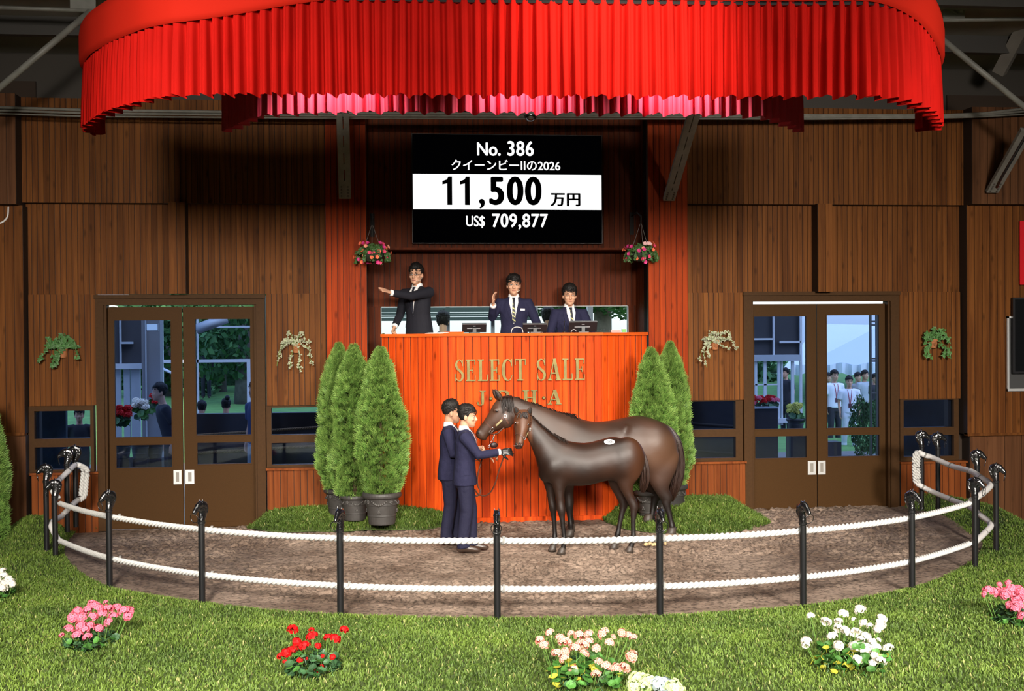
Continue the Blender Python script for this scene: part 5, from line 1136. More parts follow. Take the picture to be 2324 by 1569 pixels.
    if lanyard:
        for sd in (-1, 1): link('lanyard', project(bv, lerp_rows([(1.43, sd * .05 - .007, sd * .05 + .007), (1.10, sd * .008 - .007, sd * .008 + .007)], 8), .008, 3), mat('red_lanyard', (.35, .02, .06), .6), r)
        link('pass_card', project(bv, [(1.10, -.04, .04), (1.0, -.04, .04)], .012, 4), mat('dark_pass_card', (.08, .02, .03), .5), r)
    for sd in glove:
        a = A[sd]; g = MB(); dr = (a['w'] - a['e']).normalized(); g.chain([a['w'] - dr * .03, a['w'] + a['d'].normalized() * .02], [(.034), (.033)], 12); hand_parts(g, a['w'], a['d'], a['pn'], a['th'], a['curl'], a['spread'], 1.12); link('glove', remesh(g, .0055, 1, .4, 'glove'), GLOVE, r)
    if glasses:
        g = MB()
        for sd in (-1, 1):
            g.chain([(sd * .032 + .021 * math.cos(a), -.106 + .004 * abs(math.cos(a)), .112 + .015 * math.sin(a)) for a in np.linspace(0, 2 * PI, 17)], .0016, 5); g.chain([(sd * .053, -.10, .115), (sd * .076, -.04, .118), (sd * .08, .01, .115)], .0018, 5)
        g.chain([(-.011, -.106, .115), (.011, -.106, .115)], .0016, 5); g.v = [HM(p) for p in g.v]; link('glasses', smooth(g.mesh('glasses')), mat('dark_spectacle_frame', (.05, .035, .03), .3), r)
    if mic:
        g = MB(); g.chain([(.082, .0, .085), (.075, -.05, .045), (.045, -.098, .030)], .0025, 5); g.ball((.04, -.104, .030), .0085, 8, 6); g.v = [HM(p) for p in g.v]; link('headset_microphone', smooth(g.mesh('headset_microphone')), mat('beige_headset', (.75, .66, .55), .5), r)
    return r

# handlers beside the mare and the foal, facing right
HS = 1.744 / 1.752
p = PZ(1058, 1252, 0.0); Y1 = p.y
person('young man in a navy suit with one black glove, holding the foal\'s lead', (p.x, p.y, .0), PI / 2 - .10, HS, hs=1.04, headpitch=math.radians(4), headyaw=-.05,
       arms={-1: dict(e=(-.235, -.165, 1.175), w=(-.16, -.415, 1.205), d=(.12, -1, .02), pn=(.9, .1, -.4), curl=.55, th=-1), 1: dict(e=(.235, -.10, 1.13), w=(.16, -.26, 1.14), d=(-.2, -1, .0), pn=(-.8, 0, -.5), curl=.8)},
       glove=(-1,), tie='plain', feet=((.09, -.075), (-.085, .02)), hair=dict(seed=3, front=.165, side=.095, back=.045, vol=.014, top=.014, fringe=.02))
p = P(1023, 1231, 14.62)
person('young man in a navy suit with swept-up hair, standing behind the other handler', (p.x, 14.62, gz(p.x, 14.62)), PI / 2 - .16, HS, hs=1.06, headpitch=math.radians(2), headyaw=.25,
       arms={-1: dict(e=(-.245, -.06, 1.13), w=(-.14, -.30, 1.12), d=(.1, -1, 0), pn=(.9, 0, -.4), curl=.8, th=-1), 1: dict(e=(.235, -.10, 1.13), w=(.12, -.30, 1.16), d=(-.2, -1, .1), pn=(-.8, 0, -.5), curl=.8)},
       tie='plain', feet=((.09, -.06), (-.085, .03)), hair=dict(seed=5, front=.178, side=.12, back=.075, vol=.012, top=.028))
# auctioneers behind the counter
YA = 16.78
def on(u, v): return P(u, v, YA)
s_ = 1.08
p = on(950, 599)
person('auctioneer in a black suit and glasses, stretching one arm out over the counter', (on(947, 700).x + .02, YA, p.z - 1.765 * s_), math.radians(-34), s_, hs=1.03, headyaw=math.radians(14), suit=CHAR, pants=CHAR, glasses=True, mic=True, lean=(-.03, -.02),
       arms={1: dict(e=(.08, -.30, 1.335), w=(-.06, -.56, 1.375), d=(-.28, -1, .30), pn=(-.55, -.15, -.6), curl=.10, spread=.10, th=-1), -1: dict(e=(-.30, .02, 1.11), w=(-.27, -.16, .95), d=(.05, -.55, -.7), pn=(.7, .4, .2), curl=.75)}, tie='plain', hair=dict(seed=7, front=.178, side=.115, back=.05, vol=.013, top=.024))
p = on(1166, 625)
person('auctioneer in a navy suit with a yellow striped tie, one hand raised and open', (on(1166, 700).x, YA, p.z - 1.755 * s_), math.radians(-6), s_, hs=1.05, headyaw=math.radians(2), mic=True, badge=True, tie='stripe',
       arms={-1: dict(e=(-.285, -.12, 1.20), w=(-.265, -.27, 1.36), d=(.02, -.25, 1), pn=(.92, -.3, .1), curl=.28, th=-1, spread=.04), 1: dict(e=(.30, -.04, 1.13), w=(.34, -.26, .97), d=(0, -.8, -.5), pn=(0, -.3, -1), curl=.4)}, hair=dict(seed=9, front=.172, side=.10, back=.05, vol=.014, top=.016, fringe=.018, part=.5))
p = on(1287, 647)
person('auction clerk in a navy suit with a yellow striped tie, behind a monitor', (on(1291, 720).x, YA - .04, p.z - 1.762 * s_), math.radians(6), s_, hs=1.05, headyaw=math.radians(-8), headpitch=math.radians(5), tie='stripe',
       arms={-1: dict(e=(-.28, -.08, 1.12), w=(-.18, -.28, 1.02), d=(.3, -1, -.1), pn=(0, 0, -1), curl=.4), 1: dict(e=(.28, -.08, 1.12), w=(.18, -.28, 1.02), d=(-.3, -1, -.1), pn=(0, 0, -1), curl=.4)}, hair=dict(seed=11, front=.170, side=.095, back=.05, vol=.017, top=.022, fringe=.03, part=-.6))
# two people seated behind the long window, seen from the back
for u, vt, lab, suit in ((1005, 709, 'dark-haired person in a blue jacket seen from behind, outside the recess window', mat('blue_work_jacket', (.02, .05, .10), .8)), (1244, 700, 'dark-haired person in a navy jacket seen from behind, beside the clerk', NAVY)):
    p = P(u, vt, 17.9); GAL = p.z - 1.76; person(lab, (p.x, 17.9, p.z - 1.76), PI - .1, 1.0, hs=1.08, suit=suit, voxel=.014, detail=False, hair=dict(seed=13, front=.172, side=.08, back=.0, vol=.018, top=.02))
tag(link('floor_gallery', MB().box(P(960, 720, 17.9).x, P(1300, 720, 17.9).x, 17.45, 18.6, -.02, GAL - .01), mat('gallery_boards', (.12, .11, .10), .8)), 'raised gallery floor outside the recess window', 'floor', kind='structure')
# ================================================================== horses
COAT = vmat('bay_coat', .45, .42, bscale=11, bstr=.16); HOOF = mat('dark_hoof_horn', (.05, .038, .03), .5, nscale=20, namt=.25)
MANE = mat('black_horse_hair', (.016, .009, .007), .35, spec=.6); TAILM = mat('dark_brown_tail_hair', (.030, .013, .008), .36, spec=.6, rnd=.1)
ZS, ZX, ZY = 3.4862, 950, 840
def zp(x, y, Y): return P(ZX + x / ZS, ZY + y / ZS, Y)
def sweep(b, st, Y, k=6, n=22, ex=2.25, yoff=None):
    """stations (xt, yt, xb, yb, half_width[, y offset]) in the traced view, swept as egg-shaped rings in the plane Y"""
    q = catmull(np.array([tuple(s) + ((0,) if len(s) == 5 else ()) for s in st]), k).tolist(); rings = []
    for xt, yt, xb, yb, hw, yo in q:
        t, bt = zp(xt, yt, Y), zp(xb, yb, Y); c = (t + bt) / 2; a = (t - bt) / 2; ring = []
        for j in range(n):
            th = 2 * PI * j / n; cs, sn = math.cos(th), math.sin(th); f = lambda v: math.copysign(abs(v) ** (2 / ex), v)
            w_ = hw * (1 - .10 * cs)        # a little fuller below the middle
            ring.append(c + a * f(cs) + Vector((0, w_ * f(sn) + yo, 0)))
        rings.append(ring)
    b.loft(rings)
def leg(b, st, Y, yo, n=14):
    """(x, y, half length fore-aft, half width[, extra y]) down the leg, traced pixels and metres"""
    q = catmull(np.array([tuple(s) + ((0,) if len(s) == 4 else ()) for s in st]), 5).tolist(); pts = [zp(s[0], s[1], Y) + Vector((0, yo + s[4], 0)) for s in q]
    b.chain(pts, [(s[3], s[2]) for s in q], n, side=(0, 1, 0))
def hoof(parent, O, x, y, Y, yo, s=1.0, fwd=-1):
    """hoof with its sole on the traced ground point"""
    c = zp(x, y, Y); g = gz(c.x, Y + yo) - .006; b = MB(); z1 = .085 * s
    ring = lambda r, dx, z: [(c.x + dx + r * math.cos(2 * PI * j / 14), Y + yo + r * .88 * math.sin(2 * PI * j / 14), g + z) for j in range(14)]
    b.loft([ring(.066 * s, fwd * .020 * s, 0), ring(.060 * s, fwd * .014 * s, .035 * s), ring(.049 * s, 0, z1), ring(.035 * s, 0, z1 + .012)]); b.v = [Vector(v) - O for v in b.v]
    link('hoof', smooth(b.mesh('hoof')), HOOF, parent)
def colour(me, O, fn):
    a = coords(me); set_col(me, fn(a[:, 0] + O.x, a[:, 1] + O.y, a[:, 2] + O.z))
def strands(name, parent, O, roots, n, length, drop, m, seed, rad=.004, wave=.02, segs=6, spread=.03):
    """hair: each strand leaves a root (point, direction), then hangs"""
    r = np.random.default_rng(seed); b = MB()
    for i in range(n):
        p, d = roots(r); d = Vector(d).normalized(); p = Vector(p); L_ = length * (.7 + .5 * r.random()); pts = [p]; v = d.copy()
        for k in range(segs):
            v = (v + Vector((r.normal(0, wave), r.normal(0, wave), -drop))).normalized(); pts.append(pts[-1] + v * L_ / segs)
        w_ = rad * (.7 + .6 * r.random()); b.chain([q - O for q in pts], [w_ * (1 if k < segs * .6 else 1 - .8 * (k / segs - .6) / .4) for k in range(segs + 1)], 4)
    return link(name, smooth(b.mesh(name)), m, parent)
def curve_hair(name, parent, O, mid, wid, n, m, seed, Y, rad=.0045, depth=.05):
    """tail: strands following traced centre points with a half width (pixels) per point"""
    r = np.random.default_rng(seed); b = MB(); q = catmull(np.array([(x, y, w_) for (x, y), w_ in zip(mid, wid)]), 5).tolist()
    for i in range(n):
        o = r.uniform(-1, 1); o2 = r.uniform(-1, 1); e = int(len(q) * (.72 + .28 * r.random())); pts = []
        jx = r.normal(0, .12)
        for k, (x, y, w_) in enumerate(q[:e]): pts.append(zp(x + w_ * (o * .92 + jx * k / len(q)), y, Y) + Vector((0, depth * o2 * math.sqrt(max(0, 1 - o * o)) * w_ / max(wid), 0)) - O)
        b.chain(pts, [rad * (1 if k < e * .8 else .5) for k in range(e)], 4)
    return link(name, smooth(b.mesh(name)), m, parent)
def eye(parent, O, c, r_, m=EYEB):
    b = MB().ball(Vector(c) - O, r_, 12, 8); link('eye', smooth(b.mesh('eye')), mat('horse_eye', (.008, .005, .004), .08, spec=.9), parent)
DKL = np.array([.010, .0065, .0055])
# ---------------------------------------------------------------- mare
YM = 14.98
mc = zp(1500, 1290, YM); MO = Vector((mc.x, YM, gz(mc.x, YM)))
mare = thing('mare', 'dark bay mare with a leather halter, standing in front of the lettered counter', 'horse', MO)
b = MB()
sweep(b, [(1992, 560, 1986, 640, .06), (1978, 500, 1972, 740, .17), (1945, 438, 1925, 840, .25), (1880, 392, 1860, 880, .295), (1760, 358, 1740, 860, .31), (1640, 372, 1620, 812, .295), (1500, 402, 1490, 822, .305), (1360, 404, 1350, 838, .31), (1250, 372, 1235, 838, .275), (1170, 345, 1120, 815, .235), (1100, 326, 1010, 740, .19), (1010, 295, 920, 610, .145), (910, 258, 835, 500, .115), (820, 228, 765, 440, .10), (750, 210, 735, 425, .098), (690, 202, 712, 430, .10), (640, 218, 700, 452, .108), (598, 262, 672, 470, .102), (565, 320, 632, 480, .090), (535, 372, 598, 492, .075), (505, 420, 570, 510, .064), (476, 455, 548, 530, .058), (456, 484, 530, 548, .058), (450, 512, 508, 553, .050), (458, 532, 486, 550, .03)], YM)
# cheek, eye ridges, nostril rims, lips, muscling
b.ball(zp(690, 385, YM) + Vector((0, -.062, 0)), (.10, .055, .12), 14, 10); b.ball(zp(612, 315, YM) + Vector((0, -.080, 0)), (.045, .025, .028), 10, 7); b.ball(zp(612, 315, YM) + Vector((0, .080, 0)), (.045, .025, .028), 10, 7)
b.ball(zp(470, 500, YM) + Vector((0, -.045, 0)), (.03, .018, .035), 10, 7); b.ball(zp(520, 548, YM), (.032, .035, .018), 10, 7)
b.ball(zp(1850, 600, YM) + Vector((0, -.10, 0)), (.30, .215, .34), 20, 14); b.chain([zp(1625, 430, YM) + Vector((0, -.20, 0)), zp(1600, 470, YM) + Vector((0, -.235, 0)), zp(1590, 540, YM) + Vector((0, -.235, 0))], [.05, .058, .05], 12); b.ball(zp(1190, 640, YM) + Vector((0, -.08, 0)), (.22, .165, .30), 18, 14)
for yo in (-.17, .17):
    fx = 0 if yo < 0 else 30
    leg(b, [(1900, 640, .26, .10, -yo * .2), (1895, 760, .22, .10), (1890, 860, .15, .085), (1905, 940, .092, .062), (1938, 1000, .078, .05), (1935, 1040, .056, .042), (1955, 1110, .038, .032), (1972, 1180, .036, .032), (1980, 1222, .043, .040), (1984, 1250, .038, .036), (1983, 1275, .048, .045)] if yo < 0 else
        [(1880, 640, .26, .10), (1870, 760, .22, .10), (1860, 860, .15, .085), (1875, 940, .09, .06), (1900, 1000, .075, .05), (1892, 1045, .054, .042), (1880, 1110, .038, .032), (1866, 1185, .036, .032), (1858, 1225, .043, .04), (1852, 1252, .038, .036), (1846, 1276, .048, .045)], YM, yo)
    dx = -16 if yo < 0 else 16
    leg(b, [(1165 + dx, 640, .20, .09), (1180 + dx, 780, .14, .085), (1185 + dx, 880, .088, .066), (1188 + dx, 980, .060, .05), (1192 + dx, 1060, .056, .050), (1194 + dx, 1100, .044, .04), (1200 + dx, 1160, .034, .032), (1206 + dx, 1215, .040, .038), (1208 + dx, 1245, .036, .034), (1204 + dx, 1275, .046, .044)], YM, yo * .8)
b.v = [Vector(v) - MO for v in b.v]
mm = remesh(b, .0115, 6, .5, 'coat')
zg = MO.z
_a = coords(mm); _u = lambda x_: zp(x_, 600, YM).x - MO.x
relax(mm, sstep(.62, .80, _a[:, 2]) * sstep(_u(760), _u(900), _a[:, 0]), 70)
def mare_col(x, y, z):
    h = z - zg; t = sstep(.30, .75, h)[:, None]; c = DKL * .8 + (np.array([.047, .0235, .0155]) - DKL) * t
    n_ = vnoise(x * 1.0 + 9, z + y * .5, .22, 41)[:, None]; c = c * (.62 + .75 * n_)
    X_ = lambda u: zp(u, 600, YM).x
    fl = (sstep(X_(1600), X_(1850), x) * sstep(.75, 1.0, h) * (1 - sstep(1.15, 1.4, h)))[:, None]; c = c + np.array([.034, .016, .006]) * fl
    hd = (1 - sstep(X_(560), X_(760), x))[:, None]; c = c + np.array([.022, .008, .003]) * hd
    mz = (1 - sstep(X_(455), X_(540), x))[:, None]; c = c * (1 - .35 * mz)
    return c
colour(mm, MO, mare_col); link('coat', mm, COAT, mare)
EARM = mat('bay_ear', (.040, .017, .009), .5); EARD = mat('ear_inside_dark', (.006, .004, .003), .8)
def ear(parent, B0, T0, r0, side, open_dir):
    q = MB(); m1 = B0.lerp(T0, .3) ; m2 = B0.lerp(T0, .68); q.chain([B0 - (T0 - B0) * .12, B0, m1, m2, T0], [(r0 * .7, r0 * .6), (r0 * .92, r0 * .75), (r0 * 1.08, r0 * .75), (r0 * .78, r0 * .5), (r0 * .08, r0 * .08)], 14, side=side); eo = link('ear', smooth(q.mesh('ear')), EARM, parent)
    d = Vector(open_dir).normalized() * r0 * .42; q = MB(); q.chain([B0.lerp(T0, .08) + d, m1 + d * 1.05, m2 + d * .8, B0.lerp(T0, .9) + d * .3], [(r0 * .4, r0 * .3), (r0 * .68, r0 * .42), (r0 * .46, r0 * .28), (r0 * .08, r0 * .06)], 12, side=side); link('ear_lining', smooth(q.mesh('ear_lining')), EARD, eo)
for e, (bx, by, tx, ty) in ((1, (634, 226, 590, 155)), (-1, (650, 232, 598, 148))):
    ear(mare, zp(bx, by, YM) + Vector((0, e * .055, 0)) - MO, zp(tx, ty, YM) + Vector((0, e * .085, 0)) - MO, .036, (.85, 0, .5), (-.6, e * .8, .1))
for x, y, yo in ((1983, 1300, -.17), (1846, 1302, .17), (1188, 1300, -.136), (1222, 1300, .136)): hoof(mare, MO, x, y, YM, yo, 1.05)
eye(mare, MO, zp(612, 322, YM) + Vector((0, -.094, 0)), (.017, .012, .014))
nb = MB().ball(zp(469, 492, YM) + Vector((0, -.062, 0)) - MO, (.011, .006, .017), 10, 7); link('nostril', smooth(nb.mesh('nostril')), mat('nostril_dark', (.004, .003, .003), .6), mare)
curve_hair('tail', mare, MO, [(1945, 430), (1985, 470), (2030, 560), (2052, 680), (2052, 800), (2035, 900), (2015, 980), (2000, 1050)], [10, 30, 46, 50, 50, 46, 34, 12], 420, TAILM, 4, YM, .0046, .10)
def mane_roots(line, side, Y):
    q = catmull(np.array(line), 8).tolist()
    def f(r):
        i = int(r.random() * (len(q) - 1)); p = zp(float(q[i][0] + r.normal(0, 3)), float(q[i][1] + r.normal(0, 3)), Y); return p + Vector((0, r.uniform(-.015, .015) , .0)), (.28 + r.normal(0, .1), side * (.35 + .3 * r.random()), -.15)
    return f
strands('mane', mare, MO, mane_roots([(700, 205), (760, 214), (830, 236), (930, 268), (1030, 303), (1120, 335)], -1, YM), 170, .085, .18, MANE, 5, .0045, .05)
strands('mane', mare, MO, mane_roots([(1130, 336), (1180, 345), (1230, 352)], -1, YM), 80, .17, .16, MANE, 6, .0045, .06)
def poll_roots(r): p = zp(700 + r.normal(0, 24), 210, YM); return p + Vector((0, -.04 - .05 * r.random(), 0)), (.1, -.5, -.6)
strands('forelock', mare, MO, poll_roots, 60, .19, .25, MANE, 7, .0045, .05)
# halter straps (leather), buckles and the name plate
LEATHER = mat('brown_halter_leather', (.085, .032, .019), .4, spec=.5); CHROME = mat('halter_metal', (.72, .70, .66), .22, metal=.9); PLATE = mat('engraved_brass_plate', (.62, .55, .30), .4, metal=.6)
mb_ = bvh_of(mm)
def strap(parent, O, bv, px, Y, w_, m, name='strap', off=.004, n=7, close=False, sidey=-1):
    """leather strap laid on the near side of the head along traced points"""
    pts = []
    for x, y in catmull(np.array(px, float), n).tolist():
        d = ray(ZX + x / ZS, ZY + y / ZS); h = bv.ray_cast(CAM - O, d.normalized()); pts.append((h[0], h[1]) if h[0] is not None else None)
    pts = [q for q in pts if q is not None]
    if len(pts) < 3: return None
    P_ = [q[0] for q in pts]; N_ = [q[1] for q in pts]; b = MB(); rings = []
    for i in range(len(P_)):
        t = (P_[min(i + 1, len(P_) - 1)] - P_[max(i - 1, 0)]).normalized(); nn = (N_[max(i - 1, 0)] + N_[i] + N_[min(i + 1, len(N_) - 1)]).normalized(); sd = t.cross(nn).normalized(); c = P_[i] + nn * off
        rings.append([c + sd * w_ / 2 - nn * .006, c + sd * w_ / 2 + nn * .003, c - sd * w_ / 2 + nn * .003, c - sd * w_ / 2 - nn * .006])
    return link(name, b.loft(rings), m, parent)
hal = thing('halter', 'brown leather halter with brass name plate on the mare', 'halter', MO)
HL_ = [([(505, 388), (530, 410), (555, 438), (582, 468)], .026), ([(585, 462), (615, 430), (650, 398), (684, 366)], .028), ([(690, 362), (697, 320), (700, 270), (705, 215)], .028), ([(684, 366), (698, 400), (712, 425)], .022), ([(582, 470), (592, 495), (598, 515)], .022)]
for px_, w_ in HL_: strap(hal, MO, mb_, px_, YM, w_, LEATHER)
strap(hal, MO, mb_, [(612, 440), (636, 418), (660, 394)], YM, .022, PLATE, 'name_plate', .009, 4)
def buckle(parent, O, bv, x, y, w_, h_, ang=0):
    d = ray(ZX + x / ZS, ZY + y / ZS); hit = bv.ray_cast(CAM - O, d.normalized())
    if hit[0] is None: return
    c = hit[0] + hit[1] * .012; n_ = hit[1]; u = Vector((math.cos(ang), 0, math.sin(ang))); u = (u - n_ * u.dot(n_)).normalized(); v = n_.cross(u); b = MB(); q = []
    for a in np.linspace(0, 2 * PI, 21): q.append(c + u * w_ * math.copysign(abs(math.cos(a)) ** .6, math.cos(a)) + v * h_ * math.copysign(abs(math.sin(a)) ** .6, math.sin(a)))
    b.chain(q, .0042, 6, caps=False); link('buckle', smooth(b.mesh('buckle')), CHROME, parent)
buckle(hal, MO, mb_, 695, 316, .020, .026, .05); buckle(hal, MO, mb_, 583, 468, .024, .019, .8); buckle(hal, MO, mb_, 686, 366, .017, .02, .7); buckle(hal, MO, mb_, 566, 488, .016, .016)
b = MB(); pts = [zp(x, y, YM - .07) - MO for x, y in ((598, 512), (628, 500), (660, 470), (684, 448))]; b.chain(pts, .010, 6); pts = [zp(x, y, YM - .07) - MO for x, y in ((598, 512), (570, 500), (560, 492))]; b.chain(pts, .009, 6); link('chin_strap', smooth(b.mesh('chin_strap')), LEATHER, hal)
# chain from the halter to the hidden hand, and the long lead
def chain_links(name, label, px, Y0, Y1, rr_=.011):
    r = thing(name, label, 'chain', zp(*px[0], Y0)); q = catmull(np.array(px, float), 6).tolist(); n = len(q); me = MB(); me.chain([(rr_ * 1.5 * math.cos(a), rr_ * .8 * math.sin(a), 0) for a in np.linspace(0, 2 * PI, 13)], .0032, 5, caps=False); me = smooth(me.mesh('chain_link')); me.materials.append(CHROME)
    tot = sum((zp(*q[i + 1], Y0) - zp(*q[i], Y0)).length for i in range(n - 1)); k = max(3, int(tot / (rr_ * 2.1)))
    for i in range(k):
        t = i / (k - 1) * (n - 1.001); a = int(t); f = t - a; x, y = (q[a][k_] * (1 - f) + q[a + 1][k_] * f for k_ in (0, 1)); Yk = Y0 + (Y1 - Y0) * i / k; p_ = zp(x, y, Yk); d = zp(*q[a + 1], Yk) - zp(*q[a], Yk)
        o = bpy.data.objects.new('chain_link', me); C.objects.link(o); o.parent = r; o.location = p_ - r.location; o.rotation_mode = 'QUATERNION'; qd = d.to_track_quat('X', 'Z'); o.rotation_quaternion = qd @ Matrix.Rotation((i % 2) * PI / 2, 4, 'X').to_quaternion()
    return r
chain_links('lead_chain', 'gilt chain hanging from the mare\'s halter', [(598, 515), (588, 545), (570, 580), (556, 605)], YM - .07, YM - .2)
r = thing('lead_pad', 'round dark leather lead end below the mare\'s chin', 'lead', zp(596, 595, YM - .15)); link('pad', smooth(MB().ball((0, 0, 0), (.05, .02, .038), 14, 8).mesh('pad')), mat('dark_red_leather', (.03, .012, .012), .4), r)
link('link', smooth(MB().chain([(0, 0, .03), (-.005, 0, .09), (.01, 0, .14)], .006, 6).mesh('link')), CHROME, r)
# ---------------------------------------------------------------- foal
YFo = PZ(1275, 1254, 0).y + .02
fc = zp(1400, 1420, YFo); FO = Vector((fc.x, YFo, 0))
foal = thing('foal', 'dark brown foal with an oval hip number, head turned to the front', 'horse', FO)
b = MB()
sweep(b, [(1746, 655, 1744, 715, .05), (1738, 622, 1732, 800, .13), (1712, 596, 1700, 870, .185), (1640, 556, 1622, 905, .225), (1540, 526, 1522, 872, .235), (1430, 553, 1430, 890, .225), (1320, 576, 1330, 914, .235), (1220, 566, 1225, 918, .225), (1135, 545, 1115, 905, .195), (1070, 512, 1020, 880, .165), (1010, 462, 952, 790, .13), (965, 425, 922, 690, .098), (930, 392, 888, 600, .080), (902, 362, 858, 540, .072), (872, 338, 835, 500, .066), (845, 335, 825, 470, .05)], YFo)
b.ball(zp(1640, 700, YFo) + Vector((0, -.08, 0)), (.22, .155, .27), 20, 14); b.ball(zp(1070, 760, YFo) + Vector((0, -.05, 0)), (.17, .155, .20), 18, 12); b.ball(zp(1140, 730, YFo) + Vector((0, -.06, 0)), (.15, .135, .22), 16, 12); b.ball(zp(1010, 800, YFo) + Vector((0, -.0, 0)), (.10, .12, .15), 16, 12)
# head: turned towards the camera, nose down
Yh = YFo - .10; HX = lambda x, y, dy: zp(x, y, Yh) + Vector((0, dy, 0))
hq = catmull(np.array([(826, 318, .05, .055, .065), (826, 345, .02, .078, .095), (826, 385, .0, .092, .115), (822, 425, -.02, .092, .118), (816, 465, -.045, .080, .108), (808, 505, -.07, .064, .090), (800, 545, -.095, .053, .068), (793, 580, -.115, .051, .056), (788, 605, -.125, .046, .048), (787, 622, -.125, .030, .034)]), 5).tolist()
rings = []
for x, y, dy, hw, hd_ in hq:
    c = HX(x, y, dy + .06); ring = []
    for j in range(20):
        th = 2 * PI * j / 20; cs, sn = math.cos(th), math.sin(th); f = lambda v, e: math.copysign(abs(v) ** (2 / e), v)
        # face plane turned a little to the left, jaw side recedes to the right
        ring.append(c + Vector((.97, .24, 0)) * hw * f(sn, 2.5) + Vector((.24, -.97, .10)) * hd_ * f(cs, 2.2))
    rings.append(ring)
b.loft(rings)
for e, (x, y) in ((-1, (772, 418)), (1, (868, 430))): b.ball(HX(x, y, -.02 + (.0 if e < 0 else .03)), (.024, .035, .022), 10, 7)
for x, y, dy in ((772, 585, -.125), (806, 588, -.125)): b.ball(HX(x, y, dy), (.018, .018, .024), 8, 6)
b.chain([HX(845, 420, .1), HX(862, 470, .12), HX(850, 520, .06)], [.06, .055, .03], 12)
FL = {'nf': [(1085, 760, .16, .075), (1098, 860, .105, .070), (1105, 950, .074, .055), (1112, 1040, .056, .046), (1120, 1105, .052, .046), (1124, 1150, .036, .034), (1132, 1220, .029, .027), (1140, 1300, .028, .026), (1142, 1345, .035, .033), (1136, 1385, .031, .029), (1130, 1415, .036, .036)],
      'ff': [(1040, 800, .12, .07), (1045, 880, .09, .062), (1055, 960, .068, .052), (1066, 1050, .054, .046), (1075, 1105, .05, .045), (1078, 1150, .035, .033), (1084, 1220, .029, .027), (1088, 1300, .028, .026), (1088, 1340, .035, .033), (1082, 1375, .031, .029), (1078, 1395, .036, .036)],
      'nh': [(1650, 700, .20, .09), (1640, 800, .17, .09), (1625, 880, .115, .075), (1640, 960, .074, .052), (1680, 1040, .06, .044), (1690, 1078, .054, .04), (1686, 1120, .040, .034), (1683, 1190, .031, .028), (1684, 1270, .030, .027), (1683, 1320, .038, .034), (1672, 1362, .032, .030), (1664, 1392, .037, .036)],
      'fh': [(1620, 720, .17, .09), (1590, 820, .14, .085), (1575, 890, .105, .07), (1595, 970, .07, .05), (1632, 1045, .058, .043), (1640, 1082, .052, .04), (1630, 1125, .039, .033), (1615, 1190, .031, .028), (1600, 1265, .030, .027), (1592, 1310, .037, .033), (1580, 1345, .032, .03), (1572, 1370, .037, .036)]}
for k_, yo in (('nf', -.10), ('ff', .11), ('nh', -.11), ('fh', .12)): leg(b, FL[k_], YFo, yo)
b.v = [Vector(v) - FO for v in b.v]
fm = remesh(b, .0098, 5, .5, 'coat')
_a = coords(fm); _u = lambda x_: zp(x_, 600, YFo).x - FO.x
relax(fm, sstep(.52, .66, _a[:, 2]) * sstep(_u(915), _u(985), _a[:, 0]), 60)
def foal_col(x, y, z):
    h = z; t = sstep(.32, .70, h)[:, None]; c = DKL * .7 + (np.array([.024, .0102, .0060]) - DKL) * t
    n_ = vnoise(x + 3, z + y * .5, .16, 43)[:, None]; c = c * (.55 + .85 * n_)
    X_ = lambda u: zp(u, 600, YFo).x
    ru = (sstep(X_(1560), X_(1720), x) * sstep(.6, .8, h))[:, None]; c = c + np.array([.030, .010, .003]) * ru
    hz_ = zp(800, 470, YFo).z; hd = ((1 - sstep(X_(880), X_(905), x)) * sstep(zp(800, 660, YFo).z, zp(800, 600, YFo).z, z) * (y + 0 < 99))[:, None]
    c = c * (1 - hd) + hd * np.array([.105, .042, .020]) * (.8 + .3 * n_); mz = (hd[:, 0] * (1 - sstep(zp(800, 592, YFo).z, zp(800, 545, YFo).z, z)))[:, None]; c = c * (1 - mz) + mz * np.array([.04, .022, .017])
    return c
colour(fm, FO, foal_col); link('coat', fm, COAT, foal)
for x, y, yo in ((1128, 1450, -.10), (1076, 1425, .11), (1660, 1420, -.11), (1566, 1395, .12)): hoof(foal, FO, x, y, YFo, yo, .80)
fb = bvh_of(fm)
def on_head(x, y): 
    h = fb.ray_cast(CAM - FO, ray(ZX + x / ZS, ZY + y / ZS).normalized()); return h
for x, y in ((868, 432), (766, 420)):
    h = on_head(x, y)
    if h[0] is not None: eye(foal, FO, h[0] + FO + h[1] * -.004, (.013, .010, .013))
for x, y in ((772, 585), (800, 583)):
    h = on_head(x, y)
    if h[0] is not None: nb = MB().ball(h[0], (.008, .005, .013), 8, 6); link('nostril', smooth(nb.mesh('nostril')), MATS['nostril_dark'], foal)
for e, (bx, by, tx, ty) in ((-1, (784, 348, 766, 288)), (1, (876, 356, 891, 290))):
    ear(foal, HX(bx, by, .05) - FO, HX(tx, ty, .04) - FO, .033, (1, 0, 0), (.1 * e, -1, 0))
curve_hair('tail', foal, FO, [(1708, 602), (1745, 625), (1772, 690), (1785, 780), (1788, 860), (1778, 930), (1770, 975)], [8, 20, 30, 38, 38, 30, 10], 300, TAILM, 9, YFo, .0038, .08)
strands('mane', foal, FO, mane_roots([(890, 362), (930, 400), (985, 448), (1050, 500), (1130, 540)], -1, YFo), 150, .06, .05, MANE, 10, .004, .05)
strands('mane', foal, FO, mane_roots([(1070, 508), (1120, 535), (1150, 548)], -1, YFo), 50, .12, .08, MANE, 12, .004, .05)
def fl_roots(r): p = HX(830 + r.normal(0, 16), 336 + r.normal(0, 4), -.045); return p, (r.normal(0, .8), -.4, -.3)
strands('forelock', foal, FO, fl_roots, 42, .075, .3, MANE, 11, .0038, .08)
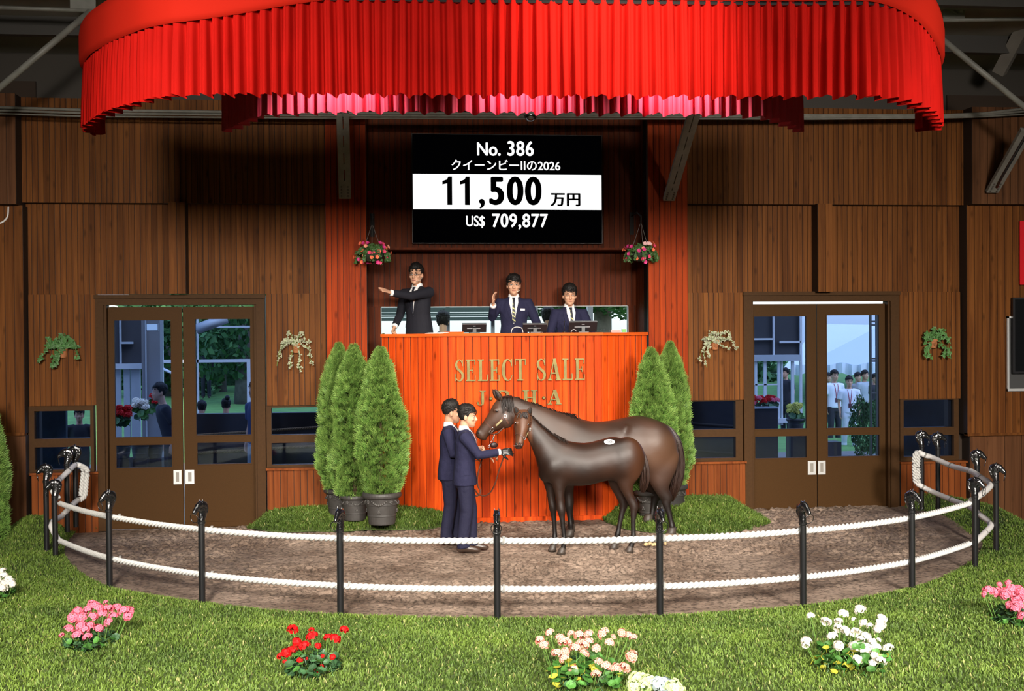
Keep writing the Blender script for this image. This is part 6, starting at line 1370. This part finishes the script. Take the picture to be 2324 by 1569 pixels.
# oval hip number
def oval(r_x, r_y, x, y, off):
    V = []; q = [(0, 0)] + [(r_x * math.cos(a), r_y * math.sin(a)) for a in np.linspace(0, 2 * PI, 28, endpoint=False)]
    for dx, dy in q:
        h = fb.ray_cast(CAM - FO, ray(ZX + (x + dx) / ZS, ZY + (y + dy) / ZS).normalized()); V.append(h[0] + h[1] * off)
    return MB().add(V, [(0, 1 + j, 1 + (j + 1) % 28) for j in range(28)])
st_ = link('hip_number', oval(46, 23, 1510, 572, .004), mat('dark_sticker_rim', (.02, .02, .02), .5), foal); link('hip_number_face', oval(42, 20, 1510, 572, .006), mat('white_sticker', (.82, .82, .80), .5), st_)
c_ = bpy.data.curves.new('digits', 'FONT'); c_.body = '386'; c_.size = 1; o = bpy.data.objects.new('tmp', c_); C.objects.link(o); dg = bpy.context.evaluated_depsgraph_get(); dg.update(); me = bpy.data.meshes.new_from_object(o.evaluated_get(dg)); bpy.data.objects.remove(o); a = coords(me); lo, hi = a.min(0), a.max(0); V = []
for p_ in a:
    x = 1482 + (p_[0] - lo[0]) / (hi[0] - lo[0]) * 56; y = 585 - (p_[1] - lo[1]) / (hi[1] - lo[1]) * 26; h = fb.ray_cast(CAM - FO, ray(ZX + x / ZS, ZY + y / ZS).normalized()); V.append(h[0] + h[1] * .010)
me.vertices.foreach_set('co', np.array([tuple(v) for v in V], np.float32).ravel()); me.update(); link('digits', me, mat('grey_print', (.10, .10, .11), .6), st_)
fh = thing('halter', 'dark halter with metal rings on the foal', 'halter', FO)
for px_, w_ in (([(762, 512), (785, 503), (812, 515), (832, 538)], .018), ([(832, 538), (850, 515), (868, 492), (880, 470)], .018), ([(880, 470), (884, 440), (886, 405)], .016)): strap(fh, FO, fb, px_, YFo, w_, LEATHER, off=.004)
strap(fh, FO, fb, [(842, 530), (858, 508), (868, 492)], YFo, .013, PLATE, 'name_plate', .008, 4)
buckle(fh, FO, fb, 833, 540, .013, .015, .5); buckle(fh, FO, fb, 880, 468, .010, .013)
# leads held by the gloved hand
def lead(name, label, px, Ys, rad=.0085):
    q = [zp(x, y, Y) for (x, y), Y in zip(px, Ys)]; o = [p - q[0] for p in q]; r = thing(name, label, 'lead', q[0]); link('strap', smooth(MB().chain([Vector(v) for v in catmull([tuple(p) for p in o], 8)], rad, 8).mesh('strap')), LEATHER, r)
lead('lead_rope', 'long brown leather lead looping down from the gloved hand', [(686, 655), (662, 720), (635, 800), (605, 900), (570, 965), (525, 995), (475, 985), (445, 945)], [Y1 - .2, Y1 - .15, Y1 - .1, Y1 - .05, Y1 + .05, Y1 + .1, Y1 + .15, Y1 + .2])
lead('lead_rope', 'thin lead falling from the second handler\'s hand behind the first suit', [(510, 672), (495, 730), (478, 790), (465, 850), (470, 920), (488, 955), (482, 985), (455, 998), (440, 985)], [Y1 + .25] * 9)
b = MB(); pa, pb = zp(748, 600, Y1 - .25), zp(770, 600, YFo - .2); r = thing('snap_hook', 'small metal snap between glove and foal muzzle', 'clip', pa); link('bolt_snap', smooth(MB().chain([(0, 0, 0), (pb - pa) * .5, pb - pa], [.007, .009, .005], 8).mesh('bolt_snap')), CHROME, r)
# ================================================================== on the counter
BLKP = mat('black_plastic', (.012, .012, .014), .35, spec=.5); GREYP = mat('grey_plastic_edge', (.35, .36, .38), .4)
def monitor(u0, u1, v0, v1, label, tilt=.45):
    Y = YF + .36; a, b_ = P(u0, v1, Y), P(u1, v1, Y); w_ = b_.x - a.x; h = P(u0, v0, Y).z - ZC - .004; L_ = max(.12, h / math.cos(tilt))
    r = thing('monitor', label, 'monitor', ((a.x + b_.x) / 2, Y, ZC + .006)); c, s = math.cos(tilt), math.sin(tilt)
    f = lambda x, t, d: (x, -s * t * -1 * -1 + .10 - d * c, .012 + t * c - d * s * -1 * 0)
    B = MB(); w2 = w_ / 2
    q = lambda x, t, d: (x, .10 - t * s + d * c, .012 + t * c + d * s)
    def slabm(x0, x1, t0, t1, d0, d1): return MB().add([q(x0, t0, d0), q(x1, t0, d0), q(x1, t1, d0), q(x0, t1, d0), q(x0, t0, d1), q(x1, t0, d1), q(x1, t1, d1), q(x0, t1, d1)], [(0, 3, 2, 1), (4, 5, 6, 7), (0, 1, 5, 4), (1, 2, 6, 5), (2, 3, 7, 6), (3, 0, 4, 7)])
    link('case', slabm(-w2, w2, 0, L_, -.0, .03), BLKP, r); link('vent', slabm(-w2 * .6, w2 * .5, L_ * .45, L_ * .52, -.004, .0), GREYP, r); link('badge', slabm(-w2 * .1, w2 * .1, L_ * .72, L_ * .78, -.004, 0), GREYP, r)
    link('bezel', slabm(-w2, w2, L_ * .965, L_, -.003, .032), GREYP, r); link('stand', MB().box(-.07, .07, .0, .16, 0, .014).box(-.025, .025, .04, .09, .01, .07), BLKP, r)
    return r
monitor(1050, 1105, 738, 752, 'black monitor beside the papers, leftmost of the three on the counter')
monitor(1188, 1243, 738, 752, 'black monitor beside the raised-hand auctioneer, middle of the three')
monitor(1293, 1357, 733, 752, 'black monitor before the clerk, widest of the three')
r = thing('paper_stack', 'loose white papers on the counter beside the arm-stretching auctioneer', 'papers', P(985, 752, YF + .2)); r.location.z = ZC + .006
for i in range(4): o = link('sheet', MB().box(-.12, .12, -.08, .08, i * .004, i * .004 + .003), SHIRT, r); o.rotation_euler = (0, 0, .15 * i); o.location = (.02 * i, .01 * i, 0)
r = thing('wooden_tray', 'flat wooden tray on the counter left of the monitor', 'tray', (P(1030, 752, YF + .3).x, YF + .3, ZC + .006)); link('tray_base', MB().box(-.13, .13, -.05, .05, 0, .01).box(-.13, .13, -.05, -.043, .01, .022).box(-.13, .13, .043, .05, .01, .022), ORANGE_T, r)
def cable(name, label, pts, rad, m, cat='cable'): return tag(link(name, smooth(MB().chain([Vector(p) for p in catmull([tuple(p) for p in pts], 8)], rad, 6).mesh(name)), m), label, cat)
zc_ = ZC + .012; CW = mat('pale_cable', (.55, .52, .5), .5)
cable('headset_cable', 'pale curled cable on the counter before the raised-hand auctioneer', [(P(u, 740, YF + .2).x, YF + .2 + dy, zc_ + dz) for u, dy, dz in ((1160, 0, 0), (1163, .02, .05), (1172, .03, .075), (1184, .02, .06), (1187, 0, .0))], .006, CW)
r = thing('gooseneck_microphone', 'thin gooseneck microphone on the counter before the clerk', 'microphone', (P(1281, 750, YF + .2).x, YF + .2, ZC + .006)); link('base', smooth(MB().lathe([(.03, 0), (.03, .012), (.01, .02)], n=14).mesh('base')), BLKP, r); link('neck', smooth(MB().chain([(0, 0, .01), (0, .0, .08), (.005, .03, .14)], .004, 6).mesh('neck')), BLKP, r); link('capsule', smooth(MB().ball((.005, .035, .15), .011, 8, 6).mesh('capsule')), BLKP, r)
cable('mouse_cable', 'thin grey cable loop beside the widest monitor', [(P(u, 740, YF + .18).x, YF + .18, zc_ + dz) for u, dz in ((1296, 0), (1299, .03), (1304, .035), (1308, .01))], .005, GREYP)
g = thing('small_green_box', 'small green box at the right end of the counter', 'box', (P(1416, 750, YF + .52).x, YF + .52, ZC + .006)); link('carton', MB().box(-.03, .03, -.02, .02, 0, .045), mat('green_carton', (.15, .42, .10), .6), g); link('flap', MB().box(-.03, .03, -.022, .018, .045, .048), SHIRT, g)
g = thing('flat_tray', 'low pale tray beside the small green box', 'tray', (P(1400, 750, YF + .56).x, YF + .56, ZC + .006)); link('dish', MB().box(-.09, .05, -.04, .05, 0, .03), mat('pale_red_plastic', (.45, .25, .22), .5), g); link('rim', MB().box(-.095, .055, -.045, .055, .03, .036), SHIRT, g)

# ================================================================== right wing wall: screen, red panel, hatch
_A, _B = Vector((*AR, 0)), Vector((AR[0] + 2, AR[1], 0)); _d = (_B - _A).normalized(); _n = Vector((_d.y, -_d.x, 0))
if _n.x > 0: _n = -_n
def PW(u, v):
    d = ray(u, v); t = (_A - CAM).dot(_n) / d.dot(_n); return CAM + d * t
WROT = math.atan2(_d.y, _d.x)
def on_wing(name, label, cat, u0, u1, v0, v1):
    a = PW(u0, v1); b_ = PW(u1, v1); h0 = PW(u0, v0); r = thing(name, label, cat, (a.x, a.y, a.z), WROT); return r, (b_ - a).length, h0.z - a.z
r, L_, h = on_wing('red_wall_panel', 'bright red panel high on the right wing wall', 'panel', 2311, 2400, 502, 647)  # plain glossy red panel that gives off nothing itself
link('panel_face', MB().box(0, L_, -.05, -.03, 0, h), mat('glossy_red_panel', (.62, .012, .02), .25, spec=.6), r); link('panel_back', MB().box(.01, L_ - .01, -.03, .0, .01, h - .01), BLKP, r)
r, L_, h = on_wing('service_hatch', 'white-framed hatch window behind the wall television', 'hatch', 2284, 2410, 718, 888)
link('hatch_frame', MB().box(0, .03, -.03, 0, 0, h).box(0, L_, -.04, 0, 0, .035).box(0, L_, -.03, 0, h - .03, h), ALU, r); link('hatch_back', MB().box(.03, L_, -.012, 0, .035, h - .03), mat('dim_room_behind', (.05, .05, .05), .8), r); link('white_item', MB().box(.28, .5, -.028, -.012, .04, .26), SHIRT, r)
r, L_, h = on_wing('wall_television', 'dark wall television at the right edge, below the red panel', 'television', 2293, 2420, 676, 848)
link('screen', MB().box(.03, L_, -.078, -.07, .03, h - .03), mat('tv_glass', (.004, .005, .006), .15), r); link('bezel', MB().box(0, .03, -.08, -.03, 0, h).box(.03, L_, -.08, -.03, 0, .03).box(.03, L_, -.08, -.03, h - .03, h).box(.03, L_, -.07, -.03, .03, h - .03), BLKP, r); link('bracket', MB().box(.3, .5, -.03, 0, h * .3, h * .7), BLKP, r)
cable('strut_cable', 'dark cables tied along the far right strut', [P(2262, 425, 15.0), P(2272, 405, 14.8), P(2295, 365, 14.5), P(2330, 305, 14.2)], .02, BLACKM)
cable('wall_cable', 'white cable end hanging at the left edge of the wing wall', [P(-4, 508, 14.0), P(6, 504, 14.0), P(14, 497, 14.0), P(18, 488, 14.0), P(19, 470, 14.05)], .010, CW)
r = thing('droppings', 'small pale straw-coloured clod on the sand by the hind hooves', 'clod', PZ(1476, 1238, .02))
rr_ = random.Random(2); 
for k, (dx, dy) in enumerate(((-.05, 0), (.0, .02), (.05, -.01), (.02, -.04), (.19, .03))): link('clod', smooth(MB().ball((dx, dy, .012), (.035 - .004 * k, .028, .022), 9, 6).mesh('clod')), mat('straw_clod', (.46, .33, .17), .9, nscale=30, namt=.4), r)

# ================================================================== beyond the glass
CONC = mat('grey_paving', (.16, .15, .14), .9, nscale=4, namt=.15); LAWN = mat('distant_lawn', (.10, .24, .05), .95, nscale=3, namt=.25)
def shell2(name, b, m, label, cat): return tag(link(name, b, m), label, cat, kind='structure')
shell2('ground_yard', MB().box(-14, 14, 16.9, 25, -.3, -.02), CONC, 'paved yard behind the doors', 'ground')
t = MB().add([(-50, 25, -.02), (50, 25, -.02), (50, 42, .40), (-50, 42, .40), (50, 90, 1.2), (-50, 90, 1.2)], [(0, 1, 2, 3), (3, 2, 4, 5)]); shell2('ground_lawn', t, LAWN, 'green lawn rising behind the doors', 'lawn')
BENCH = mat('dark_padded_boards', (.030, .018, .014), .6, nscale=6, namt=.2); WHF = mat('white_window_frame', (.62, .64, .66), .5); WPAN = mat('pale_partition_panel', (.42, .45, .48), .6); GCOL = mat('grey_column_paint', (.22, .22, .23), .7); DKP = mat('dark_ceiling_panel', (.045, .042, .045), .8)
TAN = mat('tan_twisted_rope', (.22, .13, .06), .8)
def bpx(B, u0, u1, v0, v1, Y, th=.1):
    um, vm = (u0 + u1) / 2, (v0 + v1) / 2; return B.box(P(u0, vm, Y).x, P(u1, vm, Y).x, Y, Y + th, P(um, v1, Y).z, P(um, v0, Y).z)
def obj1(name, label, cat, B, m): return tag(link(name, B, m), label, cat)
bw = thing('walkway_wall', 'dark padded walkway wall behind the left door and its windows', 'barrier', (P(560, 950, 19.6).x, 19.6, -.02))
b = MB(); bpx(b, 420, 800, 938, 1150, 19.6, .2); b.v = [(x - bw.location.x, y - 19.6, max(z + .02, 0)) for x, y, z in b.v]; link('padding', b, BENCH, bw)
for v0, v1 in ((990, 968), (1030, 1010)):
    mbs = []; twisted(mbs, [P(u, v0 + (v1 - v0) * (u - 430) / 330, 19.5) - bw.location for u in np.linspace(430, 790, 20)], R=.028, pitch=.12, step=.02, n=6); link('barrier_rope', smooth(fast_mesh('barrier_rope', *mbs[0])), TAN, bw)
bw = thing('walkway_wall', 'dark padded walkway wall behind the window between thujas and right door', 'barrier', (P(1640, 950, 19.0).x, 19.0, -.02))
b = MB(); bpx(b, 1500, 1712, 880, 1150, 19.0, .2); b.v = [(x - bw.location.x, y - 19.0, max(z + .02, 0)) for x, y, z in b.v]; link('padding', b, BENCH, bw)
for v in (958, 1020): link('barrier_rope', smooth(MB().chain([P(u, v + (u - 1500) * .06, 18.93) - bw.location for u in (1505, 1600, 1705)], .022, 8).mesh('barrier_rope')), mat('dark_rope', (.05, .035, .025), .8), bw)
for u0, u1, lab in ((40, 150, 'dark navy panel behind the outermost left low window'), (2030, 2200, 'dark navy panel behind the outermost right low window')):
    bw = thing('yard_panel', lab, 'partition', (P((u0 + u1) / 2, 1000, 18.4).x, 18.4, -.02)); b = MB(); bpx(b, u0, u1, 880, 1160, 18.4, .1); b.v = [(x - bw.location.x, y - 18.4, max(z + .02, 0)) for x, y, z in b.v]; link('board', b, mat('dark_navy_board', (.012, .022, .035), .7, nscale=4, namt=.4), bw)
    b = MB(); bpx(b, u0, u1, 878, 880, 18.38, .14); b.v = [(x - bw.location.x, y - 18.4, z + .02) for x, y, z in b.v]; link('cap', b, GCOL if 0 else BLACKM, bw)
# left door: partition, column, glazed screen, lamp
pt = thing('partition', 'pale folding partition under dark panels behind the left door leaf', 'partition', (P(290, 880, 22.2).x, 22.2, -.02)); O = pt.location
def bpo(B, O, u0, u1, v0, v1, Y, th=.08): k = len(B.v); bpx(B, u0, u1, v0, v1, Y, th); B.v[k:] = [(x - O.x, y - O.y, z - O.z) for x, y, z in B.v[k:]]; return B
for u0, u1 in ((240, 274), (281, 295), (298, 318)): link('panel', bpo(MB(), O, u0, u1, 838, 1010, 22.2), WPAN, pt)
link('head_rail', bpo(MB(), O, 236, 322, 826, 838, 22.1, .2), WHF, pt); link('upper_panel', bpo(MB(), O, 236, 322, 715, 826, 22.25), DKP, pt); link('light_bar', bpo(MB(), O, 274, 301, 776, 781, 22.15), WPAN, pt); link('light_bar', bpo(MB(), O, 271, 274, 720, 826, 22.15), WPAN, pt)
cl = thing('grey_column', 'wide grey column behind the left leaf of the left door', 'column', (P(345, 900, 21.4).x, 21.4, -.02)); O = cl.location; link('shaft', bpo(MB(), O, 322, 364, 700, 1060, 21.4, .3), GCOL, cl); link('pilaster_strip', bpo(MB(), O, 330, 333, 700, 1060, 21.37, .05), WPAN, cl)
lp = thing('ceiling_lamp', 'square lit ceiling lamp glimpsed in the left door pane', 'lamp', P(345, 742, 20.6)); O = lp.location; link('diffuser', bpo(MB(), O, 333, 357, 736, 750, 20.6, .02), emit('lamp_glow', (.75, .88, 1.0), 1.2), lp); link('housing', bpo(MB(), O, 331, 359, 734, 752, 20.62, .08), GCOL, lp)
gs = thing('glazed_screen', 'white-framed glazed screen between yard and lawn', 'window frame', (P(470, 880, 24.0).x, 24.0, -.02)); O = gs.location
for u0, u1, v0, v1 in ((365, 371, 700, 1062), (366, 600, 816, 823), (447, 451, 700, 1062), (561, 569, 822, 1062), (447, 600, 740, 744)): link('frame_bar', bpo(MB(), O, u0, u1, v0, v1, 24.0, .06), WHF if v1 - v0 > 9 or u1 - u0 > 9 else WHF, gs)
link('open_sash', smooth(MB().chain([P(371, 838, 23.8) - O, P(392, 848, 23.4) - O], .03, 4).mesh('open_sash')), WHF, gs)
link('valance', smooth(MB().chain([P(445, 748, 23.7) - O, P(515, 722, 23.7) - O], [(.02, .10)] * 2, 4, side=(0, 1, 0)).mesh('valance')), WPAN, gs)
def trees():
    def tree_mesh(seed, n=2600, col=((.02, .06, .02), (.06, .15, .05))):
        r = np.random.default_rng(seed); u = r.normal(0, 1, (n, 3)); u /= np.linalg.norm(u, axis=1)[:, None]; rad = .55 + .45 * r.random(n) ** .5; lob = 1 + .25 * np.sin(5 * u[:, 0] + seed) * np.cos(4 * u[:, 2] + 2 * u[:, 1])
        c = u * (rad * lob)[:, None]; a = r.normal(0, 1, (n, 3)); a /= np.linalg.norm(a, axis=1)[:, None]; b2 = np.cross(a, r.normal(0, 1, (n, 3))); b2 /= np.linalg.norm(b2, axis=1)[:, None] + 1e-9; s = (.05 + .05 * r.random(n))[:, None]
        V = np.stack([c - a * s, c + b2 * s * .6, c + a * s, c - b2 * s * .6], 1).reshape(-1, 3); k = np.arange(n)[:, None] * 4; me = fast_mesh('crown', V, k + np.arange(4)); cc = np.array(col[0]) + (np.array(col[1]) - np.array(col[0])) * r.random((n, 1)); set_col(me, np.repeat(cc, 4, 0)); me.materials.append(TREEM); return me
    global TREEM; TREEM = vmat('tree_leaves', .7, .2); BK = mat('tree_bark', (.10, .085, .07), .9, nscale=6, namt=.3)
    M3 = [tree_mesh(k) for k in (1, 2, 3)]
    for i, (u, v, Y, rx, rz, tw, lab) in enumerate(((500, 742, 46, 2.2, 1.9, 0, 'dense green tree crown over the man on the lawn'), (560, 735, 40, 1.6, 2.0, .36, 'thick grey tree trunk with high crown at the right of the left door view'), (470, 700, 54, 4.0, 2.6, .2, 'tall dark green tree far behind the lawn'), (585, 800, 52, 3.0, 1.6, .2, 'dark green tree low behind the trunk'), (385, 780, 44, 2.2, 1.8, .2, 'dark green tree beside the glazed screen frame'), (1365, 655, 34, 1.8, .8, .30, 'pale tree with a thick trunk behind the recess window'), (1300, 672, 48, 3, .8, .2, 'distant tree behind the clerk'), (1620, 850, 50, 3, 2.4, .2, 'dark tree behind the yard wall'))):
        c = P(u, v, Y); g0 = .0 if Y < 26 else (.4 + (Y - 42) * .0167 if Y > 42 else -.02 + (Y - 25) * .0247); r = thing('tree', lab, 'tree', (c.x, Y, g0)); f = bpy.data.objects.new('crown', M3[i % 3]); C.objects.link(f); f.parent = r; f.location = (0, 0, c.z - g0); f.scale = (rx, rx, rz); f['kind'] = 'stuff'
        wd = tw or .18; link('trunk', smooth(MB().chain([(0, 0, -.1), (.0, 0, 1.2), (.05, 0, max(1.5, c.z - g0))], [wd * 1.25, wd, wd * .8], 10).mesh('trunk')), BK, r)
    h = thing('hedge', 'dark clipped hedge along the back of the lawn', 'hedge', (P(500, 860, 56).x, 56, .6)); f = bpy.data.objects.new('leaves', M3[0]); C.objects.link(f); f.parent = h; f.scale = (9, .8, 1.3); f.location = (0, 0, .9); f['kind'] = 'stuff'
trees()
def bystander(label, u, vtop, vfoot, Y, **kw):
    if Y < 25: vfoot = next(v for v in range(900, 1400) if P(u, v, Y).z <= -.02)
    """a person whose head top and feet stand at the given rows at depth Y"""
    p = P(u, vtop, Y); q = P(u, vfoot, Y); s = (p.z - q.z) / 1.76; kw.setdefault('hair', dict(seed=int(u), front=.172, side=.095, back=.04, vol=.013, top=.015))
    return person(label, (p.x, Y, q.z), kw.pop('rot', 0), s, voxel=.016, detail=kw.pop('detail', False), **kw)
TEE = mat('white_tee_cloth', (.78, .79, .82), .85); WTR = mat('white_trouser_cloth', (.70, .72, .76), .85); DTR = mat('dark_trouser_cloth', (.02, .02, .025), .8); NTEE = mat('navy_tee_cloth', (.03, .045, .12), .85); GTR = mat('pale_jeans_cloth', (.35, .38, .42), .85)
bystander('man in a dark suit standing on the lawn, seen through the left door', 467, 788, 904, 42, suit=CHAR, pants=DTR, tie='plain', rot=.1)
bystander('short-haired person looking over the walkway wall, left of the bun-haired one', 458, 909, 1075, 20.6, suit=NTEE, pants=DTR, top='tshirt', rot=PI)
p_ = bystander('person with hair in a bun looking over the walkway wall', 513, 904, 1075, 20.6, suit=TEE, pants=DTR, top='tshirt', rot=PI)
link('hair_bun', smooth(MB().ball((-.03, .05, 1.77), .05, 10, 8).mesh('hair_bun')), HAIRM, p_)
bystander('person in a navy tee and pale jeans at the right edge of the left door', 583, 862, 1085, 18.7, suit=NTEE, pants=GTR, top='tshirt', rot=-.9)
bystander('person in a dark vest bending by the flowers behind the left door', 388, 868, 1110, 19.2, suit=mat('dark_vest_cloth', (.025, .024, .03), .85), pants=DTR, top='tshirt', rot=-1.2, lean=(0, -.25))
bystander('man in a white tee and white trousers with a red lanyard behind the right door', 1927, 853, 1020, 26, suit=TEE, pants=WTR, top='tshirt', rot=-.2, feet=((.11, -.16), (-.10, .10)), shoes=TEE, lanyard=True, detail=True)
bystander('man in a cream shirt and dark trousers with a lanyard, behind the white-clad man', 1893, 839, 1010, 27.5, suit=TEE, pants=DTR, top='tshirt', rot=.15, lanyard=True, detail=True)
for u, v, lab, su in ((1946, 845, 'grey-haired person in the group under the white tent', GCOL), (1962, 840, 'person in a beige cap under the white tent', WPAN), (1985, 848, 'person in a dark top with a pink strap, beside the black ladder frame', DTR), (1878, 846, 'dark-haired person at the left end of the group under the tent', DTR)): bystander(lab, u, v, 990, 31, suit=su, pants=DTR, top='tshirt', rot=.3)
bystander('dark-clad person with an orange bag inside the glazed porch', 1783, 835, 985, 25.5, suit=DTR, pants=DTR, top='tshirt', rot=-1.0)
bystander('small dark-clad figure seen through the outermost left low window', 180, 925, 1100, 19.4, suit=DTR, pants=DTR, top='tshirt', rot=.2)
# right door: dark upper panels, white porch, planter, tent
pp = thing('glazed_porch', 'white glazed porch under dark panels behind the left leaf of the right door', 'porch', (P(1765, 900, 23).x, 23, -.02)); O = pp.location
link('upper_panel', bpo(MB(), O, 1700, 1816, 700, 806, 23.1), DKP, pp); link('head_beam', bpo(MB(), O, 1700, 1818, 806, 820, 22.9, .2), WPAN, pp)
for u0, u1, v0, v1 in ((1755, 1758, 700, 808), (1700, 1754, 768, 772), (1770, 1817, 774, 779), (1816, 1821, 700, 1064)): link('light_bar', bpo(MB(), O, u0, u1, v0, v1, 23.02, .05), WHF, pp)
for u0, u1 in ((1714, 1719), (1734, 1740), (1766, 1771), (1774, 1777), (1797, 1803)): link('frame_post', bpo(MB(), O, u0, u1, 820, 965, 22.95, .06), WHF, pp)
link('sill', bpo(MB(), O, 1766, 1792, 950, 960, 22.9, .1), WHF, pp); link('glass_rail', bpo(MB(), O, 1700, 1766, 872, 875, 22.95, .04), WHF, pp)
pb = thing('flower_planter', 'dark planter box of red flowers behind the right door', 'planter', (P(1735, 950, 20.4).x, 20.4, -.02)); O = pb.location
link('planter_box', bpo(MB(), O, 1690, 1766, 927, 1101, 20.4, .35), BENCH, pb); link('edge_strip', bpo(MB(), O, 1690, 1766, 924, 928, 20.37, .4), WPAN, pb)
rnd = random.Random(5)
for k in range(22):
    o = bpy.data.objects.new('flower_head', redb[k % 3] if k % 3 else pinkb[0]); C.objects.link(o); o.parent = pb; q = P(rnd.uniform(1698, 1764), rnd.uniform(902, 918), 20.5 + rnd.uniform(0, .2)); o.location = q - O; o.scale = (1.5,) * 3
    o = bpy.data.objects.new('leaf', LG[1]); C.objects.link(o); o.parent = pb; q = P(rnd.uniform(1695, 1764), rnd.uniform(914, 924), 20.5 + rnd.uniform(0, .2)); o.location = q - O; o.scale = (1.8,) * 3; o.rotation_euler = (.8, rnd.uniform(-.5, .5), 0)
def tub(u, v, vb, Y, bl, label, seed, n=16, s=1.6, spread=14):
    c = P(u, vb, Y); r = thing('flower_tub', label, 'flower pot', (c.x, Y, c.z)); o = bpy.data.objects.new('pot', POT); C.objects.link(o); o.parent = r; o.scale = (.7,) * 3; R_ = random.Random(seed); link('stand', MB().box(-.14, .14, -.14, .14, -.02 - r.location.z, -.001), BENCH, r)
    for k in range(n):
        o = bpy.data.objects.new('flower_head', bl[k % 3]); C.objects.link(o); o.parent = r; o.location = P(u + R_.uniform(-spread, spread), v + R_.uniform(-9, 9), Y + R_.uniform(-.12, .12)) - r.location; o.scale = (s,) * 3
        o = bpy.data.objects.new('leaf', LG[k % 2]); C.objects.link(o); o.parent = r; o.location = P(u + R_.uniform(-spread, spread), v + 10 + R_.uniform(-3, 20), Y + R_.uniform(-.12, .12)) - r.location; o.scale = (2.2,) * 3; o.rotation_euler = (.9, R_.uniform(-.6, .6), 0)
yelb = blooms((.75, .72, .18), (.6, .5, .05), 19)
tub(1806, 928, 985, 20.8, yelb, 'pot of pale yellow flowers inside the porch', 1)
tub(277, 935, 1040, 19.8, redb, 'pot of red flowers at the left edge of the left door', 2); tub(318, 918, 1040, 20.4, whb, 'pot of white flowers before the grey column', 3); tub(351, 906, 1040, 20.6, redb, 'pot of red flowers beside the vested person', 4, 10, 1.4, 9)
bs = thing('dark_shrub', 'dark shrub beside the white-clad man behind the right door', 'shrub', P(1966, 1020, 23.5)); f = bpy.data.objects.new('leaves', bpy.data.objects['crown'].data); C.objects.link(f); f.parent = bs; f.scale = (.32, .3, .62); f.location = (0, 0, .45); f['kind'] = 'stuff'
ld = thing('ladder_rack', 'black upright ladder-like frame at the right of the right door view', 'frame', P(1984, 1000, 22.5)); O = ld.location
for u0, u1 in ((1975, 1979), (1989, 1993)): link('upright', bpo(MB(), O, u0, u1, 700, 1068, 22.5, .05), BLACKM, ld)
for v in (728, 736, 812, 818, 890): link('rung', bpo(MB(), O, 1979, 1989, v, v + 4, 22.5, .04), BLACKM, ld)
obj1('yard_kerb', 'pale-topped low kerb wall behind the lower pane of the right door', 'kerb', bpx(MB(), 1840, 1910, 1004, 1090, 21.0, .3), BENCH)
TENT = mat('white_tent_fabric', (.70, .73, .78), .8, bscale=1.5, bstr=.3, bdist=.1)
tn = thing('marquee', 'large white marquee roof with draped valance behind the crowd', 'tent', (P(1930, 900, 36).x, 36, .2)); O = tn.location
def quad(pts, m, name, th=.05):
    q = [P(u, v, Y) - O for u, v, Y in pts]; n_ = len(q); b = MB().add(q + [p + Vector((0, th, th)) for p in q], [tuple(range(n_))[::-1], tuple(range(n_, 2 * n_))] + [(i, (i + 1) % n_, n_ + (i + 1) % n_, n_ + i) for i in range(n_)]); return link(name, b, m, tn)
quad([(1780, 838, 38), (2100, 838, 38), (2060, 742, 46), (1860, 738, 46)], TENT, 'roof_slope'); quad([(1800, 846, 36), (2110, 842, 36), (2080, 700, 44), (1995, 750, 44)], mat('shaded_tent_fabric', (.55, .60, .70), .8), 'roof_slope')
q = MB(); pts = [(1800 + 7 * k, 1) for k in range(44)]; rows = []
for k, (u, _) in enumerate(pts):
    yy = 35.9 + .10 * math.sin(k * 1.9); rows.append([P(u, 826 + 3 * math.sin(k * .7), yy) - O, P(u, 850 + 3 * math.sin(k * 1.1), yy + .03) - O])
for a, b_ in zip(rows, rows[1:]): q.add([a[0], b_[0], b_[1], a[1]], [(0, 1, 2, 3)])
link('valance', q, TENT, tn)
for u in (1860, 1995): link('tent_pole', MB().chain([P(u, 845, 36.2) - O, P(u, 1000, 36.2) - O], .05, 8), WHF, tn)
# recess window: shutters, posts
sh = thing('shutter_wall', 'grey-green horizontal boards outside the recess window', 'shutter', (P(1030, 712, 20).x, 20, -.02)); O = sh.location; SHM = mat('grey_green_boards', (.13, .21, .20), .7)
for k, (v0, v1) in enumerate(((688, 697), (698, 708.5), (709.5, 714), (715, 719), (720, 728))): link('slat', bpo(MB(), O, 840, 1210, v0, v1, 20, .05), SHM, sh)
for u in (1018, 1120, 1218): link('shutter_post', bpo(MB(), O, u - 4, u + 4, 680, 1100, 20.06, .1), WPAN, sh)
gp = thing('porch_post', 'pale post outside the recess window beside the clerk', 'post', (P(1342, 720, 20.5).x, 20.5, -.02)); O = gp.location; link('shaft', bpo(MB(), O, 1335, 1347, 680, 1100, 20.5, .12), WPAN, gp); link('foot_plate', MB().box(-.12, .12, -.05, .17, 0, .04), GCOL, gp)
